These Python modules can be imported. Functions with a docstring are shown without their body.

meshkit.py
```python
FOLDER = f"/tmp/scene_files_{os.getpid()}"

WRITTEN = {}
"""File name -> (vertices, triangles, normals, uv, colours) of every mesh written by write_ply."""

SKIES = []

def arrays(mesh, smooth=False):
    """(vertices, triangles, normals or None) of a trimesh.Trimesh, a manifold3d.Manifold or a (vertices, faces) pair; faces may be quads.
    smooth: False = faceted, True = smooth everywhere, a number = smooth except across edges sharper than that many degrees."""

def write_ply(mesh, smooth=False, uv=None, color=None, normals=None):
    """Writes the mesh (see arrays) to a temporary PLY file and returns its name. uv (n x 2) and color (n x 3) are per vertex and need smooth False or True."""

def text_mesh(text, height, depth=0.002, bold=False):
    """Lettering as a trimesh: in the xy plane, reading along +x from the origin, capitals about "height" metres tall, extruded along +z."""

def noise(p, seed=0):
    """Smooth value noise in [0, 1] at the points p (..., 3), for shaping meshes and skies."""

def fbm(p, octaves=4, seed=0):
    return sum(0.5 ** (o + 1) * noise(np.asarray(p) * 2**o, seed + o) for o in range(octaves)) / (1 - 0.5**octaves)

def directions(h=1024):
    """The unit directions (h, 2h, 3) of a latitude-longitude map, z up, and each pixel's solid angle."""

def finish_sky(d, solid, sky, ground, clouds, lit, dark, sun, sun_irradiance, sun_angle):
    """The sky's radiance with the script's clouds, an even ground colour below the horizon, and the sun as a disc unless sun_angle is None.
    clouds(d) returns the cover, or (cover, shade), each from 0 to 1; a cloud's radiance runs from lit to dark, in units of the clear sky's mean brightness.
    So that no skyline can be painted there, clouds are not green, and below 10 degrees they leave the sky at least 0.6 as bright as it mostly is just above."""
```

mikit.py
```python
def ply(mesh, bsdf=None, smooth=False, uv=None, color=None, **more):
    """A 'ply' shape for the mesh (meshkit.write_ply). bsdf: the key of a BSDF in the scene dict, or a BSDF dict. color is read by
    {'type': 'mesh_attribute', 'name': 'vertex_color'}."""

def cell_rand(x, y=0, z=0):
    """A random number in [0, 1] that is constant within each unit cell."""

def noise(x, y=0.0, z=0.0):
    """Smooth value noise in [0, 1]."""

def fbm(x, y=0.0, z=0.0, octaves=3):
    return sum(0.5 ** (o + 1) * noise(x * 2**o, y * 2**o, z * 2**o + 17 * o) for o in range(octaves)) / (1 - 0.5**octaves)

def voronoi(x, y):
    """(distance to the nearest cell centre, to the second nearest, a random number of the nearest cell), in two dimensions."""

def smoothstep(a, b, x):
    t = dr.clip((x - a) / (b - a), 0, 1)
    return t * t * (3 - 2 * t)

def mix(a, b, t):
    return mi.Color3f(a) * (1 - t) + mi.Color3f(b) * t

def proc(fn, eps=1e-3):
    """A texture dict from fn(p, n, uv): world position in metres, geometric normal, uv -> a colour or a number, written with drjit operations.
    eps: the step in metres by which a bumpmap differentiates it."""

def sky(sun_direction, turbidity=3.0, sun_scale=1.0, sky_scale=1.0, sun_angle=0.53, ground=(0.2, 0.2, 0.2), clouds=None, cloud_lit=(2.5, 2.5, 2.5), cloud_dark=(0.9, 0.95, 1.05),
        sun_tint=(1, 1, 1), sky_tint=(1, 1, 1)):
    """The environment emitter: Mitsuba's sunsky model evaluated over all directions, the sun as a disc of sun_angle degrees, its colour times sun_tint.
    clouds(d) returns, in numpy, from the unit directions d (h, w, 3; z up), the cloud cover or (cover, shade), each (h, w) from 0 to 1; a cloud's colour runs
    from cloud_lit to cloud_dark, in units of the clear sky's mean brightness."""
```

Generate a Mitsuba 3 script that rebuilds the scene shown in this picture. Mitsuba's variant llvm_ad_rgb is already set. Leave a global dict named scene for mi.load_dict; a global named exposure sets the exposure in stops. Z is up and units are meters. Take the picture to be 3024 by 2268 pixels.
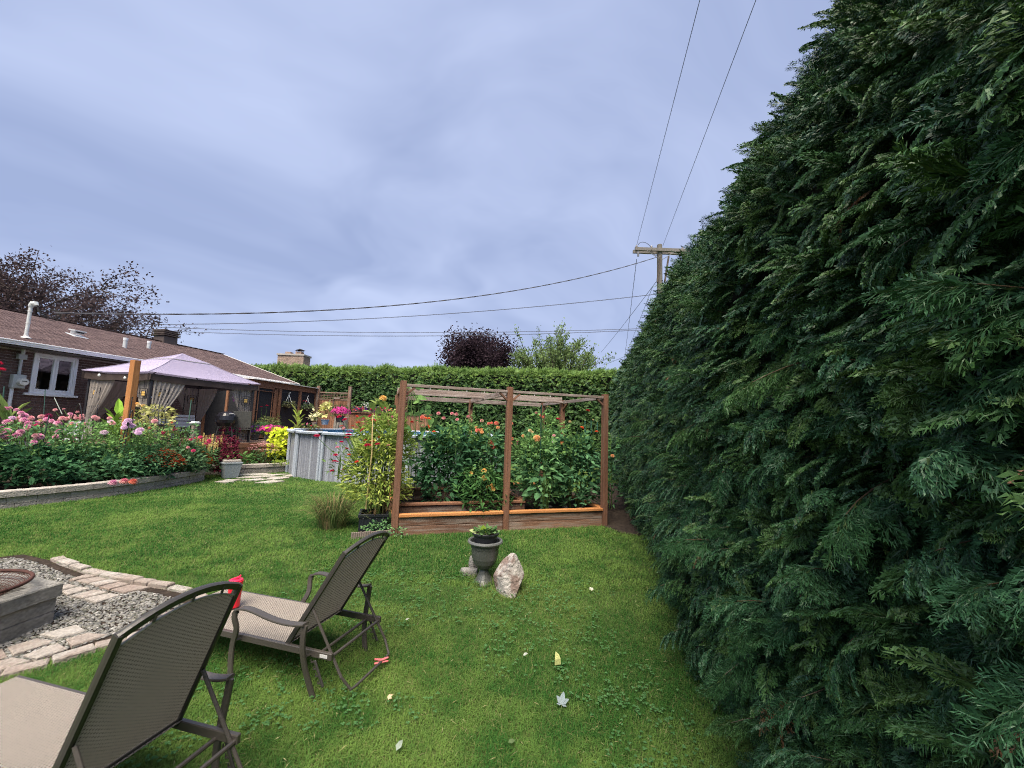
import math, numpy as np, trimesh, mitsuba as mi, drjit as dr, mikit, meshkit
from mikit import noise, fbm, cell_rand, smoothstep, mix, proc
import shapely, shapely.geometry as sg
from shapely.prepared import prep
scene, labels = {}, {}
TF = mi.ScalarTransform4f
RNG = np.random.default_rng(7)
# ---------------------------------------------------------------- camera, sky, exposure
PITCH, ROLL, EYE = math.radians(6.1), math.radians(2.0), 1.6
_f = np.array([0, math.cos(PITCH), math.sin(PITCH)])
_u0 = np.array([0, -math.sin(PITCH), math.cos(PITCH)])
_up = _u0 * math.cos(ROLL) - np.array([1., 0, 0]) * math.sin(ROLL)
scene['camera'] = {'type': 'perspective', 'fov': 2 * math.degrees(math.atan(1512 / 1181)), 'fov_axis': 'x',
                   'near_clip': 0.05, 'far_clip': 3000.,
                   'to_world': TF().look_at(origin=[0, 0, EYE], target=[0, float(_f[1]), EYE + float(_f[2])], up=[float(x) for x in _up])}
def cloud_fn(d):
    z = np.maximum(d[..., 2], 0.04)
    q = np.stack([d[..., 0] / (z + .25), d[..., 1] / (z + .25), 0 * z], -1)
    c_, s_ = math.cos(.5), math.sin(.5); q = np.stack([q[..., 0] * c_ + q[..., 1] * s_, q[..., 1] * c_ - q[..., 0] * s_, 0 * z], -1)
    warp = (meshkit.fbm(q * 1.3 + 5, 3, seed=3)[..., None] - .5) * np.array([1.6, 1.1, 0])
    a = meshkit.fbm(q * np.array([.8, 1.3, 1]) + warp, 5, seed=11); b = meshkit.fbm(q * np.array([2.4, 4.4, 1]) + warp * 2.5, 5, seed=23)
    c = np.clip((a * .58 + b * .42 - .30) / .40 + .22 * np.exp(-d[..., 2] * 3.2) , 0, 1.15)
    sun = np.array([-0.10, -0.50, 0.85]) / np.linalg.norm([0.10, 0.50, 0.85])
    glow = np.exp(-(np.arccos(np.clip(d @ sun, -1, 1)) / math.radians(27)) ** 2)      # the cloud is brightest round the hidden sun
    return np.full(z.shape, .97), np.clip(1 - .066 * c - .8 * glow, 0, 1)
scene['sky'] = mikit.sky((-0.10, -0.50, 0.85), turbidity=4, sun_scale=0.3, sun_angle=40, sky_scale=1.0, clouds=cloud_fn,
                         cloud_lit=(1.85, 1.95, 2.2), cloud_dark=(.190, .228, .356), sun_tint=(.93, .975, 1.0), ground=(.1, .13, .06))
exposure = 4.2
# ---------------------------------------------------------------- materials
def rgb(c): return {'type': 'rgb', 'value': [float(x) for x in c]}
def bs(name, color, rough=.7, spec=.3, metal=0., two=True, bump=None, bscale=1., **kw):
    b = {'type': 'principled', 'base_color': color if isinstance(color, dict) else rgb(color), 'roughness': rough, 'specular': spec, 'metallic': metal, **kw}
    if bump is not None:
        b = {'type': 'bumpmap', 'tex': proc(bump, .002), 'scale': bscale, 'nested': b}
    scene[name] = {'type': 'twosided', 'b': b} if two else b
    return name
# a piece's own flat colour travels in its uv (u = 1024 * sqrt(r) + sqrt(g), v = sqrt(b)), so that meshes of one material can be joined
def enc(c): q = np.round(np.sqrt(np.clip(c, 0, 1)) * 1023); return np.c_[q[:, 0] * 1024 + q[:, 1] + .5, q[:, 2] / 1023]
def dec(p, n, uv):
    a = dr.floor(uv.x / 1024); b = dr.floor(uv.x - a * 1024); return mi.Color3f(dr.square(a / 1023), dr.square(b / 1023), dr.square(uv.y))
VC = proc(dec)
scene['leaf'] = {'type': 'principledthin', 'base_color': VC, 'roughness': .55, 'spec_trans': 0., 'diff_trans': .55, 'spec_tint': 0., 'eta': 1.33}
bs('cedar_leaf', VC, .48, .36)
bs('paint', VC, .5, .35); scene['matte'] = {'type': 'twosided', 'b': {'type': 'diffuse', 'reflectance': VC}}; bs('gloss', VC, .22, .5)
bs('metalpaint', VC, .38, .5)
def soil_c(p, n, uv): return mix((.012, .010, .009), (.05, .038, .03), fbm(p.x * 22, p.y * 22, p.z * 22, 3))
bs('soil', proc(soil_c), .95, .1, bump=lambda p, n, uv: fbm(p.x * 30, p.y * 30, p.z * 30, 3) * .02)
def lawn_c(p, n, uv):
    a = fbm(p.x * 1.1, p.y * 1.1, 0, 3); b = fbm(p.x * 30, p.y * 30, 3, 2)
    return mix(mix((.035, .07, .018), (.08, .115, .03), smoothstep(.35, .7, a)), (.05, .05, .02), .5 * b)
bs('lawn_soil', proc(lawn_c), .95, .1)
def blade_c(p, n, uv):
    a = fbm(p.x * .9 + 3, p.y * .9, 0, 3); f = fbm(p.x * 6, p.y * 6, 7, 3)
    r = cell_rand(uv.x * 4096, 1, 2)
    m = smoothstep(.34, .66, .5 * a + .5 * f)
    g = mix((.056, .168, .038), (.190, .315, .078), m)
    g = mix(g, (.20, .27, .07), smoothstep(.55, 1, r) * .6)
    return mix(g, (.34, .31, .16), smoothstep(.93, .97, r) * .6)
scene['grass_blade'] = {'type': 'principledthin', 'base_color': proc(blade_c), 'roughness': .5, 'spec_trans': 0., 'diff_trans': .9, 'spec_tint': 0., 'eta': 1.33}
# uv.x = metres along the board, uv.y = metres across + a random whole number
def wood(c1, c2, c3, wear=0., wc=(.2, .19, .17)):
    def fn(p, n, uv):
        k = dr.floor(uv.y); w = uv.y - k
        g = noise(uv.x * 2.2 + k * 7.1, w * 90 + 2 * noise(uv.x * 3, k, 1), k)
        f = fbm(uv.x * 14, w * 260, k, 2); s = fbm(uv.x * 1.3 + k, w * 6, 2 * k, 3)
        c = mix(c1, c2, smoothstep(.2, .8, .6 * g + .4 * f)); c = mix(c, c3, smoothstep(.4, .8, s) * .7)
        kn = smoothstep(.985, 1., noise(uv.x * 9 + 3 * k, w * 26, k + 9)); c = mix(c, mi.Color3f(c) * .35, kn)
        c = mi.Color3f(c) * (.78 + .44 * cell_rand(k, 3, 1))
        return mix(c, wc, wear * smoothstep(.35, .75, fbm(uv.x * 4, w * 40, k + 3, 3))) if wear else c
    return proc(fn)
bump_w = lambda p, n, uv: fbm(uv.x * 6, uv.y * 220, 1, 2) * .0016
bs('wood_stained', wood((.125, .060, .036), (.19, .092, .055), (.09, .046, .032), .22, (.15, .10, .08)), .7, .3, bump=bump_w)
bs('wood_cedar', wood((.40, .165, .055), (.50, .225, .085), (.33, .13, .045)), .65, .3, bump=bump_w)
bs('wood_fence', wood((.175, .085, .05), (.235, .12, .072), (.14, .07, .043)), .75, .2, bump=bump_w)
bs('wood_grey', wood((.17, .135, .12), (.26, .21, .19), (.12, .08, .065), .6, (.33, .29, .27)), .85, .2, bump=bump_w)
bs('wood_board', wood((.12, .065, .043), (.19, .11, .075), (.085, .05, .036), .65, (.22, .19, .165)), .8, .2, bump=bump_w)
bs('bark', proc(lambda p, n, uv: mix((.05, .035, .028), (.16, .12, .10), fbm(p.x * 30, p.y * 30, p.z * 8, 3))), .9, .1)
# masonry: uv.x is a random number of the piece
def stone(c1, c2, c3, f=14., sp=.5):
    def fn(p, n, uv):
        r = cell_rand(uv.x * 4096, 3, 1); s = fbm(p.x * f, p.y * f, p.z * f, 3); t = fbm(p.x * f * 9, p.y * f * 9, p.z * f * 9, 2)
        c = mix(mix(c1, c2, r), c3, smoothstep(.4, .75, s) * .55)
        return mi.Color3f(c) * (1 - sp * .5 + sp * t)
    return proc(fn)
bump_s = lambda p, n, uv: fbm(p.x * 60, p.y * 60, p.z * 60, 3) * .01
bs('brick', stone((.10, .062, .054), (.15, .092, .08), (.085, .05, .046), 30.), .9, .15)
bs('mortar', proc(lambda p, n, uv: mix((.36, .32, .30), (.46, .42, .40), fbm(p.x * 40, p.y * 40, p.z * 40, 2))), .95, .1)
bs('brick_tan', stone((.27, .20, .16), (.38, .29, .235), (.22, .17, .14), 20.), .9, .15)
bs('shingle', stone((.085, .060, .060), (.125, .090, .088), (.07, .05, .05), 6., .7), .95, .1)
bs('wallstone', stone((.27, .245, .22), (.34, .31, .28), (.20, .19, .165), 12., .9), .9, .15, bump=bump_s)
bs('paver', stone((.225, .19, .165), (.285, .265, .24), (.20, .148, .125), 7., .8), .9, .15, bump=bump_s)
bs('timberblock', stone((.175, .168, .155), (.225, .215, .20), (.12, .118, .105), 6., .8), .9, .15, bump=lambda p, n, uv: fbm(p.x * 14, p.y * 14, p.z * 110, 3) * .008)
bs('flagstone', stone((.25, .235, .21), (.33, .31, .28), (.27, .215, .20), 5., .6), .9, .15, bump=bump_s)
def rock_c(p, n, uv):
    a = fbm(p.x * 9, p.y * 9, p.z * 9, 4); b = fbm(p.x * 34 + 4, p.y * 34, p.z * 34, 3); v = noise(p.x * 16 + 4 * a, p.y * 16, p.z * 10 + 5 * a)
    c = mix((.27, .245, .225), (.40, .385, .365), b); c = mix(c, (.18, .135, .118), smoothstep(.46, .60, a) * smoothstep(.35, .6, noise(p.x * 7 + 9, p.y * 7, p.z * 7)))
    return mix(c, (.14, .13, .13), smoothstep(.46, .5, v) * smoothstep(.56, .5, v) * .6)
bs('rock', proc(rock_c), .85, .2, bump=lambda p, n, uv: fbm(p.x * 40, p.y * 40, p.z * 40, 4) * .02)
def pool_c(p, n, uv):
    s = fbm(uv.x * 26, uv.y * .5, 1, 3); t = noise(uv.x * 90, uv.y * .8, 3)
    return mix(mix((.155, .165, .20), (.30, .33, .375), smoothstep(.45, .8, s)), (.21, .215, .24), .5 * t)
bs('poolpanel', proc(pool_c), .5, .4)
def rust_c(p, n, uv): return mix((.032, .015, .012), (.085, .036, .028), fbm(p.x * 40, p.y * 40, p.z * 40, 3))
bs('rust', proc(rust_c), .8, .3)
def sling_c(p, n, uv):  # woven strands: uv in metres
    row = dr.floor(uv.y * 84); q = .5 + .5 * dr.sin(uv.x * 370 + 3.14 * row) * dr.abs(dr.sin(uv.y * 263.9)); r = cell_rand(uv.x * 140, row, 1)
    return mix((.040, .034, .029), (.325, .287, .252), smoothstep(.10, .50, q) * .88 + .12 * r)
scene['sling'] = {'type': 'principledthin', 'base_color': proc(sling_c), 'roughness': .8, 'spec_trans': 0., 'diff_trans': .36, 'spec_tint': 0., 'eta': 1.2}
scene['cloth'] = {'type': 'principledthin', 'base_color': VC, 'roughness': .9, 'spec_trans': 0., 'diff_trans': .5, 'spec_tint': 0., 'eta': 1.2}
scene['pane'] = {'type': 'thindielectric', 'int_ior': 1.5}
scene['water'] = {'type': 'dielectric', 'int_ior': 1.33}
bs('screen', proc(lambda p, n, uv: mix((.012, .013, .017), (.02, .021, .026), noise(p.x * 900, p.y * 900, p.z * 900))), .7, .3)
# ---------------------------------------------------------------- helpers
_n = {}
def numbered(k):
    _n[k] = _n.get(k, 0) + 1
    return k if _n[k] == 1 else f'{k}_{_n[k] - 1:03d}'
def thing(name, label, cat, group=None):
    k = numbered(name); labels[k] = {'label': label, 'category': cat}
    if group: labels[k]['group'] = group
    return k
def structure(name, label=None, kind='structure'):
    k = numbered(name); labels[k] = {'kind': kind}
    if label: labels[k]['label'] = label
    return k
def part(parent, name, mesh, mat, smooth=False, uv=None, color=None, M=None, label=None, kind=None, **kw):
    k = numbered(parent + '__' + name)
    scene[k] = mesh if isinstance(mesh, dict) else ply(mesh, mat, smooth, uv, color, **kw)
    if M is not None: scene[k] = {**scene[k], 'to_world': TF(np.asarray(M, float).tolist())}
    if label or kind: labels[k] = {a: b for a, b in (('label', label), ('kind', kind)) if b}
    return k
def own(key, mesh, mat, smooth=False, uv=None, color=None, M=None, **kw):
    scene[key] = mesh if isinstance(mesh, dict) else ply(mesh, mat, smooth, uv, color, **kw)
    if M is not None: scene[key] = {**scene[key], 'to_world': TF(np.asarray(M, float).tolist())}
    return key
def ply(m, mat, smooth=False, uv=None, color=None, **kw):
    if isinstance(m, B): v, f, uv, c = m.get(); m = (v, f); uv = enc(c) if mat in VCM else uv
    return mikit.ply(m, mat, smooth, uv, **kw)
VCM = {'leaf', 'cedar_leaf', 'paint', 'matte', 'gloss', 'metalpaint', 'cloth'}
def unit(a): a = np.asarray(a, float); return a / np.maximum(np.linalg.norm(a, axis=-1, keepdims=True), 1e-12)
class B:
    """Collects boxes, tubes and sheets with uv and colour per vertex into one mesh (unshared faces)."""
    def __init__(s, color=(.5, .5, .5)): s.v, s.f, s.u, s.c, s.k, s.col = [], [], [], [], 0, color
    def add(s, v, f, uv=None, color=None):
        v = np.asarray(v, float); f = np.asarray(f, int)
        if f.shape[1] == 4: f = np.vstack([f[:, [0, 1, 2]], f[:, [0, 2, 3]]])
        s.v.append(v); s.f.append(f + s.k); s.k += len(v)
        s.u.append(np.zeros((len(v), 2)) if uv is None else np.broadcast_to(np.asarray(uv, float), (len(v), 2)))
        s.c.append(np.broadcast_to(np.asarray(s.col if color is None else color, float), (len(v), 3))); return s
    def tm(s, m, color=None, M=None, uv=None):
        m = m.copy()
        if M is not None: m.apply_transform(M)
        return s.add(m.vertices, m.faces, uv, color)
    def get(s): return np.vstack(s.v), np.vstack(s.f), np.vstack(s.u), np.vstack(s.c)
    def box(s, c, x, y, z, color=None, ch=.004, uv=None, jit=0., rnd=None):
        """Box with chamfered edges: centre c, half-axis vectors x, y, z. uv runs along x (the longest should be x)."""
        c, x, y, z = (np.asarray(a, float) for a in (c, x, y, z)); L = [np.linalg.norm(a) for a in (x, y, z)]
        r = np.random.default_rng(RNG.integers(1 << 30)); k = int(r.integers(0, 4000)) if rnd is None else rnd
        V, F, U = [], [], []
        e = [min(ch, .45 * l) / l for l in L]; ax = (x, y, z)
        J = {sg_: r.normal(0, jit, 3) for sg_ in [(a, b, d) for a in (-1, 1) for b in (-1, 1) for d in (-1, 1)]} if jit else None
        idx = {}
        for i in range(3):
            for sgn in (-1, 1):
                for a in (-1, 1):
                    for b in (-1, 1):
                        q = [0, 0, 0]; q[i] = sgn; o = [j for j in range(3) if j != i]; q[o[0]] = a; q[o[1]] = b
                        co = [q[j] * (1 - e[j]) if j != i else q[j] for j in range(3)]
                        idx[(i, *q)] = len(V); p = c + sum(co[j] * ax[j] for j in range(3))
                        if jit: p = p + J[tuple(q)]
                        V.append(p); al = co[0] * L[0]; cr = co[1] * L[1] + co[2] * L[2]
                        U.append((al + 3 * r.random() * 0, k + .5 + np.clip(cr, -.45, .45)) if uv is None else uv)
        def quad(a, b, cc, d): F.append((a, b, cc, d))
        for i in range(3):
            o = [j for j in range(3) if j != i]
            for sgn in (-1, 1):
                def g(a, b):
                    q = [0, 0, 0]; q[i] = sgn; q[o[0]] = a; q[o[1]] = b; return idx[(i, *q)]
                quad(g(-1, -1), g(1, -1), g(1, 1), g(-1, 1))
        for i in range(3):      # edge strips along axis i
            o = [j for j in range(3) if j != i]
            for a in (-1, 1):
                for b in (-1, 1):
                    def g(face, t):
                        q = [0, 0, 0]; q[o[0]] = a; q[o[1]] = b; q[i] = t; return idx[(face, *q)]
                    quad(g(o[0], -1), g(o[0], 1), g(o[1], 1), g(o[1], -1))
        T = []
        for a in (-1, 1):
            for b in (-1, 1):
                for d in (-1, 1): T.append((idx[(0, a, b, d)], idx[(1, a, b, d)], idx[(2, a, b, d)]))
        V = np.array(V); F = np.array(F); tri = np.vstack([F[:, [0, 1, 2]], F[:, [0, 2, 3]], np.array(T)])
        n = np.cross(V[tri[:, 1]] - V[tri[:, 0]], V[tri[:, 2]] - V[tri[:, 0]]); m = V[tri].mean(1) - c
        fl = (n * m).sum(1) < 0; tri[fl] = tri[fl][:, ::-1]
        return s.add(V, tri, np.array(U), color)
    def bar(s, a, b, w, h, up=(0, 0, 1), color=None, ch=.004, rnd=None, uv=None):
        """Board from a to b: w across, h along up."""
        a, b = np.asarray(a, float), np.asarray(b, float); x = (b - a) / 2; y = unit(np.cross(up, x)); z = unit(np.cross(x, y))
        return s.box((a + b) / 2, x, y * w / 2, z * h / 2, color, ch, uv=uv, rnd=rnd)
    def tube(s, pts, r, n=8, color=None, caps=True, flat=None):
        """Tube along pts; flat=(w, h, up): elliptic/flat section of that width and height."""
        p = np.asarray(pts, float); t = unit(np.gradient(p, axis=0)); r = np.broadcast_to(np.asarray(r, float), (len(p),))
        ref = np.array(flat[2], float) if flat else (np.array([0, 0, 1.]) if abs(t[:, 2]).mean() < .8 else np.array([1., 0, 0]))
        a = unit(np.cross(t, ref)); b = unit(np.cross(a, t)); an = np.arange(n) * 2 * np.pi / n
        if flat:
            w, h = flat[0] / 2, flat[1] / 2; ca, sa = np.cos(an), np.sin(an); pw = .35
            ca, sa = np.sign(ca) * abs(ca) ** pw, np.sign(sa) * abs(sa) ** pw
            v = p[:, None] + (np.broadcast_to(w, (len(p),))[:, None, None] * ca[None, :, None]) * a[:, None] + (np.broadcast_to(h, (len(p),))[:, None, None] * sa[None, :, None]) * b[:, None]
        else: v = p[:, None] + r[:, None, None] * (np.cos(an)[None, :, None] * a[:, None] + np.sin(an)[None, :, None] * b[:, None])
        i, j = np.meshgrid(np.arange(len(p) - 1), np.arange(n), indexing='ij')
        q = np.stack([i * n + j, i * n + (j + 1) % n, (i + 1) * n + (j + 1) % n, (i + 1) * n + j], -1).reshape(-1, 4)
        f = np.vstack([q[:, [0, 1, 2]], q[:, [0, 2, 3]]]); v = v.reshape(-1, 3)
        if caps:
            m = len(v); v = np.vstack([v, p[0], p[-1]]); k = np.arange(n); e = (len(p) - 1) * n
            f = np.vstack([f, np.stack([(k + 1) % n, k, k * 0 + m], 1), np.stack([e + k, e + (k + 1) % n, k * 0 + m + 1], 1)])
        return s.add(v, f, None, color)
    def lathe(s, prof, c=(0, 0, 0), n=32, color=None, lobes=None):
        p = np.asarray(prof, float); an = np.arange(n) * 2 * np.pi / n; R = p[:, 0][:, None] * np.ones(n)
        if lobes is not None: R = R * lobes(an)[None, :]
        v = np.stack([R * np.cos(an), R * np.sin(an), p[:, 1][:, None] * np.ones(n)], -1).reshape(-1, 3) + np.asarray(c)
        i, j = np.meshgrid(np.arange(len(p) - 1), np.arange(n), indexing='ij')
        q = np.stack([i * n + j, i * n + (j + 1) % n, (i + 1) * n + (j + 1) % n, (i + 1) * n + j], -1).reshape(-1, 4)
        return s.add(v, q, None, color)
    def quad(s, a, b, c, d, color=None, uv=None): return s.add([a, b, c, d], [(0, 1, 2, 3)], uv, color)
def prism(poly, z0, z1, ch=.0):
    """Flat slab from a 2-D polygon (points), with a small chamfer round the top."""
    P = sg.Polygon(poly) if not isinstance(poly, sg.Polygon) else poly
    m = trimesh.creation.extrude_polygon(P, z1 - z0 - ch, engine='earcut'); m.apply_translation([0, 0, z0])
    if ch:
        q = P.buffer(-ch, join_style=2)
        if q.geom_type == 'Polygon' and len(q.exterior.coords) == len(P.exterior.coords):
            a = np.array(P.exterior.coords)[:-1]; b = np.array(q.exterior.coords)[:-1]
            k = np.argmin(np.linalg.norm(b - a[0], axis=1)); b = np.roll(b, -k, 0)
            if sg.LinearRing(a).is_ccw != sg.LinearRing(b).is_ccw: b = np.roll(b[::-1], 1, 0)
            n = len(a); v = np.vstack([np.c_[a, np.full(n, z1 - ch)], np.c_[b, np.full(n, z1)]]); i = np.arange(n); j = (i + 1) % n
            f = np.vstack([np.stack([i, j, n + j], 1), np.stack([i, n + j, n + i], 1)])
            t = trimesh.creation.triangulate_polygon(sg.Polygon(b), engine='earcut')
            m = trimesh.util.concatenate([m, trimesh.Trimesh(v, f, process=False), trimesh.Trimesh(np.c_[t[0], np.full(len(t[0]), z1)], t[1], process=False)])
    return m
def ground_z(y): t = np.clip((6.2 - np.asarray(y, float)) / 3.7, 0, 1); return -.25 * t * t * (3 - 2 * t)
def spline(pts, n):
    from scipy.interpolate import CubicSpline
    p = np.asarray(pts, float); t = np.r_[0, np.cumsum(np.linalg.norm(np.diff(p, axis=0), axis=1))]
    return CubicSpline(t, p)(np.linspace(0, t[-1], n))
def RT(pos=(0, 0, 0), yaw=0., tilt=0., tdir=0., s=1.):
    """4x4: scale, tilt by an angle towards the heading tdir, turn by yaw, move."""
    c, q = math.cos(yaw), math.sin(yaw); Z = np.array([[c, -q, 0], [q, c, 0], [0, 0, 1.]])
    k = np.array([-math.sin(tdir), math.cos(tdir), 0]); K = np.array([[0, -k[2], k[1]], [k[2], 0, -k[0]], [-k[1], k[0], 0]])
    M = np.eye(4); M[:3, :3] = (np.eye(3) + math.sin(tilt) * K + (1 - math.cos(tilt)) * K @ K) @ Z * s; M[:3, 3] = pos; return M
LEAF = {'leaf': (np.array([(0, 0, 0), (.34, .5, .05), (.4, 0, -.03), (.34, -.5, .05), (.75, .30, .0), (.75, -.30, .0), (1, 0, -.16)]),
                 np.array([(0, 2, 1), (0, 3, 2), (1, 2, 4), (2, 6, 4), (2, 5, 6), (3, 5, 2)])),
        'rhomb': (np.array([(0, 0, 0), (.42, .5, .04), (.42, -.5, .04), (1, 0, -.10)]), np.array([(0, 2, 1), (1, 2, 3)])),
        'heart': (np.array([(.1, 0, 0), (0, .28, .03), (.25, .52, .06), (.65, .36, .0), (1, 0, -.15), (.65, -.36, .0), (.25, -.52, .06), (0, -.28, .03), (.4, 0, -.05)]),
                  np.array([(8, 0, 1), (8, 1, 2), (8, 2, 3), (8, 3, 4), (8, 4, 5), (8, 5, 6), (8, 6, 7), (8, 7, 0)])),
        'blade': (np.array([(0, .5, 0), (0, -.5, 0), (.4, .45, .22), (.4, -.45, .22), (.75, .3, .2), (.75, -.3, .2), (1, 0, .0)]),
                  np.array([(0, 1, 2), (1, 3, 2), (2, 3, 4), (3, 5, 4), (4, 5, 6)]))}
def leafset(b, P, A, N, L, Wd, C, kind='leaf'):
    """Adds leaves to the builder: base P, axis A, face normal N, length, width, colour (arrays)."""
    P = np.asarray(P, float); n = len(P); A = unit(A); S = unit(np.cross(N, A)); N = np.cross(A, S)
    T, F = LEAF[kind]; L = np.broadcast_to(L, (n,)); Wd = np.broadcast_to(Wd, (n,))
    v = P[:, None] + (T[None, :, 0, None] * L[:, None, None]) * A[:, None] + (T[None, :, 1, None] * Wd[:, None, None]) * S[:, None] + (T[None, :, 2, None] * L[:, None, None]) * N[:, None]
    f = (F[None] + (np.arange(n) * len(T))[:, None, None]).reshape(-1, 3)
    return b.add(v.reshape(-1, 3), f, None, np.repeat(np.broadcast_to(C, (n, 3)), len(T), 0))
def vary(rng, c1, c2, n, j=.12):
    t = rng.random((n, 1)); c = np.asarray(c1) * (1 - t) + np.asarray(c2) * t
    return np.clip(c * (1 + rng.normal(0, j, (n, 1))), .003, .95)
# ---------------------------------------------------------------- ground
def ground_sheet():
    ys = np.r_[np.linspace(-12, 1, 8), np.linspace(1.5, 12, 60), [14, 20, 40, 100, 400]]; xs = np.r_[[-400, -60, -20], np.linspace(-14, 14, 40), [20, 60, 400]]
    X, Y = np.meshgrid(xs, ys); V = np.stack([X, Y, ground_z(Y) - .004], -1).reshape(-1, 3); w = len(xs)
    i, j = np.meshgrid(np.arange(len(ys) - 1), np.arange(w - 1), indexing='ij')
    return V, np.stack([i * w + j, i * w + j + 1, (i + 1) * w + j + 1, (i + 1) * w + j], -1).reshape(-1, 4)
own(structure('lawn', 'mown green lawn sloping gently between the cedar hedge and the flower bed'), ground_sheet(), 'lawn_soil', smooth=True)
Zv = np.array([0, 0, 1.])
HX = lambda y: .74 + .2 * y          # foot line of the right hedge's face
HD = unit([.2, 1, 0]); HN = unit([-1, .2, 0])
# ---------------------------------------------------------------- cedar sprays
def spray(seed, L, n1, sub, w, tone, droop=.35):
    """One flat cedar spray along +x in the xy plane (z up), drooping at its tip."""
    r = np.random.default_rng(seed); b = B(); base = np.array(tone)
    def rib(p, d, l, w, c):
        s = np.array([-d[1], d[0]]); q = [p, p + d * l * .45 + s * w * .5, p + d * l * .45 - s * w * .5, p + d * l]
        v = np.array([(a[0], a[1], 0) for a in q]); v[:, 2] = -droop * (np.hypot(v[:, 0], v[:, 1]) / L) ** 2 * L + r.normal(0, .004, 4)
        b.add(v, [(0, 2, 1), (1, 2, 3)], None, c)
    cur = r.normal(0, .18); ax = lambda t: np.array([t * L, cur * L * t * t])
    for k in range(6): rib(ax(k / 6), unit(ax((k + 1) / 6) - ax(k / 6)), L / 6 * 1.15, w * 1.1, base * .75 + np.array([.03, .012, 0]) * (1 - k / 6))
    for k in range(n1):
        t = .06 + .9 * k / n1 + r.normal(0, .01); sd = 1 if k % 2 else -1; l = L * (.42 * (1 - t) ** .8 + .07) * r.uniform(.75, 1.15); a = sd * r.uniform(.55, .85)
        d = np.array([math.cos(a), math.sin(a)]); p = ax(t); rib(p, d, l, w * 1.15, base * r.uniform(.85, 1.15))
        m = max(1, int(l / sub)) if sub else 0
        for q in range(m):
            u = .2 + .75 * q / m; a2 = a + (1 if q % 2 else -1) * r.uniform(.5, .8); l2 = l * (.42 * (1 - u) + .12) + .006
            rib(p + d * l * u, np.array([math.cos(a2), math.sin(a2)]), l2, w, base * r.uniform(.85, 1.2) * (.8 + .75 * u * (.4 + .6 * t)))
    return b
TONES = [(.028, .078, .028), (.040, .098, .031), (.021, .062, .030), (.052, .106, .030)]
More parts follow.
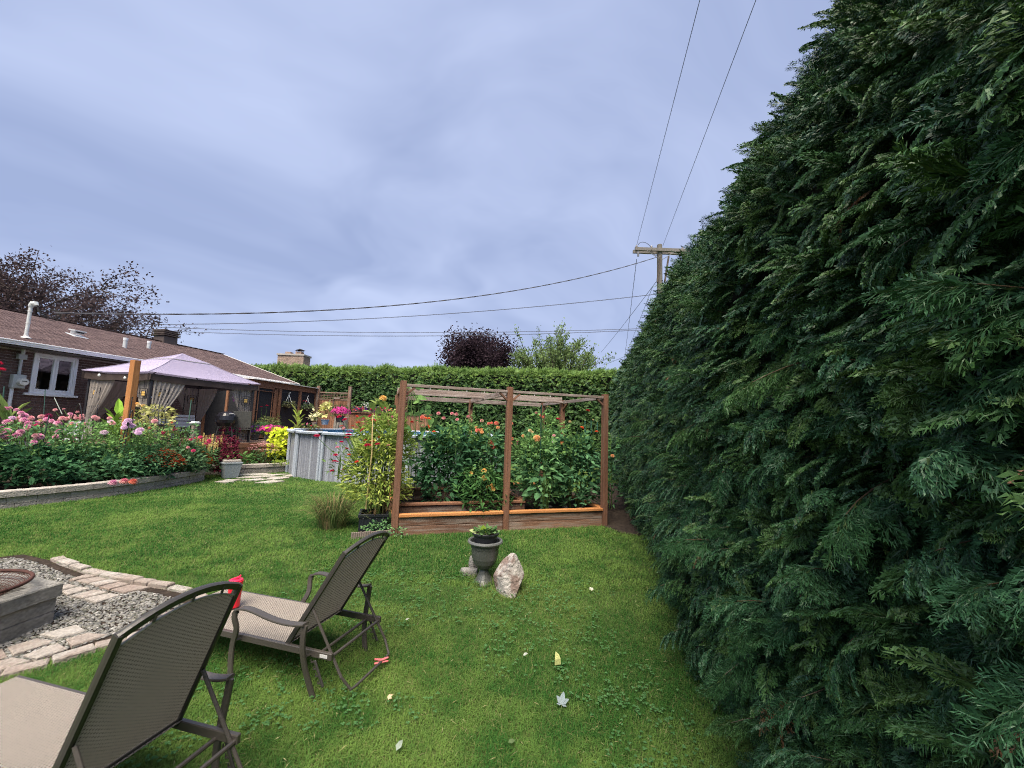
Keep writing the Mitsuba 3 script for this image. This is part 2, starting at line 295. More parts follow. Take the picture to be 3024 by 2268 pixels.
def hedge_group(tag, L, n1, sub, w, k, tones=TONES, droop=.35):
    out = []
    for i in range(k):
        for ti, t in enumerate(tones):
            g = f'{tag}_spray_{i}{ti}'; scene[g] = {'type': 'shapegroup', 'spray': ply(spray(100 + 31 * i + ti, L, n1, sub, w, t, droop), 'cedar_leaf')}; out.append(g)
    return out
def orient(P, ax, up, s):
    x = unit(ax); y = unit(np.cross(up, x)); z = np.cross(x, y); M = np.zeros((len(P), 4, 4)); s = np.broadcast_to(s, (len(P),))[:, None]
    M[:, :3, 0], M[:, :3, 1], M[:, :3, 2], M[:, :3, 3], M[:, 3, 3] = x * s, y * s, z * s, P, 1; return M
def place(holder, name, groups, Ms, rng, weights=None):
    pick = rng.choice(len(groups), len(Ms), p=weights)
    for M, q in zip(Ms, pick):
        scene[numbered3(holder + '__' + name)] = {'type': 'instance', 'g': {'type': 'ref', 'id': groups[q]}, 'to_world': TF(M.tolist())}
_m = {}
def numbered3(k): _m[k] = _m.get(k, 0) + 1; return f'{k}__{_m[k]:05d}'
# profile of the right hedge: offset from the foot line (away from the lawn) by height
PZ = np.array([-.3, .1, .4, 1., 2., 3.0, 3.4, 3.7, 3.95, 4.08, 4.12, 4.1]); PO = np.array([.26, .18, .08, .02, -.02, .06, .22, .42, .62, .95, 1.5, 2.2])
PL = np.r_[0, np.cumsum(np.hypot(np.diff(PZ), np.diff(PO)))]
def hedge_pt(y, l):
    z = np.interp(l, PL, PZ); o = np.interp(l, PL, PO); dz = np.interp(l + .05, PL, PZ) - z; do = np.interp(l + .05, PL, PO) - o
    bump = (meshkit.fbm(np.stack([y * .9, z * .8, 0 * y], -1), 3, seed=5) - .5) * .26 + (meshkit.fbm(np.stack([y * 2.6, z * 2.4, 0 * y], -1), 2, seed=9) - .5) * .20
    n2 = unit(np.stack([-dz, do], -1)); N = n2[:, :1] * -HN + n2[:, 1:] * np.array([0, 0, 1.])   # outward
    P = np.stack([HX(y), y, ground_z(y)], -1) + o[:, None] * -HN + np.stack([0 * z, 0 * z, z], -1)
    return P, N, bump
hedge = thing('cedar_hedge', 'tall dark green cedar hedge along the right side, close to the viewer', 'hedge')
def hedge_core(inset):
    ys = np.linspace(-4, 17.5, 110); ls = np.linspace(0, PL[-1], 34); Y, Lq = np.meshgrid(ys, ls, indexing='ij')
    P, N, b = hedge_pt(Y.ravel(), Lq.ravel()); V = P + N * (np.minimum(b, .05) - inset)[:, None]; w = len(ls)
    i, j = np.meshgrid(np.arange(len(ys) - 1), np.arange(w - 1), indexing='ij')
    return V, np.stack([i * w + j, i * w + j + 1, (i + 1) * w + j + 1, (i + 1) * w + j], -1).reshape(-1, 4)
bs('near_black', (.012, .013, .010), .95, .05)  # near-black: the deep shade between the fronds is put into this colour
part(hedge, 'branch_mass', hedge_core(.34), 'near_black', smooth=True, kind='stuff')  # closed inner surface, not branches; its dark colour stands for the shaded gaps
def hedge_fill(groups, y0, y1, n, size, seed, lmin=0., lmax=PL[-1], inner=.26):
    r = np.random.default_rng(seed); y = r.uniform(y0, y1, n); l = r.uniform(lmin, lmax, n); P, N, b = hedge_pt(y, l)
    dep = r.random(n) ** 1.6 * inner; P = P + N * (b - .06 - dep)[:, None] - np.array([0, 0, 0])
    side = r.normal(-.25, 1, (n, 1)) * HD; top = np.clip(np.maximum(N[:, 2:], (np.interp(l, PL, PZ)[:, None] - 2.9) * 1.1), 0, 1); keep = np.linalg.norm(P - [0, 0, EYE], axis=1) > .78
    ax = N * r.uniform(.25, .9, (n, 1)) + side * .55 + np.array([0, 0, 1.]) * (r.normal(-.22, .34, (n, 1)) * (1 - top) + top * .5)
    up = np.array([0, 0, 1.]) + N * .55 + r.normal(0, .5, (n, 3))
    place(hedge, 'foliage', groups, orient(P, ax, up, size * r.uniform(.55, 1.15, n))[keep], r)
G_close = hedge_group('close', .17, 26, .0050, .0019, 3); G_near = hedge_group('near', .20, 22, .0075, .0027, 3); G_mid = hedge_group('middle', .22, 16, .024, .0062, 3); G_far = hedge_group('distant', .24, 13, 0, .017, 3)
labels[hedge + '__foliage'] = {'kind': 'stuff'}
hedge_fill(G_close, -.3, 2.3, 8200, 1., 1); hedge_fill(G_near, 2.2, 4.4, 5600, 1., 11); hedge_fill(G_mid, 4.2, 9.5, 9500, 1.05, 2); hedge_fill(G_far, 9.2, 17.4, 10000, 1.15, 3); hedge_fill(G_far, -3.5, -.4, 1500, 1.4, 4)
# longer boughs that reach out of the near face
def bough(seed, tone):
    r = np.random.default_rng(seed); b = B(); L = r.uniform(.34, .5); pts = [np.array([t * L, .05 * math.sin(3 * t + seed), -.22 * L * t * t]) for t in np.linspace(0, 1, 7)]
    b.tube(pts[:6], np.linspace(.004, .0012, 6), 5, (.085, .055, .035))
    for k in range(11):
        t = .18 + .8 * k / 11; p = np.array([np.interp(t, np.linspace(0, 1, 7), [q[i] for q in pts]) for i in range(3)]); a = (1 if k % 2 else -1) * r.uniform(.35, .8) * (1.05 - t)
        s = spray(seed * 50 + k, .20 * (1.15 - .5 * t), 20, .0058, .0021, np.array(tone) * r.uniform(.85, 1.2), .5); v, f, u, c = s.get()
        x = np.array([math.cos(a), math.sin(a), -.25 - .3 * t]); M = orient(np.array([p]), np.array([x]), np.array([[r.normal(0, .3), r.normal(0, .3), 1.]]), 1.)[0]
        b.add(v @ M[:3, :3].T + M[:3, 3], f, None, c)
    return b
G_bough = []
for i, t in enumerate([(.034, .096, .037), (.027, .080, .035), (.050, .116, .037), (.031, .088, .041)]):
    g = f'bough_{i}'; scene[g] = {'type': 'shapegroup', 'spray': ply(bough(40 + i, t), 'cedar_leaf')}; G_bough.append(g)
def hedge_boughs(n, y0, y1, seed):
    r = np.random.default_rng(seed); y = r.uniform(y0, y1, n); l = r.uniform(.2, 3.0, n); P, N, b = hedge_pt(y, l)
    P = P + N * (b - .30 + r.uniform(-.08, .1, n))[:, None]; ax = N * .8 - HD * r.normal(.35, .5, (n, 1)) + np.array([0, 0, 1.]) * r.normal(.02, .28, (n, 1))
    place(hedge, 'foliage', G_bough, orient(P, ax, np.array([0, 0, 1.]) + N * .5 + r.normal(0, .35, (n, 3)), r.uniform(.6, 1.0, n))[np.linalg.norm(P - [0, 0, EYE], axis=1) > 1.05], r)
hedge_boughs(300, .3, 4.2, 8); hedge_boughs(160, 4.2, 8, 9)
brown = hedge_group('dead', .16, 14, .012, .003, 2, [(.16, .085, .045)], .6); r_ = np.random.default_rng(15); y_ = r_.uniform(.4, 6, 46); P_, N_, b_ = hedge_pt(y_, r_.uniform(.2, 3.4, 46)); place(hedge, 'foliage', brown, orient(P_ + N_ * (b_ - .04)[:, None], N_ * .6 - Zv * .6 + r_.normal(0, .3, (46, 3)), Zv + N_ + r_.normal(0, .4, (46, 3)), r_.uniform(.5, 1., 46)), r_)
# ---------------------------------------------------------------- far hedge
far = thing('cedar_hedge', 'clipped cedar hedge closing the far end of the garden, light green along its top', 'hedge')
FA, FB = np.array([-15., 19.8, 0]), np.array([5.2, 16.85, 0]); FD = unit(FB - FA); FNv = np.array([FD[1], -FD[0], 0]); FL = float(np.linalg.norm(FB - FA))
own(numbered(far + '__branch_mass'), B().box((FA + FB) / 2 - FNv * 1.05 + np.array([0, 0, 1.9]), FD * FL / 2, FNv * .8, np.array([0, 0, 2.0])), 'near_black'); labels[far + '__branch_mass'] = {'kind': 'stuff'}  # plain inner box, coloured near-black for the shade behind the fronds
labels[far + '__foliage'] = {'kind': 'stuff'}
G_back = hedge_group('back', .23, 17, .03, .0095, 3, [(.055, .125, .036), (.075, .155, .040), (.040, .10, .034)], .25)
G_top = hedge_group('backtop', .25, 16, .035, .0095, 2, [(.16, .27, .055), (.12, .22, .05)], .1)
def far_fill():
    r = np.random.default_rng(77); n = 19000; x = r.uniform(0, FL, n); z = r.uniform(.05, 4.15, n) ; k = meshkit.fbm(np.stack([x * .8, z * .8, 0 * x], -1), 3, seed=4)
    b = (k - .5) * .6 - np.clip(z - 3.9, 0, 1) * .9
    P = FA + FD * x[:, None] + FNv * (b - .08 - r.random(n) ** 1.5 * .25)[:, None] + np.array([0, 0, 1.]) * z[:, None]
    ax = FNv * r.uniform(.3, 1, (n, 1)) + FD * r.normal(0, .6, (n, 1)) + np.array([0, 0, 1.]) * r.normal(.15, .5, (n, 1)); up = np.array([0, 0, 1.]) + FNv * .6 + r.normal(0, .5, (n, 3))
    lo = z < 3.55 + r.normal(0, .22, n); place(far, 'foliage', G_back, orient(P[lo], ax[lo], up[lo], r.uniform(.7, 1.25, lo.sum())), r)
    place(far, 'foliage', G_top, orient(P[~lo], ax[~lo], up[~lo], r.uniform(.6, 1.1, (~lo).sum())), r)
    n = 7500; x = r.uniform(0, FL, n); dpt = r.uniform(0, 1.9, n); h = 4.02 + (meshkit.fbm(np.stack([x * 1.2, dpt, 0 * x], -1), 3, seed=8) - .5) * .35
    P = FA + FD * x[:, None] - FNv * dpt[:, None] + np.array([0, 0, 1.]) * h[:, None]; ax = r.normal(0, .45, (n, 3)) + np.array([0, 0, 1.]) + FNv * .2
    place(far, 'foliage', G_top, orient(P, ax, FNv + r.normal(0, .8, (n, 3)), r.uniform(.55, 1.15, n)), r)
far_fill()
# ---------------------------------------------------------------- patio with fire pit
def gz_(x, y): return float(ground_z(y))
PAT = np.array([(-5.6, 4.85), (-5.13, 4.72), (-4.6, 4.5), (-4.18, 4.37), (-3.5, 4.22), (-3.11, 4.13), (-2.86, 3.95), (-2.8, 3.75), (-2.9, 3.55), (-3.13, 3.38), (-3.25, 3.2), (-3.48, 3.0), (-3.9, 2.55), (-4.6, 2.0), (-6.5, 2.2), (-6.8, 4.2)])
patio_poly = sg.Polygon(PAT).buffer(0)
def sheet(poly, dz, step=.25):
    x0, y0, x1, y1 = poly.bounds; t = trimesh.creation.triangulate_polygon(poly.segmentize(step), engine='earcut')
    m = trimesh.Trimesh(np.c_[t[0], np.zeros(len(t[0]))], t[1], process=False)
    m = m.subdivide_to_size(step * 2, max_iter=8); v = np.array(m.vertices); v[:, 2] = ground_z(v[:, 1]) + dz; return v, np.array(m.faces)
def scatter(poly, n, rng):
    x0, y0, x1, y1 = poly.bounds; p = rng.uniform((x0, y0), (x1, y1), (int(n * (x1 - x0) * (y1 - y0) / poly.area) + 8, 2))
    return p[shapely.contains_xy(poly, p[:, 0], p[:, 1])][:n]
patio = structure('patio', 'gravel and paver patio around the fire pit'); own(patio, sheet(patio_poly, .006), 'soil', smooth=True)
def pebble(seed):
    r = np.random.default_rng(seed); m = trimesh.creation.icosphere(1, 1.); v = m.vertices * (1 + .35 * (meshkit.noise(m.vertices * 1.7 + seed * 9) - .5)[:, None]) * r.uniform((.8, .55, .35), (1.2, .9, .6)); return v, np.array(m.faces)
def gravel(poly, n, seed, smin, smax):
    r = np.random.default_rng(seed); p = scatter(poly, n, r); b = B(); kinds = [pebble(i) for i in range(6)]
    cols = np.array([(.19, .185, .175), (.25, .24, .22), (.13, .13, .125), (.15, .145, .12), (.33, .32, .30), (.085, .09, .075)])
    for q in p:
        v, f = kinds[r.integers(6)]; a = r.uniform(0, 6.28); c, s = math.cos(a), math.sin(a); k = smin + (smax - smin) * r.random() ** 2
        b.add((v @ np.array([[c, s, 0], [-s, c, 0], [0, 0, 1]])) * k + np.array([q[0], q[1], gz_(*q) + .012 + k * .15]), f, None, cols[r.choice(6, p=[.28, .2, .2, .16, .08, .08])] * r.uniform(.75, 1.2))
    return b
gr = structure('gravel', 'grey crushed gravel between the pavers', 'stuff')
gpoly = patio_poly.buffer(-.09).intersection(sg.box(-6, 2.2, -2, 5)).difference(sg.Point(-4.45, 3.1).buffer(.5))
own(gr, gravel(gpoly, 24000, 3, .0065, .016), 'matte', smooth=False)
pavers = [[(-4.44, 4.27), (-4.42, 4.44), (-4.27, 4.39), (-4.38, 4.27)], [(-4.37, 4.27), (-4.26, 4.39), (-4.09, 4.345), (-4.19, 4.22)], [(-4.18, 4.22), (-4.085, 4.34), (-3.94, 4.31), (-4.04, 4.18)],
          [(-4.02, 4.16), (-3.94, 4.3), (-3.8, 4.26), (-3.87, 4.12)], [(-3.86, 4.12), (-3.79, 4.26), (-3.54, 4.22), (-3.68, 4.07)], [(-4.42, 4.12), (-4.38, 4.23), (-4.25, 4.19), (-4.29, 4.09)], [(-4.28, 4.07), (-4.23, 4.19), (-4.08, 4.16), (-4.14, 3.99)],
          [(-4.11, 3.98), (-4.04, 4.14), (-3.85, 4.1), (-3.95, 3.95)], [(-3.94, 3.95), (-3.83, 4.09), (-3.69, 4.06), (-3.75, 3.88)], [(-3.72, 3.41), (-3.59, 3.58), (-3.41, 3.49), (-3.52, 3.37)], [(-3.77, 3.25), (-3.7, 3.39), (-3.51, 3.36), (-3.61, 3.16)],
          [(-3.545, 3.16), (-3.49, 3.35), (-3.32, 3.27), (-3.4, 3.13)], [(-3.46, 3.37), (-3.39, 3.48), (-3.20, 3.46), (-3.31, 3.28)], [(-3.66, 3.06), (-3.59, 3.15), (-3.41, 3.12), (-3.49, 2.98)], [(-3.86, 3.1), (-3.79, 3.25), (-3.63, 3.15), (-3.69, 3.05)],
          [(-3.88, 2.84), (-3.72, 3.02), (-3.51, 2.96), (-3.7, 2.77)], [(-4.1, 2.95), (-3.9, 3.08), (-3.74, 3.03), (-3.9, 2.85)], [(-4.0, 2.7), (-3.9, 2.82), (-3.72, 2.75), (-3.86, 2.6)]]
for q in pavers:
    P = sg.Polygon(q).buffer(-.004, join_style=2); P = P if P.geom_type == 'Polygon' else sg.Polygon(q); z = gz_(0, P.centroid.y) + RNG.uniform(.024, .029)
    part(patio, 'paver', prism(P, z - .05, z, .006), 'paver', uv=np.full((len(prism(P, z - .05, z, .006).vertices), 2), RNG.random()))
# curved edging of split stones
ec = spline(PAT[1:14], 400); el = np.r_[0, np.cumsum(np.linalg.norm(np.diff(ec, axis=0), axis=1))]; at_ = 0.
while at_ < el[-1] - .05:
    L = RNG.uniform(.16, .30); a, b_ = (np.array([np.interp(x, el, ec[:, i]) for i in (0, 1)]) for x in (at_ + .004, min(at_ + L, el[-1]) - .004)); t = unit(b_ - a); nn = np.array([t[1], -t[0]])
    P = sg.Polygon([a + nn * RNG.uniform(.0, .012), b_ + nn * RNG.uniform(.0, .012), b_ - nn * RNG.uniform(.075, .1), a - nn * RNG.uniform(.075, .1)]); z = gz_(0, P.centroid.y) + RNG.uniform(.03, .05); m = prism(P, z - .09, z, .009)
    part(patio, 'edging_stone', m, 'paver', uv=np.full((len(m.vertices), 2), RNG.random())); at_ += L
# fire pit: three courses of timber-look concrete blocks, rust liner, mesh basket
fp = thing('fire_pit', 'grey block fire pit with rusty mesh basket beside the loungers', 'fire pit')
ring = np.array([(-3.76, 3.60), (-4.42, 3.80), (-4.95, 3.62), (-5.2, 3.15), (-4.98, 2.68), (-4.4, 2.5), (-3.92, 2.72), (-3.70, 3.15)])
ring = np.array([(-3.84, 3.62), (-4.46, 3.78), (-5.0, 3.55), (-5.15, 2.95), (-4.75, 2.45), (-4.2, 2.42), (-3.9, 2.8)]); rc = ring.mean(0)
edges = list(range(len(ring)))
for k in range(3):
    z0 = -.205 + .112 * k; grow = 1.0 if k < 2 else 1.035
    for e in edges:
        a, b_ = rc + (ring[e] - rc) * grow, rc + (ring[(e + 1) % 7] - rc) * grow; L = np.linalg.norm(b_ - a); cuts = [0, 1] if k == 2 else ([0, .55, 1] if (e + k) % 2 else [0, .3, 1])
        for c0, c1 in zip(cuts[:-1], cuts[1:]):
            p, q = a + (b_ - a) * c0, a + (b_ - a) * c1; wd = .2 if k == 2 else .15; inn = lambda x: x + unit(rc - x) * wd
            P = sg.Polygon([p + (q - p) * .004, q - (q - p) * .004, inn(q), inn(p)]); P = P if P.is_valid else P.buffer(0); m = prism(P, z0 + .002, z0 + .110, .008)
            part(fp, 'coping_block' if k == 2 else 'block', m, 'timberblock', uv=np.full((len(m.vertices), 2), RNG.random()))
lb = B()
lb.lathe([(.43, .16), (.43, -.2), (.40, -.2), (.40, .165), (.43, .165)], (rc[0], rc[1], 0), 40); part(fp, 'liner', lb, 'rust', smooth=False)
bk = B(); bc = np.array([-4.33, 3.22, .175]); rim = [bc + np.array([.52 * math.cos(a), .43 * math.sin(a), .03 + .02 * math.cos(a)]) for a in np.linspace(0, 2 * math.pi, 49)]
bk.tube(rim, .014, 6, caps=False); part(fp, 'basket_rim', bk, 'rust', smooth=True)
mw = B()
def bowl(a, r): return bc + np.array([.52 * r * math.cos(a), .43 * r * math.sin(a), .03 * r - .15 * (1 - r * r) + .02 * math.cos(a) * r])
for i in range(72): mw.tube([bowl(i * math.pi / 36, r) for r in (.35, .5, .65, .8, .9, 1.)], .0028, 3, caps=False)
for r in np.linspace(.4, .96, 13): mw.tube([bowl(a, r) for a in np.linspace(0, 2 * math.pi, 49)], .0028, 3, caps=False)
part(fp, 'mesh_basket', mw, 'rust', kind='stuff')
# ---------------------------------------------------------------- sun loungers
DK, DK2 = (.052, .046, .041), (.035, .032, .030)
def lounger(pos, yaw, ab, label):
    t = thing('sun_lounger', label, 'sun lounger', 'dark framed sling loungers on the lawn'); M = RT(pos, yaw)
    W, zr, xh, Lb, Wl, zs = .273, .278, .362, .762, .352, .298
    for s in (1, -1):
        b = B(DK); b.bar((-.015, s * W, zr), (1.59, s * W, zr), .026, .045, color=DK); part(t, 'side_rail', b, 'metalpaint', M=M)
        b = B(DK); px = [.735, .66, .56, .45, .34, .24, .152]; pz = [.493, .520, .512, .488, .474, .476, .492]
        sp = spline([(x, s * (Wl + .006 * math.sin(k)), z) for k, (x, z) in enumerate(zip(px, pz))], 22); b.tube(sp, .01, 10, flat=(.052, .016, (0, 0, 1))); part(t, 'armrest', b, 'metalpaint', smooth=40, color=None, M=M) if False else part(t, 'armrest', b, 'metalpaint', M=M)
        b = B(DK); sp = spline([(.735, s * Wl, .49), (.752, s * Wl, .45), (.74, s * (Wl - .012), .38), (.775, s * (Wl - .035), .28), (.79, s * (Wl - .04), .15), (.765, s * (Wl - .035), -.01)], 22); b.tube(sp, .01, 8, flat=(.042, .018, (0, 1, 0))); part(t, 'front_leg', b, 'metalpaint', M=M)
        b = B(DK); sp = spline([(.155, s * Wl, .485), (.165, s * (Wl - .004), .36), (.16, s * (Wl - .03), .22), (.135, s * (Wl - .055), .1), (.10, s * (Wl - .072), -.01)], 22); b.tube(sp, .01, 8, flat=(.040, .018, (0, 1, 0))); part(t, 'rear_leg', b, 'metalpaint', M=M)
        b = B(DK); b.tube([(1.48, s * W, .26), (1.50, s * (W - .01), .12), (1.52, s * (W - .02), -.01)], .014, 8); part(t, 'foot_leg', b, 'metalpaint', M=M)
        b = B(DK2); b.bar((.10, s * (W + .028), .25), (.02, s * (W + .028), .10), .01, .02)
        for k in range(4): b.tube([(.10 - .022 * k, s * (W + .028), .245 - .04 * k), (.125 - .022 * k, s * (W + .028), .235 - .04 * k), (.128 - .022 * k, s * (W + .028), .255 - .04 * k)], [.007, .006, .003], 5)
        part(t, 'ratchet_rack', b, 'metalpaint', M=M)
    for x, z in ((.0, .272), (.115, .262), (.78, .262), (1.585, .278)):
        b = B(DK); b.tube([(x, -W, z), (x, W, z)], .011, 8); part(t, 'cross_bar', b, 'metalpaint', M=M)
    for s in (1, -1):
        for p, q in (((.745, s * W, .27), (.765, s * (Wl - .03), .275)), ((.15, s * W, .27), (.162, s * (Wl - .02), .275))):
            b = B(DK); b.tube([p, q], .009, 6); part(t, 'leg_bracket', b, 'metalpaint', M=M)
    # seat sling: a gently sagging sheet
    nx, ny = 26, 9; X, Y = np.meshgrid(np.linspace(.335, 1.575, nx), np.linspace(-W + .008, W - .008, ny), indexing='ij')
    Z = zs + .004 - .014 * (1 - (Y / W) ** 2) * np.sin(np.pi * (X - .335) / 1.24) ** .5; i, j = np.meshgrid(np.arange(nx - 1), np.arange(ny - 1), indexing='ij'); q = np.stack([i * ny + j, (i + 1) * ny + j, (i + 1) * ny + j + 1, i * ny + j + 1], -1).reshape(-1, 4)
    part(t, 'seat_sling', (np.stack([X, Y, Z], -1).reshape(-1, 3), q), 'sling', smooth=True, uv=np.stack([X, Y], -1).reshape(-1, 2), M=M)
    # backrest: frame with arched top rail, sling held by a cord along the arch
    c, s_ = math.cos(ab), math.sin(ab)
    def bp(l, y, o=0.): return np.array([xh - l * c - o * s_, y, zs + l * s_ - o * c])     # o: towards the rear face
    arch = lambda y: .075 * (1 - (y / (W - .012)) ** 2)
    b = B(DK2)
    for sg_ in (1, -1): b.tube([bp(-.02, sg_ * (W - .012)), bp(.3, sg_ * (W - .012)), bp(Lb, sg_ * (W - .012))], .01, 8, flat=(.024, .034, bp(0, 0, 1) - bp(0, 0, 0)))
    ys = np.linspace(-W + .012, W - .012, 15); b.tube([bp(Lb - .012 + arch(y), y) for y in ys], .01, 8, flat=(.034, .026, bp(0, 0, 1) - bp(0, 0, 0))); b.tube([bp(.01, -W), bp(.01, W)], .011, 8)
    fr = part(t, 'backrest', b, 'metalpaint', M=M)
    nl, ny = 20, 11; lt, yv = np.meshgrid(np.linspace(0, 1, nl), np.linspace(-1, 1, ny), indexing='ij'); Yb = yv * (W - .024); top = Lb - .052 + .075 * (1 - yv ** 2); Lq = .025 + lt * (top - .025)
    V = np.stack([bp(l, y, .004 + .016 * (1 - v ** 2) * math.sin(math.pi * a)) for l, y, v, a in zip(Lq.ravel(), Yb.ravel(), yv.ravel(), lt.ravel())]); i, j = np.meshgrid(np.arange(nl - 1), np.arange(ny - 1), indexing='ij'); q = np.stack([i * ny + j, (i + 1) * ny + j, (i + 1) * ny + j + 1, i * ny + j + 1], -1).reshape(-1, 4)
    part(fr, 'sling', (V, q), 'sling', smooth=True, uv=np.stack([Lq, Yb], -1).reshape(-1, 2), M=M)
    b = B((.30, .29, .28)); b.tube([bp(Lb - .046 + .075 * (1 - v ** 2), v * (W - .03), .012) for v in np.linspace(-1, 1, 15)], .0045, 6); part(fr, 'sling_rod', b, 'metalpaint', M=M)
    for v in (-.55, .0, .55):
        b = B(DK2); b.tube([bp(Lb - .046 + .075 * (1 - v * v), v * W, .014), bp(Lb - .012 + .075 * (1 - v * v), v * W, .012)], .006, 5); part(fr, 'clip', b, 'metalpaint', M=M)
    # bail that props the back up
    u0 = bp(.30, W - .02, .02); pts = [u0, np.array([-.05, W - .02, .215])]; cr = .07; bx, bz = -.125, .085
    path = [u0] + [u0 + (np.array([bx, W - .02, bz]) - u0) * k for k in (.3, .6, .85)] + [np.array([bx - .012, W - .05, bz - .012]), np.array([bx - .016, W - .10, bz - .016])]
    path += [p * np.array([1, -1, 1]) for p in path[::-1]]; b = B(DK); b.tube(path, .0095, 8); part(t, 'support_bail', b, 'metalpaint', M=M)
    if label.startswith('far'):
        b = B((.42, .42, .42)); b.box((.045, W + .0145, zr), (.03, 0, 0), (0, .001, 0), (0, 0, .011), ch=.001); part(t, 'rail_label', b, 'paint', M=M, label='small pale label on the rail')
        q = M @ np.array([bx - .016, -.12, bz - .012, 1]); return t, q[:3]
    return t, None
_, clip_at = lounger((-1.066, 3.099, -.236), 2.867, 1.012, 'farther sun lounger, with a red jug standing on its seat')
lounger((-1.358, 1.882, -.25), 2.905, 1.171, 'nearest sun lounger, its back cut by the lower left of the view')
b = B((.62, .16, .17)); ck = thing('clothes_clip', 'pink plastic clip gripping the bail of the farther lounger', 'clip')
for s in (1, -1): b.tube([clip_at + np.array([-.045, -.02, .006 + s * .016]), clip_at + np.array([0, 0, .0 + s * .007]), clip_at + np.array([.045, .02, .004 + s * .013])], [.007, .009, .006], 6)
own(ck, b, 'gloss')
jug = thing('watering_jug', 'red plastic jug standing on the farther lounger seat', 'jug'); jp = np.array([-2.205, 3.44, .066]); RD = (.62, .010, .028)
js_ = RT(jp, 0, 0, 0, .82); jw = jp; jp = np.zeros(3)
b = B(RD); b.lathe([(0, .002), (.050, 0), (.054, .006), (.056, .10), (.060, .2), (.066, .245), (.062, .247), (.055, .2), (.0, .198)], jp, 32); part(jug, 'body', b, 'gloss', smooth=False, M=js_)
b = B((.66, .02, .07)); b.lathe([(.061, .245), (.060, .258), (.045, .264), (0, .265)], jp, 28); b.box(jp + np.array([.0, 0, .272]), (.034, .01, .010), (-.004, .014, 0), (0, 0, .007)); b.box(jp + np.array([.028, .008, .284]), (.010, .003, .01), (-.003, .012, 0), (-.006, 0, .008)); part(jug, 'lid', b, 'gloss', M=js_)
b = B(RD); b.tube([jp + np.array(p) for p in ((-.05, .03, .225), (-.085, .05, .215), (-.09, .055, .15), (-.075, .045, .08), (-.048, .028, .06))], .008, 7); part(jug, 'handle', b, 'gloss', M=js_)
# ---------------------------------------------------------------- urn, pot, rocks
urn = thing('urn_planter', 'tall grey green plastic urn planter on the lawn', 'urn'); up = np.array([-.235, 4.60, -.115]); UC = (.058, .062, .058)
b = B(UC); lob = lambda a: 1 + .018 * np.abs(np.cos(4 * a)) ** .3
b.lathe([(.0, 0), (.115, .0), (.112, .012), (.085, .05), (.060, .10), (.048, .145), (.05, .16)], up, 48, lobes=lob); part(urn, 'foot', b, 'metalpaint')
b = B(UC); b.lathe([(.05, .155), (.085, .175), (.118, .215), (.138, .27), (.146, .33), (.148, .375)], up, 48, lobes=lob); b.lathe([(.150, .372), (.155, .376), (.160, .425), (.162, .43)], up, 48); part(urn, 'bowl', b, 'metalpaint')
b = B((.105, .11, .108)); b.lathe([(.160, .425), (.186, .428), (.196, .442), (.190, .458), (.176, .462), (.165, .452), (.158, .41), (.0, .40)], up, 48); part(urn, 'rim', b, 'metalpaint')
pot = thing('flower_pot', 'black plastic pot sitting in the mouth of the grey urn', 'pot'); pp = up + np.array([.0, .0, .405])
b = B((.016, .018, .022)); b.lathe([(.0, 0), (.118, 0), (.122, .04), (.135, .115), (.150, .118), (.153, .135), (.148, .139), (.138, .134), (.132, .11), (.0, .105)], pp, 40); part(pot, 'body', b, 'metalpaint')
b = B(); b.lathe([(.136, .112), (.07, .118), (0, .12)], pp, 24); part(pot, 'soil', b, 'soil')
b = B(); r = np.random.default_rng(5); n = 95; a = r.uniform(0, 6.28, n); rad = r.uniform(.01, .125, n); P = pp + np.stack([rad * np.cos(a), rad * np.sin(a), np.full(n, .125) + r.uniform(0, .03, n)], -1)
A = np.stack([np.cos(a), np.sin(a), r.uniform(.15, 1.3, n)], -1); leafset(b, P, A, np.array([0, 0, 1.]) + r.normal(0, .3, (n, 3)), r.uniform(.04, .08, n), r.uniform(.028, .05, n), vary(r, (.06, .14, .05), (.16, .26, .10), n))
leafset(b, pp + np.array([(-.02, -.02, .13), (-.10, -.02, .13), (.02, .0, .13)]), [(-.1, -.2, 1), (-1, -.2, .5), (.3, -.4, .8)], [(0, -1, .2), (0, -.5, 1), (0, -1, .2)], [.09, .09, .07], [.085, .07, .06], [(.24, .36, .05), (.42, .48, .22), (.28, .38, .12)], 'heart')
pl = thing('potted_plant', 'small leafy green plant growing in the black pot on the urn', 'plant'); part(pl, 'foliage', b, 'leaf', kind='stuff')
def boulder(size, seed, cuts, M):
    m = trimesh.creation.icosphere(4, 1.); v = np.array(m.vertices)
    for nrm, dd in cuts:
        nrm = unit(nrm); h = v @ nrm - dd; v = v - np.where(h > 0, h, 0)[:, None] * nrm * .94
    v = v * (1 + .10 * (meshkit.fbm(v * 2.2 + seed, 4) - .5)[:, None] + .05 * (meshkit.fbm(v * 7 + seed, 3) - .5)[:, None]) * np.array(size)
    m = trimesh.Trimesh(v, m.faces, process=False); m.apply_transform(M); return m
rk = thing('boulder', 'pink and white mottled boulder leaning by the urn', 'boulder')
own(rk, boulder((.175, .15, .245), 3, [((-1, -.35, .9), .60), ((1, -.5, .75), .66), ((-.2, -1, -.05), .58), ((.9, -.2, -.4), .72), ((-.9, -.5, -.5), .62), ((.2, .9, .5), .7), ((.45, -.9, .35), .68)], RT((.045, 4.40, .02), .1, .22, 1.2)), 'rock', smooth=25)
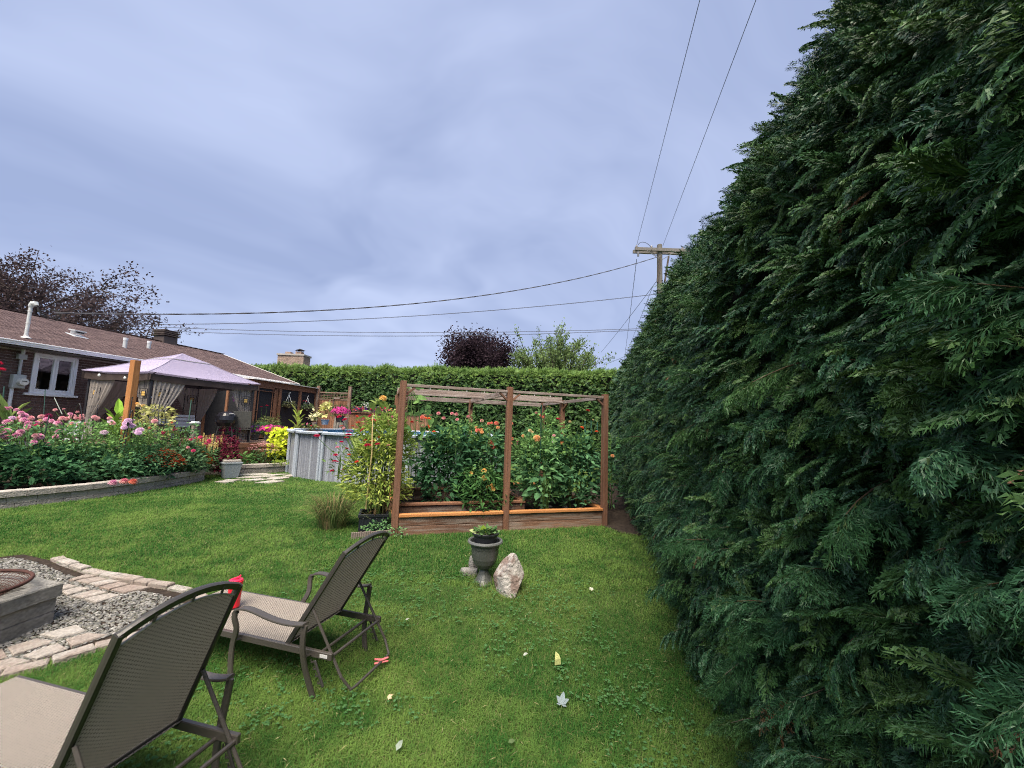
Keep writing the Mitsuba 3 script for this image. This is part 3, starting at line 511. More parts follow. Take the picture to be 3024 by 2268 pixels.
for k, (p, s, lab) in enumerate([((-.44, 4.78, -.07), (.10, .07, .06), 'low brown stone left of the urn foot'), ((-.36, 4.74, -.075), (.075, .06, .075), 'small squarish stone touching the urn foot'), ((-.37, 4.86, .0), (.07, .06, .13), 'upright pale stone standing behind the urn')]):
    st = thing('stone', lab, 'stone'); own(st, boulder(s, 11 + k, [((0, 0, 1), .6), ((-1, -.4, .2), .6), ((.7, -1, .3), .65)], RT(p, k)), 'timberblock', smooth=25)
# ---------------------------------------------------------------- grass
house_n = np.array([.9806, -.1961]); 
bedwall = np.array([(-9.4, 4.6), (-8.7, 5.6), (-8.11, 6.6), (-7.76, 7.4), (-7.60, 8.1), (-7.55, 8.9), (-7.54, 9.6), (-7.62, 10.2), (-7.95, 10.62), (-8.5, 10.9)])
BW = spline(bedwall, 200)
PM = np.array([-.03, 6.43]); PF = np.array([.9537, .3007]); PR = np.array([-.3007, .9537])
def pg(f, k, z=None):
    q = PM + PF * f + PR * k; return q if z is None else np.array([q[0], q[1], z])
perg_poly = sg.Polygon([pg(-1.72, -.06), pg(1.80, -.06), pg(1.80, 3.1), pg(-1.72, 3.1)])
dirt_poly = sg.Polygon([(1.62, 6.82), (1.8, 6.45), (2.05, 6.35), (2.6, 6.6), (3.2, 9), (3.9, 12.6), (2.5, 12.2), (1.9, 10.6), (1.3, 10.2), (1.7, 7.6)])
POOLC, POOLR = np.array([-3.77, 13.9]), 3.3
bed_poly = sg.Polygon(np.vstack([BW[:, :2], [(-9.5, 11.5), (-13, 12), (-14, 4)]])).buffer(0)
noplant = shapely.union_all([patio_poly, bed_poly, perg_poly, dirt_poly, sg.Point(POOLC).buffer(POOLR), sg.Polygon([(-2.1, 5.72), (-1.6, 6.0), (-1.7, 6.5), (-2.25, 6.4)]), sg.Point(.05, 4.38).buffer(.13), sg.Point(-.235, 4.6).buffer(.1)])
yard = sg.Polygon([(-9.5, 1.0), (1.2, 1.0), (5.2, 17), (-8.5, 17)])
grass_area = yard.difference(noplant)
pg_grass = prep(grass_area)
def grass(n, y0, y1, h, w, seed):
    r = np.random.default_rng(seed); lo, hi = -9.2, 4.8; y = np.exp(r.uniform(math.log(y0), math.log(y1), n)) if y0 < 3 else r.uniform(y0, y1, n); xl = np.maximum(-1.36 * y - .3, lo); xh = np.minimum(.2 * y + .98, 1.3 * y + .3); x = xl + (xh - xl) * r.random(n)
    k = shapely.contains_xy(grass_area, x, y); x, y = x[k], y[k]; n = len(x); z = ground_z(y)
    tall = meshkit.fbm(np.stack([x * 1.7, y * 1.7, 0 * x], -1), 3, seed=2); a = r.uniform(0, 6.283, n) ; H = h * r.uniform(.5, 1.25, n) * (.7 + .7 * tall); lean = r.uniform(.3, 1.7, n) * H
    d = np.stack([np.cos(a), np.sin(a)], -1); s = np.stack([-d[:, 1], d[:, 0]], -1) * (w * r.uniform(.7, 1.3, n))[:, None] / 2; b = np.stack([x, y], -1); Z = lambda q: np.c_[q, z][:, :2]
    v = np.zeros((n, 5, 3)); v[:, 0, :2], v[:, 1, :2] = b - s, b + s; m = b + d * (lean * .35)[:, None]; v[:, 2, :2], v[:, 3, :2] = m - s * .8, m + s * .8; v[:, 4, :2] = b + d * lean[:, None]
    v[:, :2, 2] = (z - .005)[:, None]; v[:, 2:4, 2] = (z + H * .6)[:, None]; v[:, 4, 2] = z + H * (1 - .3 * lean / H)
    f = (np.array([(0, 1, 2), (1, 3, 2), (2, 3, 4)])[None] + (np.arange(n) * 5)[:, None, None]).reshape(-1, 3); uv = np.repeat(r.random((n, 1)), 5, 0) * np.ones((1, 2)); return v.reshape(-1, 3), f, uv
gk = structure('grass', 'short mown grass blades of the lawn', 'stuff')
G = [grass(300000, 1.1, 4.6, .038, .0034, 1), grass(130000, 4.5, 8., .038, .0066, 2), grass(70000, 8., 15, .040, .012, 3)]
off = np.cumsum([0] + [len(g[0]) for g in G]); own(gk, (np.vstack([g[0] for g in G]), np.vstack([g[1] + o for g, o in zip(G, off)])), 'grass_blade', uv=np.vstack([g[2] for g in G]))
ck = structure('clover', 'patches of clover and broad weeds growing among the lawn grass', 'stuff')
def clover():
    r = np.random.default_rng(9); b = B(); c = np.stack([r.uniform(-2.2, 1.2, 900), r.uniform(1.6, 4.8, 900)], -1); k = meshkit.fbm(np.c_[c * .9, np.zeros(900)], 3, seed=21); c = c[(k > .50 + .05 * (c[:, 0] > -.3)) & shapely.contains_xy(grass_area, c[:, 0], c[:, 1])]
    for q in c:
        m = r.integers(2, 6); P = q + r.normal(0, .035, (m, 2)); z = ground_z(P[:, 1]) + r.uniform(.03, .045, m)
        for p, zz in zip(P, z):
            a0 = r.uniform(0, 6.28); a = a0 + np.arange(3) * 2.09; leafset(b, np.tile([p[0], p[1], zz], (3, 1)), np.stack([np.cos(a), np.sin(a), 0 * a + .1], -1), [[0, 0, 1.]] * 3, r.uniform(.010, .019), r.uniform(.010, .017), vary(r, (.055, .15, .05), (.10, .21, .08), 3), 'rhomb')
    return b
own(ck, clover(), 'leaf')
cl_ = structure('grass_clippings', 'dry pale grass clippings strewn over the lawn', 'stuff'); b = B(); r = np.random.default_rng(14); p = np.stack([r.uniform(-4.5, 2.2, 5200), np.exp(r.uniform(.4, 2.2, 5200))], -1); p = p[shapely.contains_xy(grass_area, p[:, 0], p[:, 1])]; k = meshkit.fbm(np.c_[p * 1.1, np.zeros(len(p))], 3, seed=33); p = p[k + r.normal(0, .08, len(p)) > .52]; p = p[::2]; n = len(p); a = r.uniform(0, 6.28, n)
leafset(b, np.c_[p, ground_z(p[:, 1]) + r.uniform(.022, .045, n)], np.stack([np.cos(a), np.sin(a), r.normal(0, .25, n)], -1), np.array([0, 0, 1.]) + r.normal(0, .3, (n, 3)), r.uniform(.02, .06, n), r.uniform(.002, .0045, n), vary(r, (.30, .26, .12), (.42, .38, .22), n), 'rhomb'); own(cl_, b, 'leaf')
rt = structure('rough_grass', 'longer grass left standing at the feet of the boulder and urn', 'stuff'); b = B(); r = np.random.default_rng(16); n = 420; a = r.uniform(0, 6.28, n); o = r.random(n) < .6; p = np.where(o[:, None], np.stack([.05 + .17 * np.cos(a), 4.38 + .15 * np.sin(a)], -1), np.stack([-.235 + .125 * np.cos(a), 4.6 + .125 * np.sin(a)], -1)) + r.normal(0, .02, (n, 2))
leafset(b, np.c_[p, ground_z(p[:, 1])], np.stack([r.normal(0, .4, n), r.normal(0, .4, n), np.ones(n)], -1), r.normal(0, 1, (n, 3)), r.uniform(.04, .09, n), .005, vary(r, (.06, .14, .03), (.20, .24, .08), n), 'rhomb'); own(rt, b, 'leaf')
# fallen leaves and petals
def fallen(pos, L, c, yaw, label, kind='heart', tilt=.5, name='fallen_leaf', cat='leaf'):
    k = thing(name, label, cat); b = B(); p = np.array(pos) + (0, 0, .045); a = np.array([math.cos(yaw), math.sin(yaw), tilt]); nrm = np.array([-.3 * math.cos(yaw), -.5, 1.])
    if kind == 'maple':
        for da, l in ((0, 1.), (.75, .8), (-.75, .8), (1.6, .45), (-1.6, .45)):
            x = unit(a); y = unit(np.cross(nrm, x)); leafset(b, [p], [x * math.cos(da) + y * math.sin(da)], [nrm], L * l, L * .52 * l, [c], 'leaf')
        b.tube([p, p - unit(a) * L * .5 + (0, 0, -.01), p - unit(a) * L * .9 + (0.01, 0, -.02)], .0016, 4, (.25, .28, .14))
    else: leafset(b, [p], [a], [nrm], L, L * .6, [c], kind)
    own(k, b, 'leaf')
fallen((.40, 2.84, -.25), .075, (.27, .33, .35), 1.2, 'pale grey backed maple leaf lying on the lawn, lower middle', 'maple', 1.1)
fallen((-.57, 2.42, -.25), .06, (.30, .35, .30), 1.2, 'small curled grey green leaf at the bottom edge of the lawn', 'leaf')
fallen((-.74, 2.83, -.24), .035, (.62, .50, .33), .5, 'tan curled leaf on the lawn right of the near lounger', 'maple')
fallen((.92, 4.41, -.12), .045, (.62, .60, .50), 2.2, 'cream fallen blossom on the lawn right of the boulder', 'maple')
fallen((.42, 3.22, -.215), .085, (.50, .52, .22), 1.9, 'single straw yellow grass blade standing in the lawn', 'blade', 1.6)
fallen((.16, 3.32, -.21), .04, (.45, .47, .42), .1, 'whitish leaf scrap on the lawn before the yellow blade', 'leaf')
fallen((-.87, 3.75, -.18), .035, (.5, .5, .42), .3, 'pale twig scrap on the lawn behind the pink clip', 'leaf')
fallen((.05, 2.5, -.245), .045, (.12, .17, .08), .4, 'dull green leaf flat on the near lawn', 'leaf', .1)
# ---------------------------------------------------------------- house (frame: s along the wall, t out of it, z up)
HO, Hd, Hn = np.array([-12.25, 10, 0]), np.array([.1961, .9806, 0]), np.array([.9806, -.1961, 0])
def W(s, t, z): return HO + Hd * s + Hn * t + np.array([0, 0, z])
HM = np.eye(4); HM[:3, 0], HM[:3, 1], HM[:3, 3] = Hd, Hn, HO     # local (s, t, z) -> world (mirrored)
Zx = np.array([0, 0, 1.])
def hbox(b, s0, s1, t0, t1, z0, z1, color=None, ch=.004, **k):
    c = W((s0 + s1) / 2, (t0 + t1) / 2, (z0 + z1) / 2); x, y, z = Hd * (s1 - s0) / 2, Hn * (t1 - t0) / 2, Zx * (z1 - z0) / 2
    L = [s1 - s0, t1 - t0, z1 - z0]; o = int(np.argmax(L)); A = [x, y, z]; A = A[o:] + A[:o]; return b.box(c, *A, color, ch, **k)
def tiny(b, c, x, y, z, uv):
    c, x, y, z = (np.asarray(a, float) for a in (c, x, y, z)); v = np.array([c + a * x + d * y + e * z for a in (-1, 1) for d in (-1, 1) for e in (-1, 1)])
    f = np.array([[0, 1, 3], [0, 3, 2], [4, 6, 7], [4, 7, 5], [0, 4, 5], [0, 5, 1], [2, 3, 7], [2, 7, 6], [0, 2, 6], [0, 6, 4], [1, 5, 7], [1, 7, 3]])
    if np.dot(np.cross(x, y), z) < 0: f = f[:, ::-1]
    return b.add(v, f, uv)
house = thing('brick_house', 'brown brick bungalow with a brown shingled roof at the left edge', 'house')
WHITE = (.83, .84, .86)
WIN1, WIN2 = (.13, 1.03, 2.03, 3.06), (2.08, 2.92, 2.18, 2.68)
def wall_mesh():
    b = B(); S0, S1, ZT = -4.5, 8.9, 3.12
    for s0, s1, z0, z1 in [(S0, WIN1[0], 0, ZT), (WIN1[0], WIN1[1], 0, WIN1[2]), (WIN1[0], WIN1[1], WIN1[3], ZT), (WIN1[1], WIN2[0], 0, ZT), (WIN2[0], WIN2[1], 0, WIN2[2]), (WIN2[0], WIN2[1], WIN2[3], ZT), (WIN2[1], S1, 0, ZT)]:
        tiny(b, W((s0 + s1) / 2, -.11, (z0 + z1) / 2), Hd * (s1 - s0) / 2, Hn * .1, Zx * (z1 - z0) / 2, (0, 0))
    tiny(b, W(8.8, -4, 1.56), Hd * .1, Hn * 3.9, Zx * 1.56, (0, 0)); return b
wl = part(house, 'wall', wall_mesh(), 'mortar')
r = np.random.default_rng(12); rows = []
for k in range(34):
    z = .82 + k * .068; s = -1.6 + (k % 2) * .105
    while s < 6.6:
        e = s + .198; segs = [(s, e)]
        for w_ in (WIN1, WIN2):                 # bricks are cut where they meet a window
            if z + .056 > w_[2] - .06 and z < w_[3]: segs = [q for a, c in segs for q in ((a, min(c, w_[0] - .008)), (max(a, w_[1] + .008), c)) if q[1] - q[0] > .02] if any(c > w_[0] and a < w_[1] for a, c in segs) else segs
        if z < 3.06: rows += [(a, c, z) for a, c in segs]
        s += .21
rows.sort(key=lambda q: -(q[2] > 1.15) * 10 + q[0]); rest = B()
for i, (s, e, z) in enumerate(rows):
    vis = i < 300; b = B() if vis else rest
    tiny(b, W((s + e) / 2, .0, z + .028), Hd * (e - s) / 2, Hn * (.006 + r.uniform(0, .002)), Zx * .028, (r.random(), 0))
    if vis: part(wl, 'brick', b, 'brick')
part(wl, 'brickwork', rest, 'brick', kind='stuff')
def window(q, sash, sill=True):
    s0, s1, z0, z1 = q; w = part(house, 'window', B().add(*dark_room(q)), 'near_black'); fw = .065
    for a in ((s0, s0 + fw, z0, z1), (s1 - fw, s1, z0, z1), (s0 + fw, s1 - fw, z0, z0 + fw), (s0 + fw, s1 - fw, z1 - fw, z1)):
        b = B(WHITE); hbox(b, a[0], a[1], -.06, .025, a[2], a[3]); part(w, 'frame', b, 'paint')
    n = sash; cw = (s1 - s0 - 2 * fw) / n
    for i in range(n):
        a0, a1 = s0 + fw + i * cw, s0 + fw + (i + 1) * cw; sw = .05
        for a in ((a0 + .003, a0 + sw, z0 + fw + .003, z1 - fw - .003), (a1 - sw, a1 - .003, z0 + fw + .003, z1 - fw - .003), (a0 + sw, a1 - sw, z0 + fw + .003, z0 + fw + sw), (a0 + sw, a1 - sw, z1 - fw - sw, z1 - fw - .003)):
            b = B(WHITE); hbox(b, a[0], a[1], -.05, .012, a[2], a[3]); part(w, 'sash', b, 'paint')
        b = B(); b.quad(W(a0 + sw, -.02, z0 + fw + sw), W(a1 - sw, -.02, z0 + fw + sw), W(a1 - sw, -.02, z1 - fw - sw), W(a0 + sw, -.02, z1 - fw - sw)); part(w, 'pane', b, 'pane')
    b = B((.78, .78, .79)); hbox(b, s0 - .1, s1 + .07, -.02, .075, z0 - .06, z0 - .003); part(w, 'sill', b, 'paint')
def dark_room(q):  # shallow box behind the panes; the darkness of the unlit room is its colour
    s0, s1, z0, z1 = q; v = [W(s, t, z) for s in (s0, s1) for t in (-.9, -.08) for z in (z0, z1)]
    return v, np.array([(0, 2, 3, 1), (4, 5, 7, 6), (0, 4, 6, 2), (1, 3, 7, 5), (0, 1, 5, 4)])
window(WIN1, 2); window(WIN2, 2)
# roof
def RP(s, l, o=0.):   # point on the front slope: l metres up from the eave, o proud of it
    k = unit([-4.5, 1.43]); return W(s, .52 + k[0] * l - k[1] * o * -1 * -1, 3.24 + k[1] * l) + Hn * (.303 * o) + Zx * (.953 * o)
b = B(); RL = 4.72
for l0, l1, tt in ((0, RL, 1),): b.add([RP(-4.6, 0), RP(9.0, 0), RP(9.0, RL), RP(-4.6, RL), W(-4.6, .5, 3.12), W(9.0, .5, 3.12), W(9.0, -4, 4.5), W(-4.6, -4, 4.5), W(9.0, -8.5, 3.12), W(-4.6, -8.5, 3.12), W(9.0, -8.5, 3.24), W(-4.6, -8.5, 3.24)], [(0, 1, 2, 3), (4, 7, 6, 5), (1, 5, 6, 2), (0, 3, 7, 4), (3, 2, 10, 11), (2, 6, 8, 10), (6, 7, 9, 8), (0, 4, 5, 1)])
roof = part(house, 'roof', b, 'near_black'); r = np.random.default_rng(31); b = B(); uvs = []
nr = 36; ex = RL / nr
for k in range(nr):
    s = -3.6 + r.uniform(0, .3)
    while s < 9.05:
        e = min(s + r.uniform(.13, .36), 9.06); l0 = k * ex - .012; o = .012 + r.uniform(0, .006); g = .003
        v = [RP(s + g, l0, o), RP(e - g, l0, o), RP(e - g, l0 + ex + .02, .004), RP(s + g, l0 + ex + .02, .004), RP(s + g, l0, .001), RP(e - g, l0, .001)]; b.add(v, [(0, 1, 2), (0, 2, 3), (4, 5, 1), (4, 1, 0)], (r.random(), 0)); s = e
part(roof, 'shingles', b, 'shingle', kind='stuff'); b = B(); s = -3.6
while s < 9.0:
    tiny(b, W(s + .15, -4, 4.693 + r.uniform(0, .004)), Hd * .155 + Zx * .004, Hn * .11, Zx * .008, (r.random(), 0)); s += .28
part(roof, 'ridge_cap', b, 'shingle', kind='stuff')
b = B((.85, .86, .88))
for z0, z1, t in ((3.13, 3.165, .545), (3.165, 3.215, .565), (3.215, 3.24, .60)): hbox(b, -4.6, 8.95, .48, t, z0 + .0005, z1 - .0005)
part(house, 'gutter', b, 'paint'); b = B((.09, .075, .068)); hbox(b, -4.6, 8.9, .015, .478, 3.09, 3.118); part(house, 'soffit', b, 'paint')
b = B((.62, .60, .57)); b.add([RP(8.97, 0, .02), RP(9.03, 0, .02), RP(9.03, RL, .02), RP(8.97, RL, .02), RP(8.97, 0, -.10), RP(9.03, 0, -.10), RP(9.03, RL, -.10), RP(8.97, RL, -.10)], [(0, 1, 2, 3), (1, 5, 6, 2), (0, 4, 5, 1), (0, 3, 7, 4)]); part(house, 'rake_trim', b, 'paint')
# roof furniture
GAL = (.42, .44, .46)
v_ = part(house, 'roof_vent', B(GAL).box(RP(1.86, 2.2, .015), Hd * .19, Hn * .2 * .95 - Zx * .2 * .303, Zx * .006), 'metalpaint', label='low box vent with a louvred mouth on the roof')
b = B(GAL); p = RP(1.86, 2.2, .12); b.box(p, Hd * .12, Hn * .10, Zx * .03 + Hn * .01); b.box(p + Zx * .05, Hd * .15, Hn * .13 - Zx * .02, Zx * .02); part(v_, 'hood', b, 'metalpaint')
b = B((.02, .02, .02)); b.box(p + Hn * .104 - Zx * .005, Hd * .10, Hn * .004, Zx * .02); part(v_, 'mouth', b, 'matte')
for s, l, w_, h in ((2.77, 1.6, .055, .30), (4.0, 2.35, .055, .24)):
    p = RP(s, l); b = B(GAL); b.tube([p - Zx * .05, p + Zx * h], w_, 14); x = part(house, 'vent_pipe', b, 'metalpaint'); b = B((.55, .57, .60)); b.tube([p + Zx * (h - .05), p + Zx * (h + .03)], w_ + .008, 14); part(x, 'cap', b, 'metalpaint')
BRN = (.075, .058, .053); b = B(BRN); hbox(b, 6.05, 6.62, -4.35, -3.8, 4.3, 4.93); ch_ = part(house, 'chimney', b, 'paint', label='square brown metal chimney at the ridge')
for k in range(4):
    b = B(BRN); o = .07 if k < 3 else .05; hbox(b, 6.05 - o, 6.62 + o, -4.35 - o, -3.8 + o, 4.955 + k * .07, 4.99 + k * .07); part(ch_, 'louvre', b, 'paint')
b = B((.02, .02, .02)); hbox(b, 6.12, 6.55, -4.28, -3.87, 4.93, 5.17); part(ch_, 'core', b, 'matte')
# service mast, meter and conduit on the wall
ms = thing('service_mast', 'grey electrical service mast rising through the eave of the brick house', 'utility mast'); M0, M1 = W(-.13, .10, 3.02), W(-.13, .10, 4.10)
b = B((.47, .49, .49)); b.tube([W(-.13, .10, 2.96), W(-.13, .10, 4.16)], .035, 12); part(ms, 'pipe', b, 'metalpaint')
b = B((.50, .52, .51)); b.tube([W(-.13, .10, 4.08), W(-.13, .10, 4.20), W(-.12, .13, 4.27), W(-.10, .19, 4.27), W(-.09, .22, 4.22)], [.045, .055, .062, .06, .04], 12); part(ms, 'weatherhead', b, 'metalpaint')
b = B((.5, .5, .5)); b.lathe([(.0, 0), (.10, 0), (.095, .012), (.045, .05), (.04, .09)], W(-.13, .10, 3.375), 20); part(ms, 'flashing', b, 'metalpaint')
for z in (3.75, 4.05):
    b = B((.5, .5, .5)); b.tube([W(-.13, .10, z), W(-.13, .10, z + .03)], .042, 12); part(ms, 'clamp', b, 'metalpaint')
b = B((.05, .05, .05))
for q in range(3): b.tube(spline([W(-.08 + .01 * q, .22, 4.23), W(.02 + .04 * q, .30, 4.02 - .05 * q), W(.16 + .05 * q, .32, 3.98 - .03 * q), W(.28 + .04 * q, .3, 4.10), W(.1, .14, 4.16)], 14), .008, 5)
part(ms, 'drip_loop', b, 'matte', kind='stuff')
mb = thing('electric_meter', 'grey electric meter box with a round glass meter on the brick wall', 'meter')
b = B((.40, .42, .41)); hbox(b, -.25, -.02, .012, .15, 2.12, 2.46, ch=.01); part(mb, 'box', b, 'metalpaint')
b = B((.62, .62, .58)); mt = trimesh.creation.cylinder(.085, .14, sections=24); R = np.eye(4); R[:3, 0], R[:3, 1], R[:3, 2], R[:3, 3] = Hd, Zx, Hn * -1 * -1, W(-.11, .2, 2.28); b.tm(mt, None, R); part(mb, 'dial', b, 'gloss')
b = B((.08, .08, .08)); hbox(b, -.155, -.065, .269, .274, 2.285, 2.305); part(mb, 'display', b, 'gloss')
b = B((.36, .37, .36)); hbox(b, -.20, -.04, .012, .11, 2.84, 2.97, ch=.008); part(mb, 'junction_box', b, 'metalpaint')
b = B((.42, .44, .44)); b.tube([W(-.12, .06, 2.44), W(-.12, .06, 2.86)], .03, 10); part(mb, 'conduit', b, 'metalpaint')
b = B((.66, .67, .68)); b.tube([W(-.20, .06, 2.13), W(-.20, .06, 1.2)], .034, 10); part(mb, 'conduit', b, 'metalpaint')
# ---------------------------------------------------------------- deck
deck = thing('wooden_deck', 'raised wooden deck with a board skirt between the house and the pool', 'deck')
DP = [(.3, .03), (.45, 3.1), (3.62, 3.62), (4.15, 4.45), (4.55, 5.1), (9.2, 5.3), (9.2, .03)]
dk2 = sg.Polygon([tuple(W(a, b_, 0)[:2]) for a, b_ in DP]).difference(sg.Point(POOLC).buffer(POOLR + .12)); dk2 = max(getattr(dk2, 'geoms', [dk2]), key=lambda q: q.area)
b = B(); b.tm(prism(dk2.buffer(-.03), .70, .795), uv=(0, 3.5)); part(deck, 'frame', b, 'wood_board'); x0, y0, x1, y1 = dk2.bounds; k = 0
for s in np.arange(.3, 9.2, .142):
    strip = sg.Polygon([tuple(W(s, -.1, 0)[:2]), tuple(W(s + .136, -.1, 0)[:2]), tuple(W(s + .136, 6, 0)[:2]), tuple(W(s, 6, 0)[:2])]).intersection(dk2)
    for g_ in getattr(strip, 'geoms', [strip]):
        if g_.area < .02 or g_.geom_type != 'Polygon': continue
        m = prism(g_, .797, .824); q = (m.vertices[:, :2] - HO[:2]); al = q @ Hn[:2]; cr = q @ Hd[:2] - s; part(deck, 'floor_board', m, 'wood_board', uv=np.c_[al, k + .3 + cr]); k += 1
for (a, c) in (((.45, 3.12), (3.62, 3.64)), ((3.62, 3.64), (4.15, 4.47)), ((4.15, 4.47), (4.55, 5.1))):
    p, q = W(*a, 0), W(*c, 0); L = np.linalg.norm(q - p); t = (q - p) / L; o = np.cross(t, Zx); o = o * np.sign(o @ np.array([1, -.6, 0])); n = max(1, int(L / .098))
    for i in range(n):
        bb = B(); bb.bar(p + t * (L * (i + .5) / n) + o * .012 + Zx * .04, p + t * (L * (i + .5) / n) + o * .012 + Zx * (.69 - .0), L / n - .006, .02, up=o, rnd=i + 40); part(deck, 'skirt_board', bb, 'wood_fence')
    bb = B(); bb.bar(p + o * .025 + Zx * .752, q + o * .025 + Zx * .752, .03, .135); part(deck, 'rim_board', bb, 'wood_stained')
# ---------------------------------------------------------------- gazebo
gz = thing('gazebo', 'fabric gazebo with a pale lilac two tier canopy and brown valance', 'gazebo')
cN, cR, cL = W(.66, 3.0, 2.68), W(3.62, 3.5, 2.68), W(.70, .70, 2.70); cB = cL + cR - cN; cC = (cN + cB) / 2; APX = np.array([cC[0], cC[1], 3.40])
LIL = (.34, .305, .425)
def tier(cs, frac, zt, sag, n=18):
    b = B(LIL)
    for i in range(4):
        a, c = cs[i], cs[(i + 1) % 4]; ta, tc = (p + (np.array([cC[0], cC[1], 0]) - p) * frac * np.array([1, 1, 0]) for p in (a, c)); ta[2] = tc[2] = zt
        u, v = np.meshgrid(np.linspace(0, 1, n), np.linspace(0, 1, n), indexing='ij'); lo = a + (c - a) * u[..., None]; hi = ta + (tc - ta) * u[..., None]; P = lo + (hi - lo) * v[..., None]
        P[..., 2] -= sag * np.sin(math.pi * v) * (.55 + .45 * np.sin(math.pi * u)) + .035 * np.sin(math.pi * u) * (1 - v) * -1 * -1; P[..., 2] += .018 * (meshkit.fbm(P * np.array([2.2, 2.2, 0]) + 4, 3) - .5) * np.sin(math.pi * np.clip(v, 0, 1)); q = (np.arange(n - 1)[:, None] * n + np.arange(n - 1)).ravel()
        b.add(P.reshape(-1, 3), np.stack([q, q + n, q + n + 1, q + 1], -1))
    return b
cs = [cN, cR, cB, cL]; cp = part(gz, 'canopy', tier(cs, .70, 3.20, .055), 'cloth')
b = B((.36, .32, .42))
for p in cs:
    e = p + (np.array([cC[0], cC[1], 0]) - p) * .70 * np.array([1, 1, 0]); e[2] = 3.20; v = np.linspace(0, 1, 12); Q = p + (e - p) * v[:, None]; Q[:, 2] += -.055 * np.sin(math.pi * v) * .55 + .006; b.tube(Q, .008, 5)
part(cp, 'seam', b, 'cloth', kind='stuff')
c2 = [p + (np.array([cC[0], cC[1], 0]) - p) * .66 * np.array([1, 1, 0]) for p in cs]; c2 = [np.array([p[0], p[1], 3.185]) for p in c2]; part(gz, 'top_canopy', tier(c2, 1., 3.42, .02, 7), 'cloth')
b = B((.36, .35, .36))
for i in range(4):
    a, c = c2[i], c2[(i + 1) % 4]; b.tube([a - Zx * .015, (a + c) / 2 - Zx * .02, c - Zx * .015], .016, 6)
part(gz, 'vent_trim', b, 'cloth')
VB = (.085, .066, .062)
for i in range(4):
    a, c = cs[i], cs[(i + 1) % 4]; n = 24; u = np.linspace(0, 1, n); o = unit(np.cross(c - a, Zx)); o *= np.sign(o @ (a - cC)); T = a + (c - a) * u[:, None] - Zx * (.045 + .03 * np.sin(math.pi * u))[:, None] - o * .05
    Bt = T - Zx * (.16 + .02 * np.abs(np.sin(2 * math.pi * u)))[:, None] + o * (.012 * np.sin(u * 34))[:, None]; b = B(VB); q = np.arange(n - 1); b.add(np.vstack([T, Bt]), np.stack([q, q + 1, q + n + 1, q + n], -1)); part(gz, 'valance', b, 'cloth')
    e0, e1 = a + (cC - a) * .06 * np.array([1, 1, 0]), c + (cC - c) * .06 * np.array([1, 1, 0]); b = B((.03, .028, .03)); b.tube([e0 - Zx * .09, e1 - Zx * .09], .022, 6); part(gz, 'top_rail', b, 'metalpaint')
    b = B((.03, .028, .03)); b.tube([e0 - Zx * .09, APX - Zx * .06], .016, 6); part(gz, 'rafter', b, 'metalpaint')
IRON, AMB = (.028, .027, .033), (.62, .40, .12)
def gpanel(base, dr_, w=.42):
    b = B(IRON); z0, z1 = .84, 2.52; P = lambda x, z: np.array([base[0], base[1], 0]) + dr_ * x + Zx * z
    b.bar(P(w, z0), P(w, z1), .02, .02, up=dr_); 
    for z in (1.0, 1.45, 1.75, 2.12, 2.5): b.bar(P(.02, z), P(w - .012, z), .011, .011)
    cz = 2.12; cx = w * .5; b.bar(P(cx, 1.0), P(cx, cz - .125), .011, .011, up=dr_); b.bar(P(cx, cz + .125), P(cx, 2.5), .011, .011, up=dr_)
    for h in (.125, .065):
        for sx in (-1, 1): b.bar(P(cx + sx * h, cz - h), P(cx + sx * h, cz + h), .015, .015, up=dr_); b.bar(P(cx - h, cz + sx * h), P(cx + h, cz + sx * h), .015, .015)
    pn = part(gz, 'lattice_panel', b, 'metalpaint'); nn = unit(np.cross(dr_, Zx)); b = B(AMB); b.box(P(cx, cz), dr_ * .052, nn * .004, Zx * .052); part(pn, 'amber_pane', b, 'gloss')
posts = []
for i, p in enumerate(cs):
    q = p + (np.array([cC[0], cC[1], 0]) - p) * .09 * np.array([1, 1, 0]); posts.append(q)
    bb = B(IRON); bb.bar(np.array([q[0], q[1], .825]), np.array([q[0], q[1], 2.62]), .055, .055, up=Hd); part(gz, 'post', bb, 'metalpaint')
for i in range(4):
    for j in (1, -1): gpanel(posts[i], unit((posts[(i + j) % 4] - posts[i]) * np.array([1, 1, 0])))
def curtain(base, dr_, pull, z1=2.48, z0=.9, w=.55, tie=1.45):
    n, m = 26, 16; u, v = np.meshgrid(np.linspace(0, 1, n), np.linspace(0, 1, m), indexing='ij'); z = z1 + (z0 - z1) * v; sq = np.where(z > tie, 1 - .75 * ((z1 - z) / (z1 - tie)) ** 1.3, .25 + .12 * ((tie - z) / (tie - z0)))
    nn = unit(np.cross(dr_, Zx)); X = .03 + w * u * sq + pull * (1 - sq) * 0; fold = .028 * np.sin(u * 42 + .6 * v) * (.4 + .6 * sq)
    P = np.array([base[0], base[1], 0]) + dr_ * X[..., None] + nn * (fold + .03)[..., None] + Zx * z[..., None]; b = B((.40, .36, .33)); q = (np.arange(n - 1)[:, None] * m + np.arange(m - 1)).ravel(); b.add(P.reshape(-1, 3), np.stack([q, q + m, q + m + 1, q + 1], -1)); part(gz, 'curtain', b, 'cloth')
for i, j, w_ in ((0, 1, .75), (0, -1, .5), (1, -1, .6), (3, 1, .8), (3, -1, .9), (2, -1, .7), (2, 1, .7), (1, 1, .5)):
    dr_ = unit((posts[(i + j) % 4] - posts[i]) * np.array([1, 1, 0])); c = posts[i] + (cC - posts[i]) * .02 * np.array([1, 1, 0]); curtain(c, dr_, 0, w=w_)
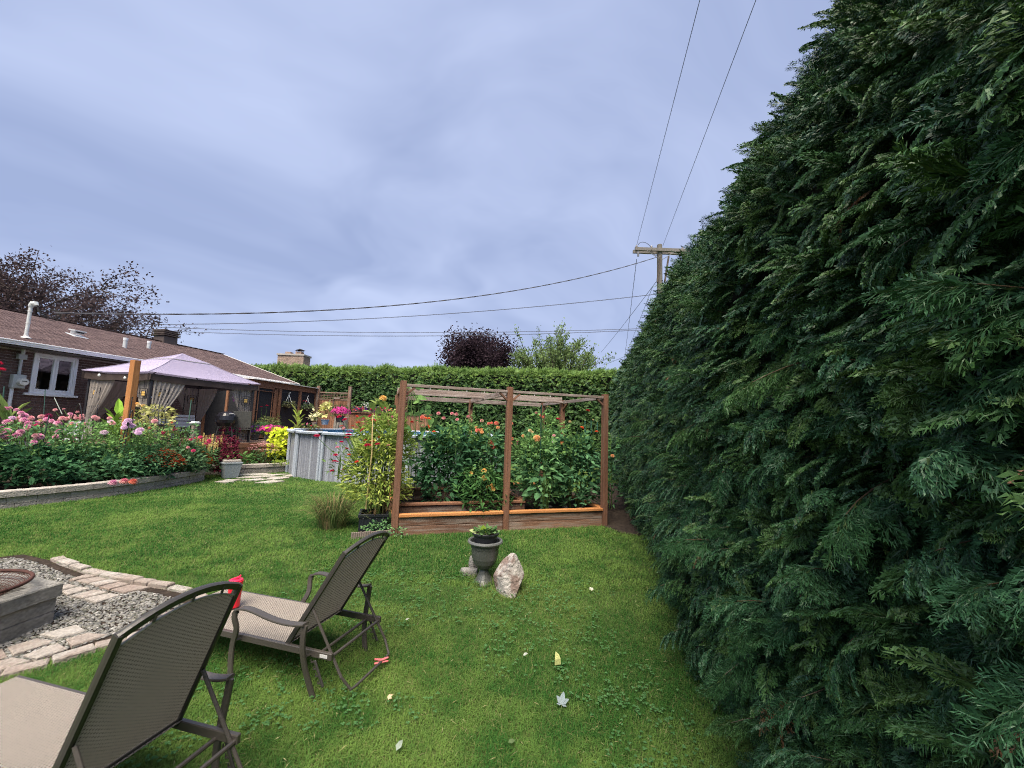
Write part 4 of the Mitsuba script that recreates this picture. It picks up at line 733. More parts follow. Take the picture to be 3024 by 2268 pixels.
def bulb(p, k, lab):
    t = thing('string_light', lab, 'lamp', 'unlit bulbs hanging under the gazebo canopy edge'); b = B((.05, .05, .05)); b.tube([p + Zx * .09, p + Zx * .03], .012, 8); part(t, 'socket', b, 'matte'); b = B((.7, .7, .68)); b.lathe([(0, -.035), (.022, -.025), (.028, 0), (.02, .022), (.012, .035)], p, 14); part(t, 'bulb', b, 'gloss')
bulb(W(*(0.143, 2.2, 2.5)), 0, 'unlit bulb hanging under the left part of the gazebo edge'); bulb(W(*(0.557, 2.4, 2.488)), 1, 'unlit bulb hanging left of the orange cedar post')
ct = thing('tall_post', 'bright orange cedar post standing in the flower bed before the gazebo', 'post'); pb = np.array([-8.55, 9.0, 0]); b = B(); b.bar(pb + Zx * .2, pb + np.array([-.0, 0, 2.80]), .135, .135, up=Hd); own(ct, b, 'wood_cedar')
# ---------------------------------------------------------------- screen porch
po = thing('screen_porch', 'cedar framed screen porch joined to the far end of the house', 'porch')
def pbar(s0, t0, z0, s1, t1, z1, w, h, name='post', mat='wood_fence', up=None):
    b = B(); a, c = W(s0, t0, z0), W(s1, t1, z1); b.bar(a, c, w, h, up=Zx if up is None and abs(z1 - z0) < .5 else (Hn if up is None else up)); return part(po, name, b, mat)
S0, S1, TT = 4.85, 8.25, 2.0
for s in (S0, 6.16, 7.26, S1): pbar(s, TT, .825, s, TT, 2.76, .11, .11)
pbar(6.0, TT + .002, .825, 6.0, TT + .002, 2.74, .07, .08)
for t in (.06, 1.0): pbar(S0, t, .825, S0, t, 2.76, .09, .09)
pbar(S0 - .06, TT + .01, 2.865, S1 + .06, TT + .01, 2.865, .05, .205, 'beam'); pbar(S0 - .01, .05, 2.865, S0 - .01, TT - .02, 2.865, .05, .205, 'beam')
for s0, s1 in ((6.21, 7.2), (7.32, 8.19)): pbar(s0, TT, 1.22, s1, TT, 1.22, .05, .09, 'rail'); pbar(s0, TT, .87, s1, TT, .87, .05, .09, 'rail')
for t0, t1 in ((.11, .95), (1.05, 1.94)): pbar(S0, t0, .87, S0, t1, .87, .05, .09, 'rail')
def scr(pts): b = B(); b.quad(*[W(*p) for p in pts]); part(po, 'screen', b, 'screen')
for s0, s1 in ((6.21, 7.2), (7.32, 8.19)): scr([(s0, TT - .01, .83), (s1, TT - .01, .83), (s1, TT - .01, 2.77), (s0, TT - .01, 2.77)])
for t0, t1 in ((.1, .96), (1.04, 1.95)): scr([(S0 + .01, t0, .83), (S0 + .01, t1, .83), (S0 + .01, t1, 2.77), (S0 + .01, t0, 2.77)])
b = B(); b.add([W(S0 - .1, .0, 3.10), W(S1 + .15, 0, 3.10), W(S1 + .15, TT + .16, 3.0), W(S0 - .1, TT + .16, 3.0), W(S0 - .1, .0, 3.07), W(S1 + .15, 0, 3.07), W(S1 + .15, TT + .16, 2.975), W(S0 - .1, TT + .16, 2.975)], [(0, 1, 2, 3), (4, 7, 6, 5), (3, 2, 6, 7), (0, 3, 7, 4), (1, 5, 6, 2)], color=(.55, .53, .5)); part(po, 'roof_sheet', b, 'paint')
door = part(po, 'door', B().add([W(5.08, TT - .012, 1.0), W(5.92, TT - .012, 1.0), W(5.92, TT - .012, 2.7), W(5.08, TT - .012, 2.7)], [(0, 1, 2, 3)]), 'screen')
def dbar(s0, z0, s1, z1, w, mat, t=TT + .012):
    b = B(); b.bar(W(s0, t, z0), W(s1, t, z1), w, .028, up=Hn); part(door, 'stile', b, mat)
for s in (4.99, 5.93): dbar(s, .86, s, 2.70, .11, 'wood_fence')
dbar(5.05, 2.735, 5.87, 2.735, .06, 'wood_fence'); dbar(5.05, .93, 5.87, .93, .13, 'wood_fence')
for s in (5.14, 5.79): dbar(s, 1.0, s, 2.70, .02, 'wood_fence', TT + .02)
dbar(5.05, 2.60, 5.87, 2.60, .02, 'wood_fence', TT + .024)
for s0, s1 in ((5.05, 5.13), (5.80, 5.87)): dbar(s0, 1.85, s1, 1.85, .02, 'wood_fence', TT + .024)
# ---------------------------------------------------------------- fences behind the pool
fn = thing('lattice_fence', 'cedar board fence panel with a lattice strip on top beside the porch', 'fence')
fa, fb = np.array([-8.55, 17.68, 0]), np.array([-7.17, 17.72, 0]); fd = unit(fb - fa)
for p, h in ((fa, 3.10), (fb, 3.12)): b = B(); b.bar(p + Zx * .5, p + Zx * h, .13, .13, up=fd); part(fn, 'post', b, 'wood_board')
for z, w in ((2.82, .05), (2.52, .05)): b = B(); b.bar(fa + fd * .07 + Zx * z, fb - fd * .07 + Zx * z, .06, w); part(fn, 'rail', b, 'wood_board')
for i in range(12):
    x = fa + fd * (.12 + i * .104); b = B(); b.bar(x + Zx * .6, x + Zx * 2.49, .098, .022, up=np.array([0, 1, 0])); part(fn, 'board', b, 'wood_fence')
for i in range(9): x = fa + fd * (.14 + i * .14); b = B(); b.bar(x + Zx * 2.546, x + Zx * 2.794, .02, .012, up=np.array([0, 1, 0])); part(fn, 'lattice_strip', b, 'wood_board')
for z in (2.61, 2.68, 2.75): b = B(); b.bar(fa + fd * .07 + Zx * z + np.array([0, .015, 0]), fb - fd * .07 + Zx * z + np.array([0, .015, 0]), .012, .02); part(fn, 'lattice_strip', b, 'wood_board')
f2 = thing('low_fence', 'lower cedar board fence with a flat cap behind the pool', 'fence'); ga, gb = np.array([-7.05, 17.55, 0]), np.array([-3.4, 17.3, 0]); gd_ = unit(gb - ga); L = np.linalg.norm(gb - ga)
for i in range(int(L / .115)): x = ga + gd_ * (.06 + i * .115); b = B(); b.bar(x + Zx * .35, x + Zx * 1.955, .106, .022, up=np.array([0, 1, 0])); part(f2, 'board', b, 'wood_fence')
b = B(); b.bar(ga + Zx * 1.975, gb + Zx * 1.975, .16, .035); part(f2, 'cap', b, 'wood_fence')
dpp = B((.11, .075, .06)); q = np.array([-7.75, 17.45, 0]); dpp.tube([q + Zx * 1.5, q + Zx * 2.45, q + np.array([.05, -.04, 2.55]), q + np.array([.30, -.04, 2.56])], .045, 8); hp = thing('bent_pipe', 'brown bent pipe before the lattice fence', 'pipe'); own(hp, dpp, 'metalpaint')
# ---------------------------------------------------------------- pool
pool = thing('swimming_pool', 'round above ground pool with grey streaked metal walls', 'pool'); NP = 18; da = 2 * math.pi / NP; a0 = math.radians(-172)
PZT = 1.265; cir = lambda a, rr, z: np.array([POOLC[0] + rr * math.cos(a), POOLC[1] + rr * math.sin(a), z])
for i in range(NP):
    a = a0 + i * da; n = 12; th = np.linspace(a, a + da, n); V = np.array([cir(t, POOLR, z) for t in th for z in (-.02, PZT - .02)]); U = np.array([(t * POOLR, z) for t in th for z in (0, PZT)]); q = np.arange(n - 1) * 2; part(pool, 'wall_panel', (V, np.stack([q, q + 2, q + 3, q + 1], -1)), 'poolpanel', uv=U, smooth=True)
    b = B((.31, .345, .40)); c, s = math.cos(a), math.sin(a); o = np.array([c, s, 0]); t = np.array([-s, c, 0])
    for sd in (-1, 1): b.bar(cir(a, POOLR + .045, -.02) + t * .052 * sd, cir(a, POOLR + .045, PZT - .05) + t * .052 * sd, .062, .075, up=o, ch=.014)
    b.bar(cir(a, POOLR + .02, -.02), cir(a, POOLR + .02, PZT - .05), .05, .04, up=o); part(pool, 'upright', b, 'metalpaint')
    b = B((.33, .375, .44)); th = np.linspace(a + .012, a + da - .012, n); ring_ = []
    for rr, z in ((POOLR - .06, PZT), (POOLR - .05, PZT + .022), (POOLR + .10, PZT + .026), (POOLR + .13, PZT + .005), (POOLR + .12, PZT - .045), (POOLR + .02, PZT - .04)): ring_.append([cir(t_, rr, z) for t_ in th])
    k = len(ring_); V = np.array(ring_).reshape(-1, 3); f = [(u * n + v, u * n + v + 1, ((u + 1) % k) * n + v + 1, ((u + 1) % k) * n + v) for u in range(k) for v in range(n - 1)]; b.add(V, f); part(pool, 'top_rail', b, 'metalpaint')
    b = B((.32, .365, .43)); b.box(cir(a, POOLR + .035, PZT + .012), o * .11, t * .075, Zx * .026, ch=.012); part(pool, 'rail_cap', b, 'metalpaint')
ln = B((.10, .22, .34)); ln.lathe([(POOLR - .01, PZT - .02), (POOLR - .012, .1), (0, .08)], (POOLC[0], POOLC[1], 0), 72); part(pool, 'liner', ln, 'paint')
wt = B(); wt.lathe([(POOLR - .012, 1.10), (0, 1.10)], (POOLC[0], POOLC[1], 0), 72); part(pool, 'water', wt, 'pane')
# ---------------------------------------------------------------- flower bed walls, bed soil
fw = thing('garden_wall', 'low curved grey stone wall with flat caps along the flower bed', 'garden wall')
def stone_wall(holder, curve, z0, zt, courses, lo, hi, depth, cap=True, over=.03):
    L = np.r_[0, np.cumsum(np.linalg.norm(np.diff(curve[:, :2], axis=0), axis=1))]; at = lambda x: np.array([np.interp(x, L, curve[:, i]) for i in (0, 1)])
    hgt = (zt - z0) / (courses + (1 if cap else 0) * .9)
    for k in range(courses + cap):
        x = 0.; capk = k == courses; za = z0 + k * hgt; zb = za + hgt * (.9 if capk else 1)
        while x < L[-1] - .03:
            w = RNG.uniform(lo, hi) * (1.1 if capk else 1); e = min(x + w, L[-1]); e = L[-1] if L[-1] - e < .1 else e
            m_ = max(2, int((e - x) / .12) + 1); pts = [at(q) for q in np.linspace(x + .003, e - .003, m_)]; j = RNG.uniform(0, .012) if not capk else -over
            nr_ = []
            for i_, p in enumerate(pts):
                t = unit(at(min(x + (e - x) * i_ / (m_ - 1) + .02, L[-1])) - at(max(x + (e - x) * i_ / (m_ - 1) - .02, 0))); nr_.append(np.array([t[1], -t[0]]))
            P = sg.Polygon([p + q * (-j) for p, q in zip(pts, nr_)] + [p - q * depth for p, q in zip(pts[::-1], nr_[::-1])])
            if P.is_valid and P.area > 1e-4: m = prism(P, za + .002, zb - .002, .008); v = np.array(m.vertices); v += RNG.normal(0, .0012, v.shape); m.vertices = v; part(holder, 'cap_stone' if capk else 'stone', m, 'wallstone', uv=np.full((len(v), 2), RNG.random()))
            x = e
stone_wall(fw, BW, -.04, .285, 2, .16, .42, .2)
own(structure('flower_bed_soil', 'dark soil of the raised flower bed'), sheet(sg.Polygon(np.vstack([BW[:, :2], [(-9.2, 11.2), (-9.6, 11.4), (-12.6, 9), (-13.6, 4)]])).buffer(-.06), .20, .5), 'soil', smooth=True)
sw = thing('garden_wall', 'short stone ledge before the pink sedum clump by the stepping stones', 'garden wall'); SW = spline([(-8.5, 11.15), (-7.59, 11.45), (-7.1, 11.95), (-6.72, 12.5)], 60); stone_wall(sw, SW, -.04, .27, 2, .18, .4, .2)
own(structure('terrace_soil', 'soil bank behind the short stone ledge'), sheet(sg.Polygon(np.vstack([SW, [(-6.6, 13.5), (-8.2, 14), (-9.2, 12.6), (-9.0, 11.2)]])).buffer(-.05), .22, .5), 'soil', smooth=True)
flag = structure('stepping_stones', 'pale flagstones set in the grass by the grey planter box')
FS = [[(-7.4, 11.1), (-6.95, 11.35), (-6.72, 11.6), (-7.05, 11.75), (-7.45, 11.4)], [(-6.9, 11.25), (-6.55, 11.4), (-6.35, 11.75), (-6.65, 11.65)], [(-7.15, 10.72), (-6.72, 10.82), (-6.38, 11.2), (-6.52, 11.3), (-7.0, 11.1)], [(-6.75, 10.35), (-6.4, 10.42), (-6.25, 10.62), (-6.5, 10.7)],
      [(-6.35, 10.7), (-6.08, 10.62), (-5.92, 11.05), (-6.15, 11.25), (-6.4, 11.05)], [(-6.2, 10.0), (-5.85, 10.1), (-5.72, 10.45), (-6.05, 10.5)], [(-7.1, 10.15), (-6.85, 10.2), (-6.8, 10.42), (-7.12, 10.36)], [(-6.3, 11.35), (-6.05, 11.3), (-5.95, 11.6), (-6.25, 11.75)], [(-7.15, 9.95), (-6.8, 9.9), (-6.75, 10.08), (-7.1, 10.1)]]
for q in FS: m = prism(q, -.03, .03, .006); part(flag, 'flagstone', m, 'flagstone', uv=np.full((len(m.vertices), 2), RNG.random()))
own(structure('soil_path', 'bare dark soil strip between the pergola and the hedge'), sheet(dirt_poly, .008, .3), 'soil', smooth=True)
# grey planter box with a stone slab on it
pbx = thing('planter_box', 'grey square planter box with a stone slab lid beside the flower bed wall', 'planter'); pc = np.array([-7.36, 10.78, 0]); ex_, ey_ = unit([.62, .78, 0]), unit([-.78, .62, 0])
b = B((.23, .26, .285)); lo_, hi_ = [pc + ex_ * a * .145 + ey_ * c * .145 + Zx * .01 for a, c in ((-1, -1), (1, -1), (1, 1), (-1, 1))], [pc + ex_ * a * .20 + ey_ * c * .20 + Zx * .40 for a, c in ((-1, -1), (1, -1), (1, 1), (-1, 1))]
for i in range(4): b.quad(lo_[i], lo_[(i + 1) % 4], hi_[(i + 1) % 4], hi_[i])
part(pbx, 'side', b, 'paint'); b = B((.27, .305, .33))
for i in range(4): b.bar(hi_[i], hi_[(i + 1) % 4], .03, .035)
part(pbx, 'rim', b, 'paint'); m = prism(sg.Polygon([tuple((pc + ex_ * a + ey_ * c)[:2]) for a, c in ((-.19, -.17), (.17, -.19), (.20, .04), (.10, .19), (-.17, .17))]), .425, .475, .01); own(thing('stone_slab', 'flat pale stone slab lying on the grey planter box', 'stone'), m, 'flagstone', uv=np.full((len(m.vertices), 2), .3))
# ---------------------------------------------------------------- pergola with raised beds
pe = thing('pergola', 'brown stained timber pergola frame over raised dahlia beds', 'pergola'); HT_ = 2.2
PF3, PR3 = np.r_[PF, 0], np.r_[PR, 0]
def gpost(f, k, name='post', h=HT_, mat='wood_stained', w=.09):
    b = B(); q = pg(f, k, 0.); b.bar(q - Zx * .06, q + Zx * h, w, w, up=PF3); return part(pe, name, b, mat)
for f, k, h in ((-1.66, 0, 2.225), (-1.66, .17, 2.21), (0, 0, 2.235), (1.74, 0, 2.215), (-1.66, 1.75, 2.2), (1.74, 1.75, 2.2), (-1.66, 2.95, 2.2), (-.02, 2.95, 2.2), (1.74, 2.85, 2.2)): gpost(f, k, h=h)
def gbeam(f0, k0, f1, k1, z, w, h, mat='wood_grey', name='beam'):
    b = B(); b.bar(pg(f0, k0, z), pg(f1, k1, z), w, h); return part(pe, name, b, mat)
gbeam(-1.612, -.0, -.048, -.0, 2.16, .085, .042); gbeam(.048, 0., 1.692, 0., 2.16, .085, .042)
gbeam(-1.70, 1.70, 1.70, 1.70, 2.205, .04, .11); gbeam(-1.70, 1.655, 1.70, 1.655, 2.15, .05, .03)
gbeam(-1.60, 2.95, 1.7, 2.9, 2.15, .04, .09)
gbeam(-1.66, .22, -1.66, 2.9, 2.17, .05, .07, 'wood_stained'); gbeam(1.74, .05, 1.74, 2.8, 2.16, .05, .06); gbeam(0, .05, -.02, 2.9, 2.155, .04, .09)
for f, sgn in ((-1.66, 1), (0, -1), (0, 1), (1.74, -1)):
    b = B(); b.bar(pg(f + sgn * .045, -.01, 2.02), pg(f + sgn * .17, -.01, 2.135), .03, .045, up=PR3); part(pe, 'brace', b, 'wood_stained')
for f, sgn in ((-.02, 1), (1.74, -1)): b = B(); b.bar(pg(f, 2.9 if f < 1 else 1.7, 2.0), pg(f, 2.72 if f < 1 else 1.5, 2.12), .03, .045, up=PF3); part(pe, 'brace', b, 'wood_stained')
for f in np.arange(-1.45, 1.6, .36): b = B((.6, .66, .66)); b.tube([pg(f, 1.70, 2.262), pg(f, 1.70, 2.29), pg(f, 1.69, 2.31)], [.006, .012, .016], 6); part(pe, 'glass_knob', b, 'gloss')
b = B((.10, .035, .03))
for q in range(14):
    z = 2.10 - .025 * q; mt = trimesh.creation.torus(.014, .004, major_sections=10, minor_sections=5); Rm = np.eye(4); Rm[:3, :3] = np.array([[1, 0, 0], [0, 0, -1], [0, 1, 0]]) if q % 2 else np.array([[0, 0, 1], [0, 1, 0], [-1, 0, 0]]); Rm[:3, 3] = pg(-1.60, -.07, z); b.tm(mt, None, Rm)
chn = thing('chain', 'rusty chain hanging from the top of the left pergola post', 'chain'); own(chn, b, 'metalpaint')
def boards(f0, k0, f1, k1, z0=-.04, cap=True, capz=.275):
    for j, (a, c) in enumerate(((z0, .118), (.124, .25))): b = B(); b.bar(pg(f0, k0, (a + c) / 2), pg(f1, k1, (a + c) / 2), .038, c - a); part(pe, 'bed_board', b, 'wood_board')
    if cap: b = B(); b.bar(pg(f0, k0, capz - .003), pg(f1, k1, capz - .003), .105, .04); part(pe, 'bed_cap', b, 'wood_cedar')
boards(-1.612, -.005, -.05, -.005); boards(.05, -.005, 1.692, -.005); boards(1.74, .055, 1.74, 2.8); boards(-1.66, .23, -1.66, 2.9); boards(-1.6, 2.95, 1.7, 2.95)
soilp = part(pe, 'bed_soil', B().add([pg(-1.64, 0, .2), pg(1.72, 0, .2), pg(1.72, 2.9, .2), pg(-1.64, 2.9, .2)], [(0, 1, 2, 3)]), 'soil')
# inner tier of raised boxes
for f0, k0, f1, k1, z in ((-1.6, .28, .41, .28, .375), (.41, .335, .41, 2.8, .375), (-1.6, .92, -.3, .92, .50)):
    b = B(); b.bar(pg(f0, k0, z - .10), pg(f1, k1, z - .10), .038, .16); part(pe, 'bed_board', b, 'wood_board'); b = B(); b.bar(pg(f0, k0, z), pg(f1, k1, z), .105, .035); part(pe, 'bed_cap', b, 'wood_fence')
part(pe, 'bed_soil', B().add([pg(-1.6, .30, .31), pg(.39, .30, .31), pg(.39, 2.9, .31), pg(-1.6, 2.9, .31)], [(0, 1, 2, 3)]), 'soil')
for f, k in ((.75, .35), (1.0, .6), (1.25, .5), (1.5, .35)):
    m = trimesh.creation.icosphere(1, .05); m.apply_scale([1, .8, .6]); m.apply_translation(pg(f, k, .21)); part(pe, 'soil_stone', m, 'rock', label='pale stone lying on the bed soil')
# log roll edging
le = thing('log_edging', 'low grey half log edging under the black crate', 'edging'); ea, eb = np.array([-2.14, 5.70, 0]), np.array([-1.62, 5.93, 0]); n = 20
for i in range(n): q = ea + (eb - ea) * (i + .5) / n; b = B(); b.tube([q - Zx * .02, q + Zx * (.075 + RNG.uniform(-.006, .006))], .0145, 8); part(le, 'half_log', b, 'wood_grey')
# ---------------------------------------------------------------- flowers (unit radius, facing +z)
def ball_flower(seed, c1, c2, n=78, flat=.8):
    r = np.random.default_rng(seed); k = np.arange(n) + .5; ph = k * 2.39996; h = 1 - 1.45 * k / n; rr = np.sqrt(np.clip(1 - h * h, 0, 1)); D = np.stack([rr * np.cos(ph), rr * np.sin(ph), h], -1)
    P = D * np.array([.72, .72, .72 * flat]); t = (k / n)[:, None]; up = np.array([0, 0, 1.]); T = unit(D + .0 * up); side = unit(np.cross(D, up) + 1e-3); ax = unit(D * .8 + np.cross(side, D) * -.55); b = B()
    b.tm(trimesh.creation.icosphere(1, .70), np.array(c2) * .7, np.diag([1, 1, flat, 1])); C = (np.array(c2) * (1 - np.clip(t * 2.2, 0, 1)) + np.array(c1) * np.clip(t * 2.2, 0, 1)) * r.uniform(.85, 1.1, (n, 1))
    leafset(b, P, ax, np.cross(ax, side), .40, .40, np.clip(C, 0, .95), 'rhomb'); return b
def disc_flower(seed, c1, c2, layers=((17, 1., .05), (14, .78, .3), (9, .5, .6)), w=.34, cen=.22):
    r = np.random.default_rng(seed); b = B()
    for m, l, up in layers:
        a = np.arange(m) * 2 * math.pi / m + r.random() * 6; A = np.stack([np.cos(a), np.sin(a), np.full(m, up) + r.normal(0, .06, m)], -1); leafset(b, np.tile([0, 0, .02 + up * .15], (m, 1)), A, np.stack([-up * np.cos(a), -up * np.sin(a), np.ones(m)], -1), l * r.uniform(.88, 1.08, m), w, np.clip(np.array(c1) * r.uniform(.75, 1.12, (m, 1)), 0, .95), 'leaf')
    b.tm(trimesh.creation.icosphere(1, cen), c2, np.array([[1, 0, 0, 0], [0, 1, 0, 0], [0, 0, .6, .12], [0, 0, 0, 1]])); return b
FL = {}
def flower_kind(name, fn, c1, c2, k=2, **kw): FL[name] = [ply(fn(60 + 7 * i + len(FL), c1, c2, **kw), 'leaf') for i in range(k)]
PINK, DPINK = (.76, .43, .53), (.60, .19, .36)
flower_kind('pink', ball_flower, PINK, DPINK); flower_kind('blush', ball_flower, (.74, .44, .44), (.62, .24, .28)); flower_kind('lilac', ball_flower, (.72, .52, .70), (.62, .38, .58), flat=.62); flower_kind('white', ball_flower, (.78, .62, .72), (.74, .52, .64), flat=.6)
flower_kind('peachpink', ball_flower, (.76, .40, .38), (.55, .13, .2)); flower_kind('salmon', ball_flower, (.74, .24, .17), (.62, .13, .10)); flower_kind('yellow', ball_flower, (.82, .58, .20), (.80, .42, .12)); flower_kind('peach', ball_flower, (.82, .46, .23), (.78, .34, .14)); flower_kind('rose', ball_flower, (.66, .08, .20), (.5, .04, .12)); flower_kind('wine', ball_flower, (.30, .03, .10), (.2, .02, .07))
flower_kind('orange', disc_flower, (.80, .15, .055), (.62, .07, .03), layers=((13, 1., .2), (11, .85, .55), (8, .6, 1.1)), w=.34); flower_kind('star', disc_flower, (.60, .03, .08), (.5, .03, .05), layers=((14, 1., .15), (12, .85, .5), (8, .6, 1.2)), w=.2); flower_kind('darkred', disc_flower, (.36, .03, .025), (.25, .02, .02), layers=((13, 1., .2), (11, .85, .55), (8, .6, 1.1)), w=.34)
flower_kind('zinnia', disc_flower, (.42, .012, .055), (.20, .02, .02)); flower_kind('zinniapink', disc_flower, (.62, .16, .28), (.35, .08, .08)); flower_kind('zinniared', disc_flower, (.55, .045, .03), (.30, .06, .02)); flower_kind('magenta', disc_flower, (.46, .012, .16), (.3, .02, .1))
flower_kind('bud', ball_flower, (.34, .42, .20), (.3, .4, .15), k=1, n=30); flower_kind('cream', ball_flower, (.72, .62, .40), (.6, .45, .2))
def flower(plant, pos, rad, kind, rng, tilt=.5, label=None):
    v = FL[kind]; return part(plant, 'flower' if kind != 'bud' else 'bud', v[rng.integers(len(v))], None, M=RT(pos, rng.uniform(0, 6.28), abs(rng.normal(tilt, .25)), math.atan2(-pos[1], -pos[0]) + rng.normal(0, .7), rad * (1.05 if pos[0] > -4 else .88) * rng.uniform(.85, 1.12)), label=label)
def bush(b, rng, base, R, H, n, L, c1, c2, kind='leaf', asp=.52, h0=.10, ry=None, droop=.1, inner=.3, prof=.5, up=.35, stems=8, sc=(.10, .17, .05), jit=.12):
    base = np.asarray(base, float); h = h0 + (1 - h0) * rng.random(n) ** .9; a = rng.uniform(0, 6.283, n); rad = np.sqrt(rng.uniform(inner, 1, n)); q = R * rad * (1 - prof * np.abs(h - .42) ** 1.6 / .42) * (1 + .22 * np.sin(3 * a + 5 * h)) ; ry = ry or R
    lump = .80 + .42 * meshkit.noise(np.stack([np.cos(a) * 1.6 + H * 7, np.sin(a) * 1.6 + R * 9, q / R * 1.2], -1)); P = base + np.stack([np.cos(a) * q, np.sin(a) * q * ry / R, h * H * lump], -1) + rng.normal(0, .02, (n, 3)); A = np.stack([np.cos(a), np.sin(a), rng.normal(up - droop * 2 * (1 - h), .35, n)], -1) + rng.normal(0, .45, (n, 3)); N = np.array([0, 0, 1.]) + np.stack([np.cos(a), np.sin(a), 0 * a], -1) * .5 + rng.normal(0, .35, (n, 3))
    leafset(b, P, A, N, 1.22 * L * rng.uniform(.6, 1.25, n), 1.3 * L * asp * rng.uniform(.7, 1.2, n), vary(rng, c1, c2, n, jit), kind)
    for k in range(stems):
        a = rng.uniform(0, 6.28); e = base + np.array([math.cos(a) * R * .6 * rng.random(), math.sin(a) * ry * .6 * rng.random(), H * rng.uniform(.6, .95)]); s = base + np.array([math.cos(a) * R * .2, math.sin(a) * ry * .2, 0]); b.tube([s, (s + e) / 2 + rng.normal(0, .02, 3), e], [.009, .007, .004], 5, sc, caps=False)
    return b
G1, G2, G3, G4, GY, GL = (.070, .175, .090), (.115, .245, .115), (.155, .30, .11), (.215, .375, .11), (.26, .34, .07), (.42, .48, .08)
def plant(name, label, cat, base, R, H, n, L, c1=G1, c2=G2, flowers=(), seed=1, group=None, stemcol=(.10, .19, .06), extra=None, tilt=.5, **kw):
    r = np.random.default_rng(seed); t = thing(name, label, cat, group); b = B(); bush(b, r, base, R, H, n, L, c1, c2, **kw)
    if base[0] < -7.5 and len(flowers) > 7:          # more heads of the same plant, set back and turned away
        flowers = list(flowers) + [(np.array(f[0]) + r.normal(0, 1, 3) * [.28, .25, .10] + [-.15, .22, .02], f[1] * r.uniform(.6, .95), 'blush' if r.random() < .5 else f[2]) for f in flowers if r.random() < .75]
    for f in flowers:
        p = np.array(f[0], float); m = np.array([base[0] + (p[0] - base[0]) * .45, base[1] + (p[1] - base[1]) * .45, base[2] + H * .55])
        if p[2] > base[2] + .35 * H: b.tube([m, (m + p) / 2 + np.array([0, 0, .03]), p - np.array([0, 0, f[1] * .4])], [.006, .0045, .0035], 5, stemcol, caps=False)
    if extra: extra(b, r)
    if cat == 'dahlia':                      # thin stems with side shoots standing above the leaves
        for k in range(11):
            a = r.uniform(0, 6.28); q = R * math.sqrt(r.random()) * .85; p0 = np.array(base) + (q * math.cos(a), q * math.sin(a), H * .75); p1 = p0 + (r.normal(0, .05), r.normal(0, .05), H * r.uniform(.25, .5)); b.tube([p0, (p0 + p1) / 2 + r.normal(0, .01, 3), p1], [.005, .004, .003], 4, stemcol, caps=False)
            m = 9; u = r.uniform(.3, 1, m)[:, None]; an = r.uniform(0, 6.28, m); leafset(b, p0 + (p1 - p0) * u, np.stack([np.cos(an), np.sin(an), 0 * an + .5], -1), np.array([0, 0, 1.]) + r.normal(0, .3, (m, 3)), .075 * L / .1, .032 * L / .1, vary(r, G3, G4, m))
            if k % 2: b.tm(trimesh.creation.icosphere(1, .014), (.26, .34, .14), RT(p1))
    part(t, 'foliage', b, 'leaf', kind='stuff')
    for f in flowers: flower(t, np.array(f[0], float), f[1], f[2], r, tilt)
    return t
def upper(base, R, H, n, L, c1=G3, c2=G4, **kw):
    L = L * (.8 if base[0] < -6 else 1)
    def go(b, r): bush(b, r, base, R, H, n, L, c1, c2, stems=14, inner=.05, up=.6, **kw)
    return go
def stake(p, q, rad, col, label, name='plant_stake', mat='metalpaint'):
    t = thing(name, label, 'stake'); b = B(col); b.tube([p, q], rad, 6); own(t, b, mat)
# ---------------------------------------------------------------- plants in the pergola
soil = .2
plant('dahlia', 'dark leaved dahlia with orange and coral blooms behind the left pergola post', 'dahlia', (-1.02, 6.98, soil), .54, 1.22, 1350, .105, G1, (.05, .125, .055), [((-1.586, 7.2, 1.71), .042, 'salmon'), ((-1.446, 7.1, 1.685), .048, 'orange'), ((-1.565, 7.4, 1.701), .035, 'orange'), ((-1.446, 7.1, 1.549), .042, 'orange'), ((-1.326, 7, 1.459), .048, 'orange'), ((-1.695, 6.9, 1.619), .04, 'darkred'), ((-1.571, 7.2, 1.572), .022, 'bud'), ((-1.53, 7.2, 1.823), .018, 'bud')], 21, ry=.5, extra=upper((-1.1, 7.05, 1.1), .42, .36, 200, .075))
plant('dahlia', 'tall dahlia with small pink ball blooms on long stems in the left pergola bay', 'dahlia', (-.80, 7.55, soil + .1), .55, 1.3, 1000, .09, G1, G2, [((-1.353, 7.5, 1.8), 0.034, 'peachpink'), ((-1.218, 7.3, 1.711), 0.034, 'peachpink'), ((-1.102, 7.5, 1.806), 0.034, 'peachpink'), ((-1.032, 7.6, 1.797), 0.034, 'peachpink'), ((-0.986, 7.4, 1.697), 0.034, 'peachpink'), ((-0.799, 7.5, 1.759), 0.034, 'peachpink'), ((-0.724, 7.4, 1.685), 0.034, 'peachpink'), ((-0.547, 7.6, 1.694), 0.034, 'peachpink')] + [((-1.014, 7.6, 1.871), .018, 'bud'), ((-0.806, 7.6, 1.834), .016, 'bud'), ((-1.17, 7.6, 1.895), .016, 'bud')], 22, extra=upper((-.82, 7.5, 1.2), .48, .42, 300, .075))
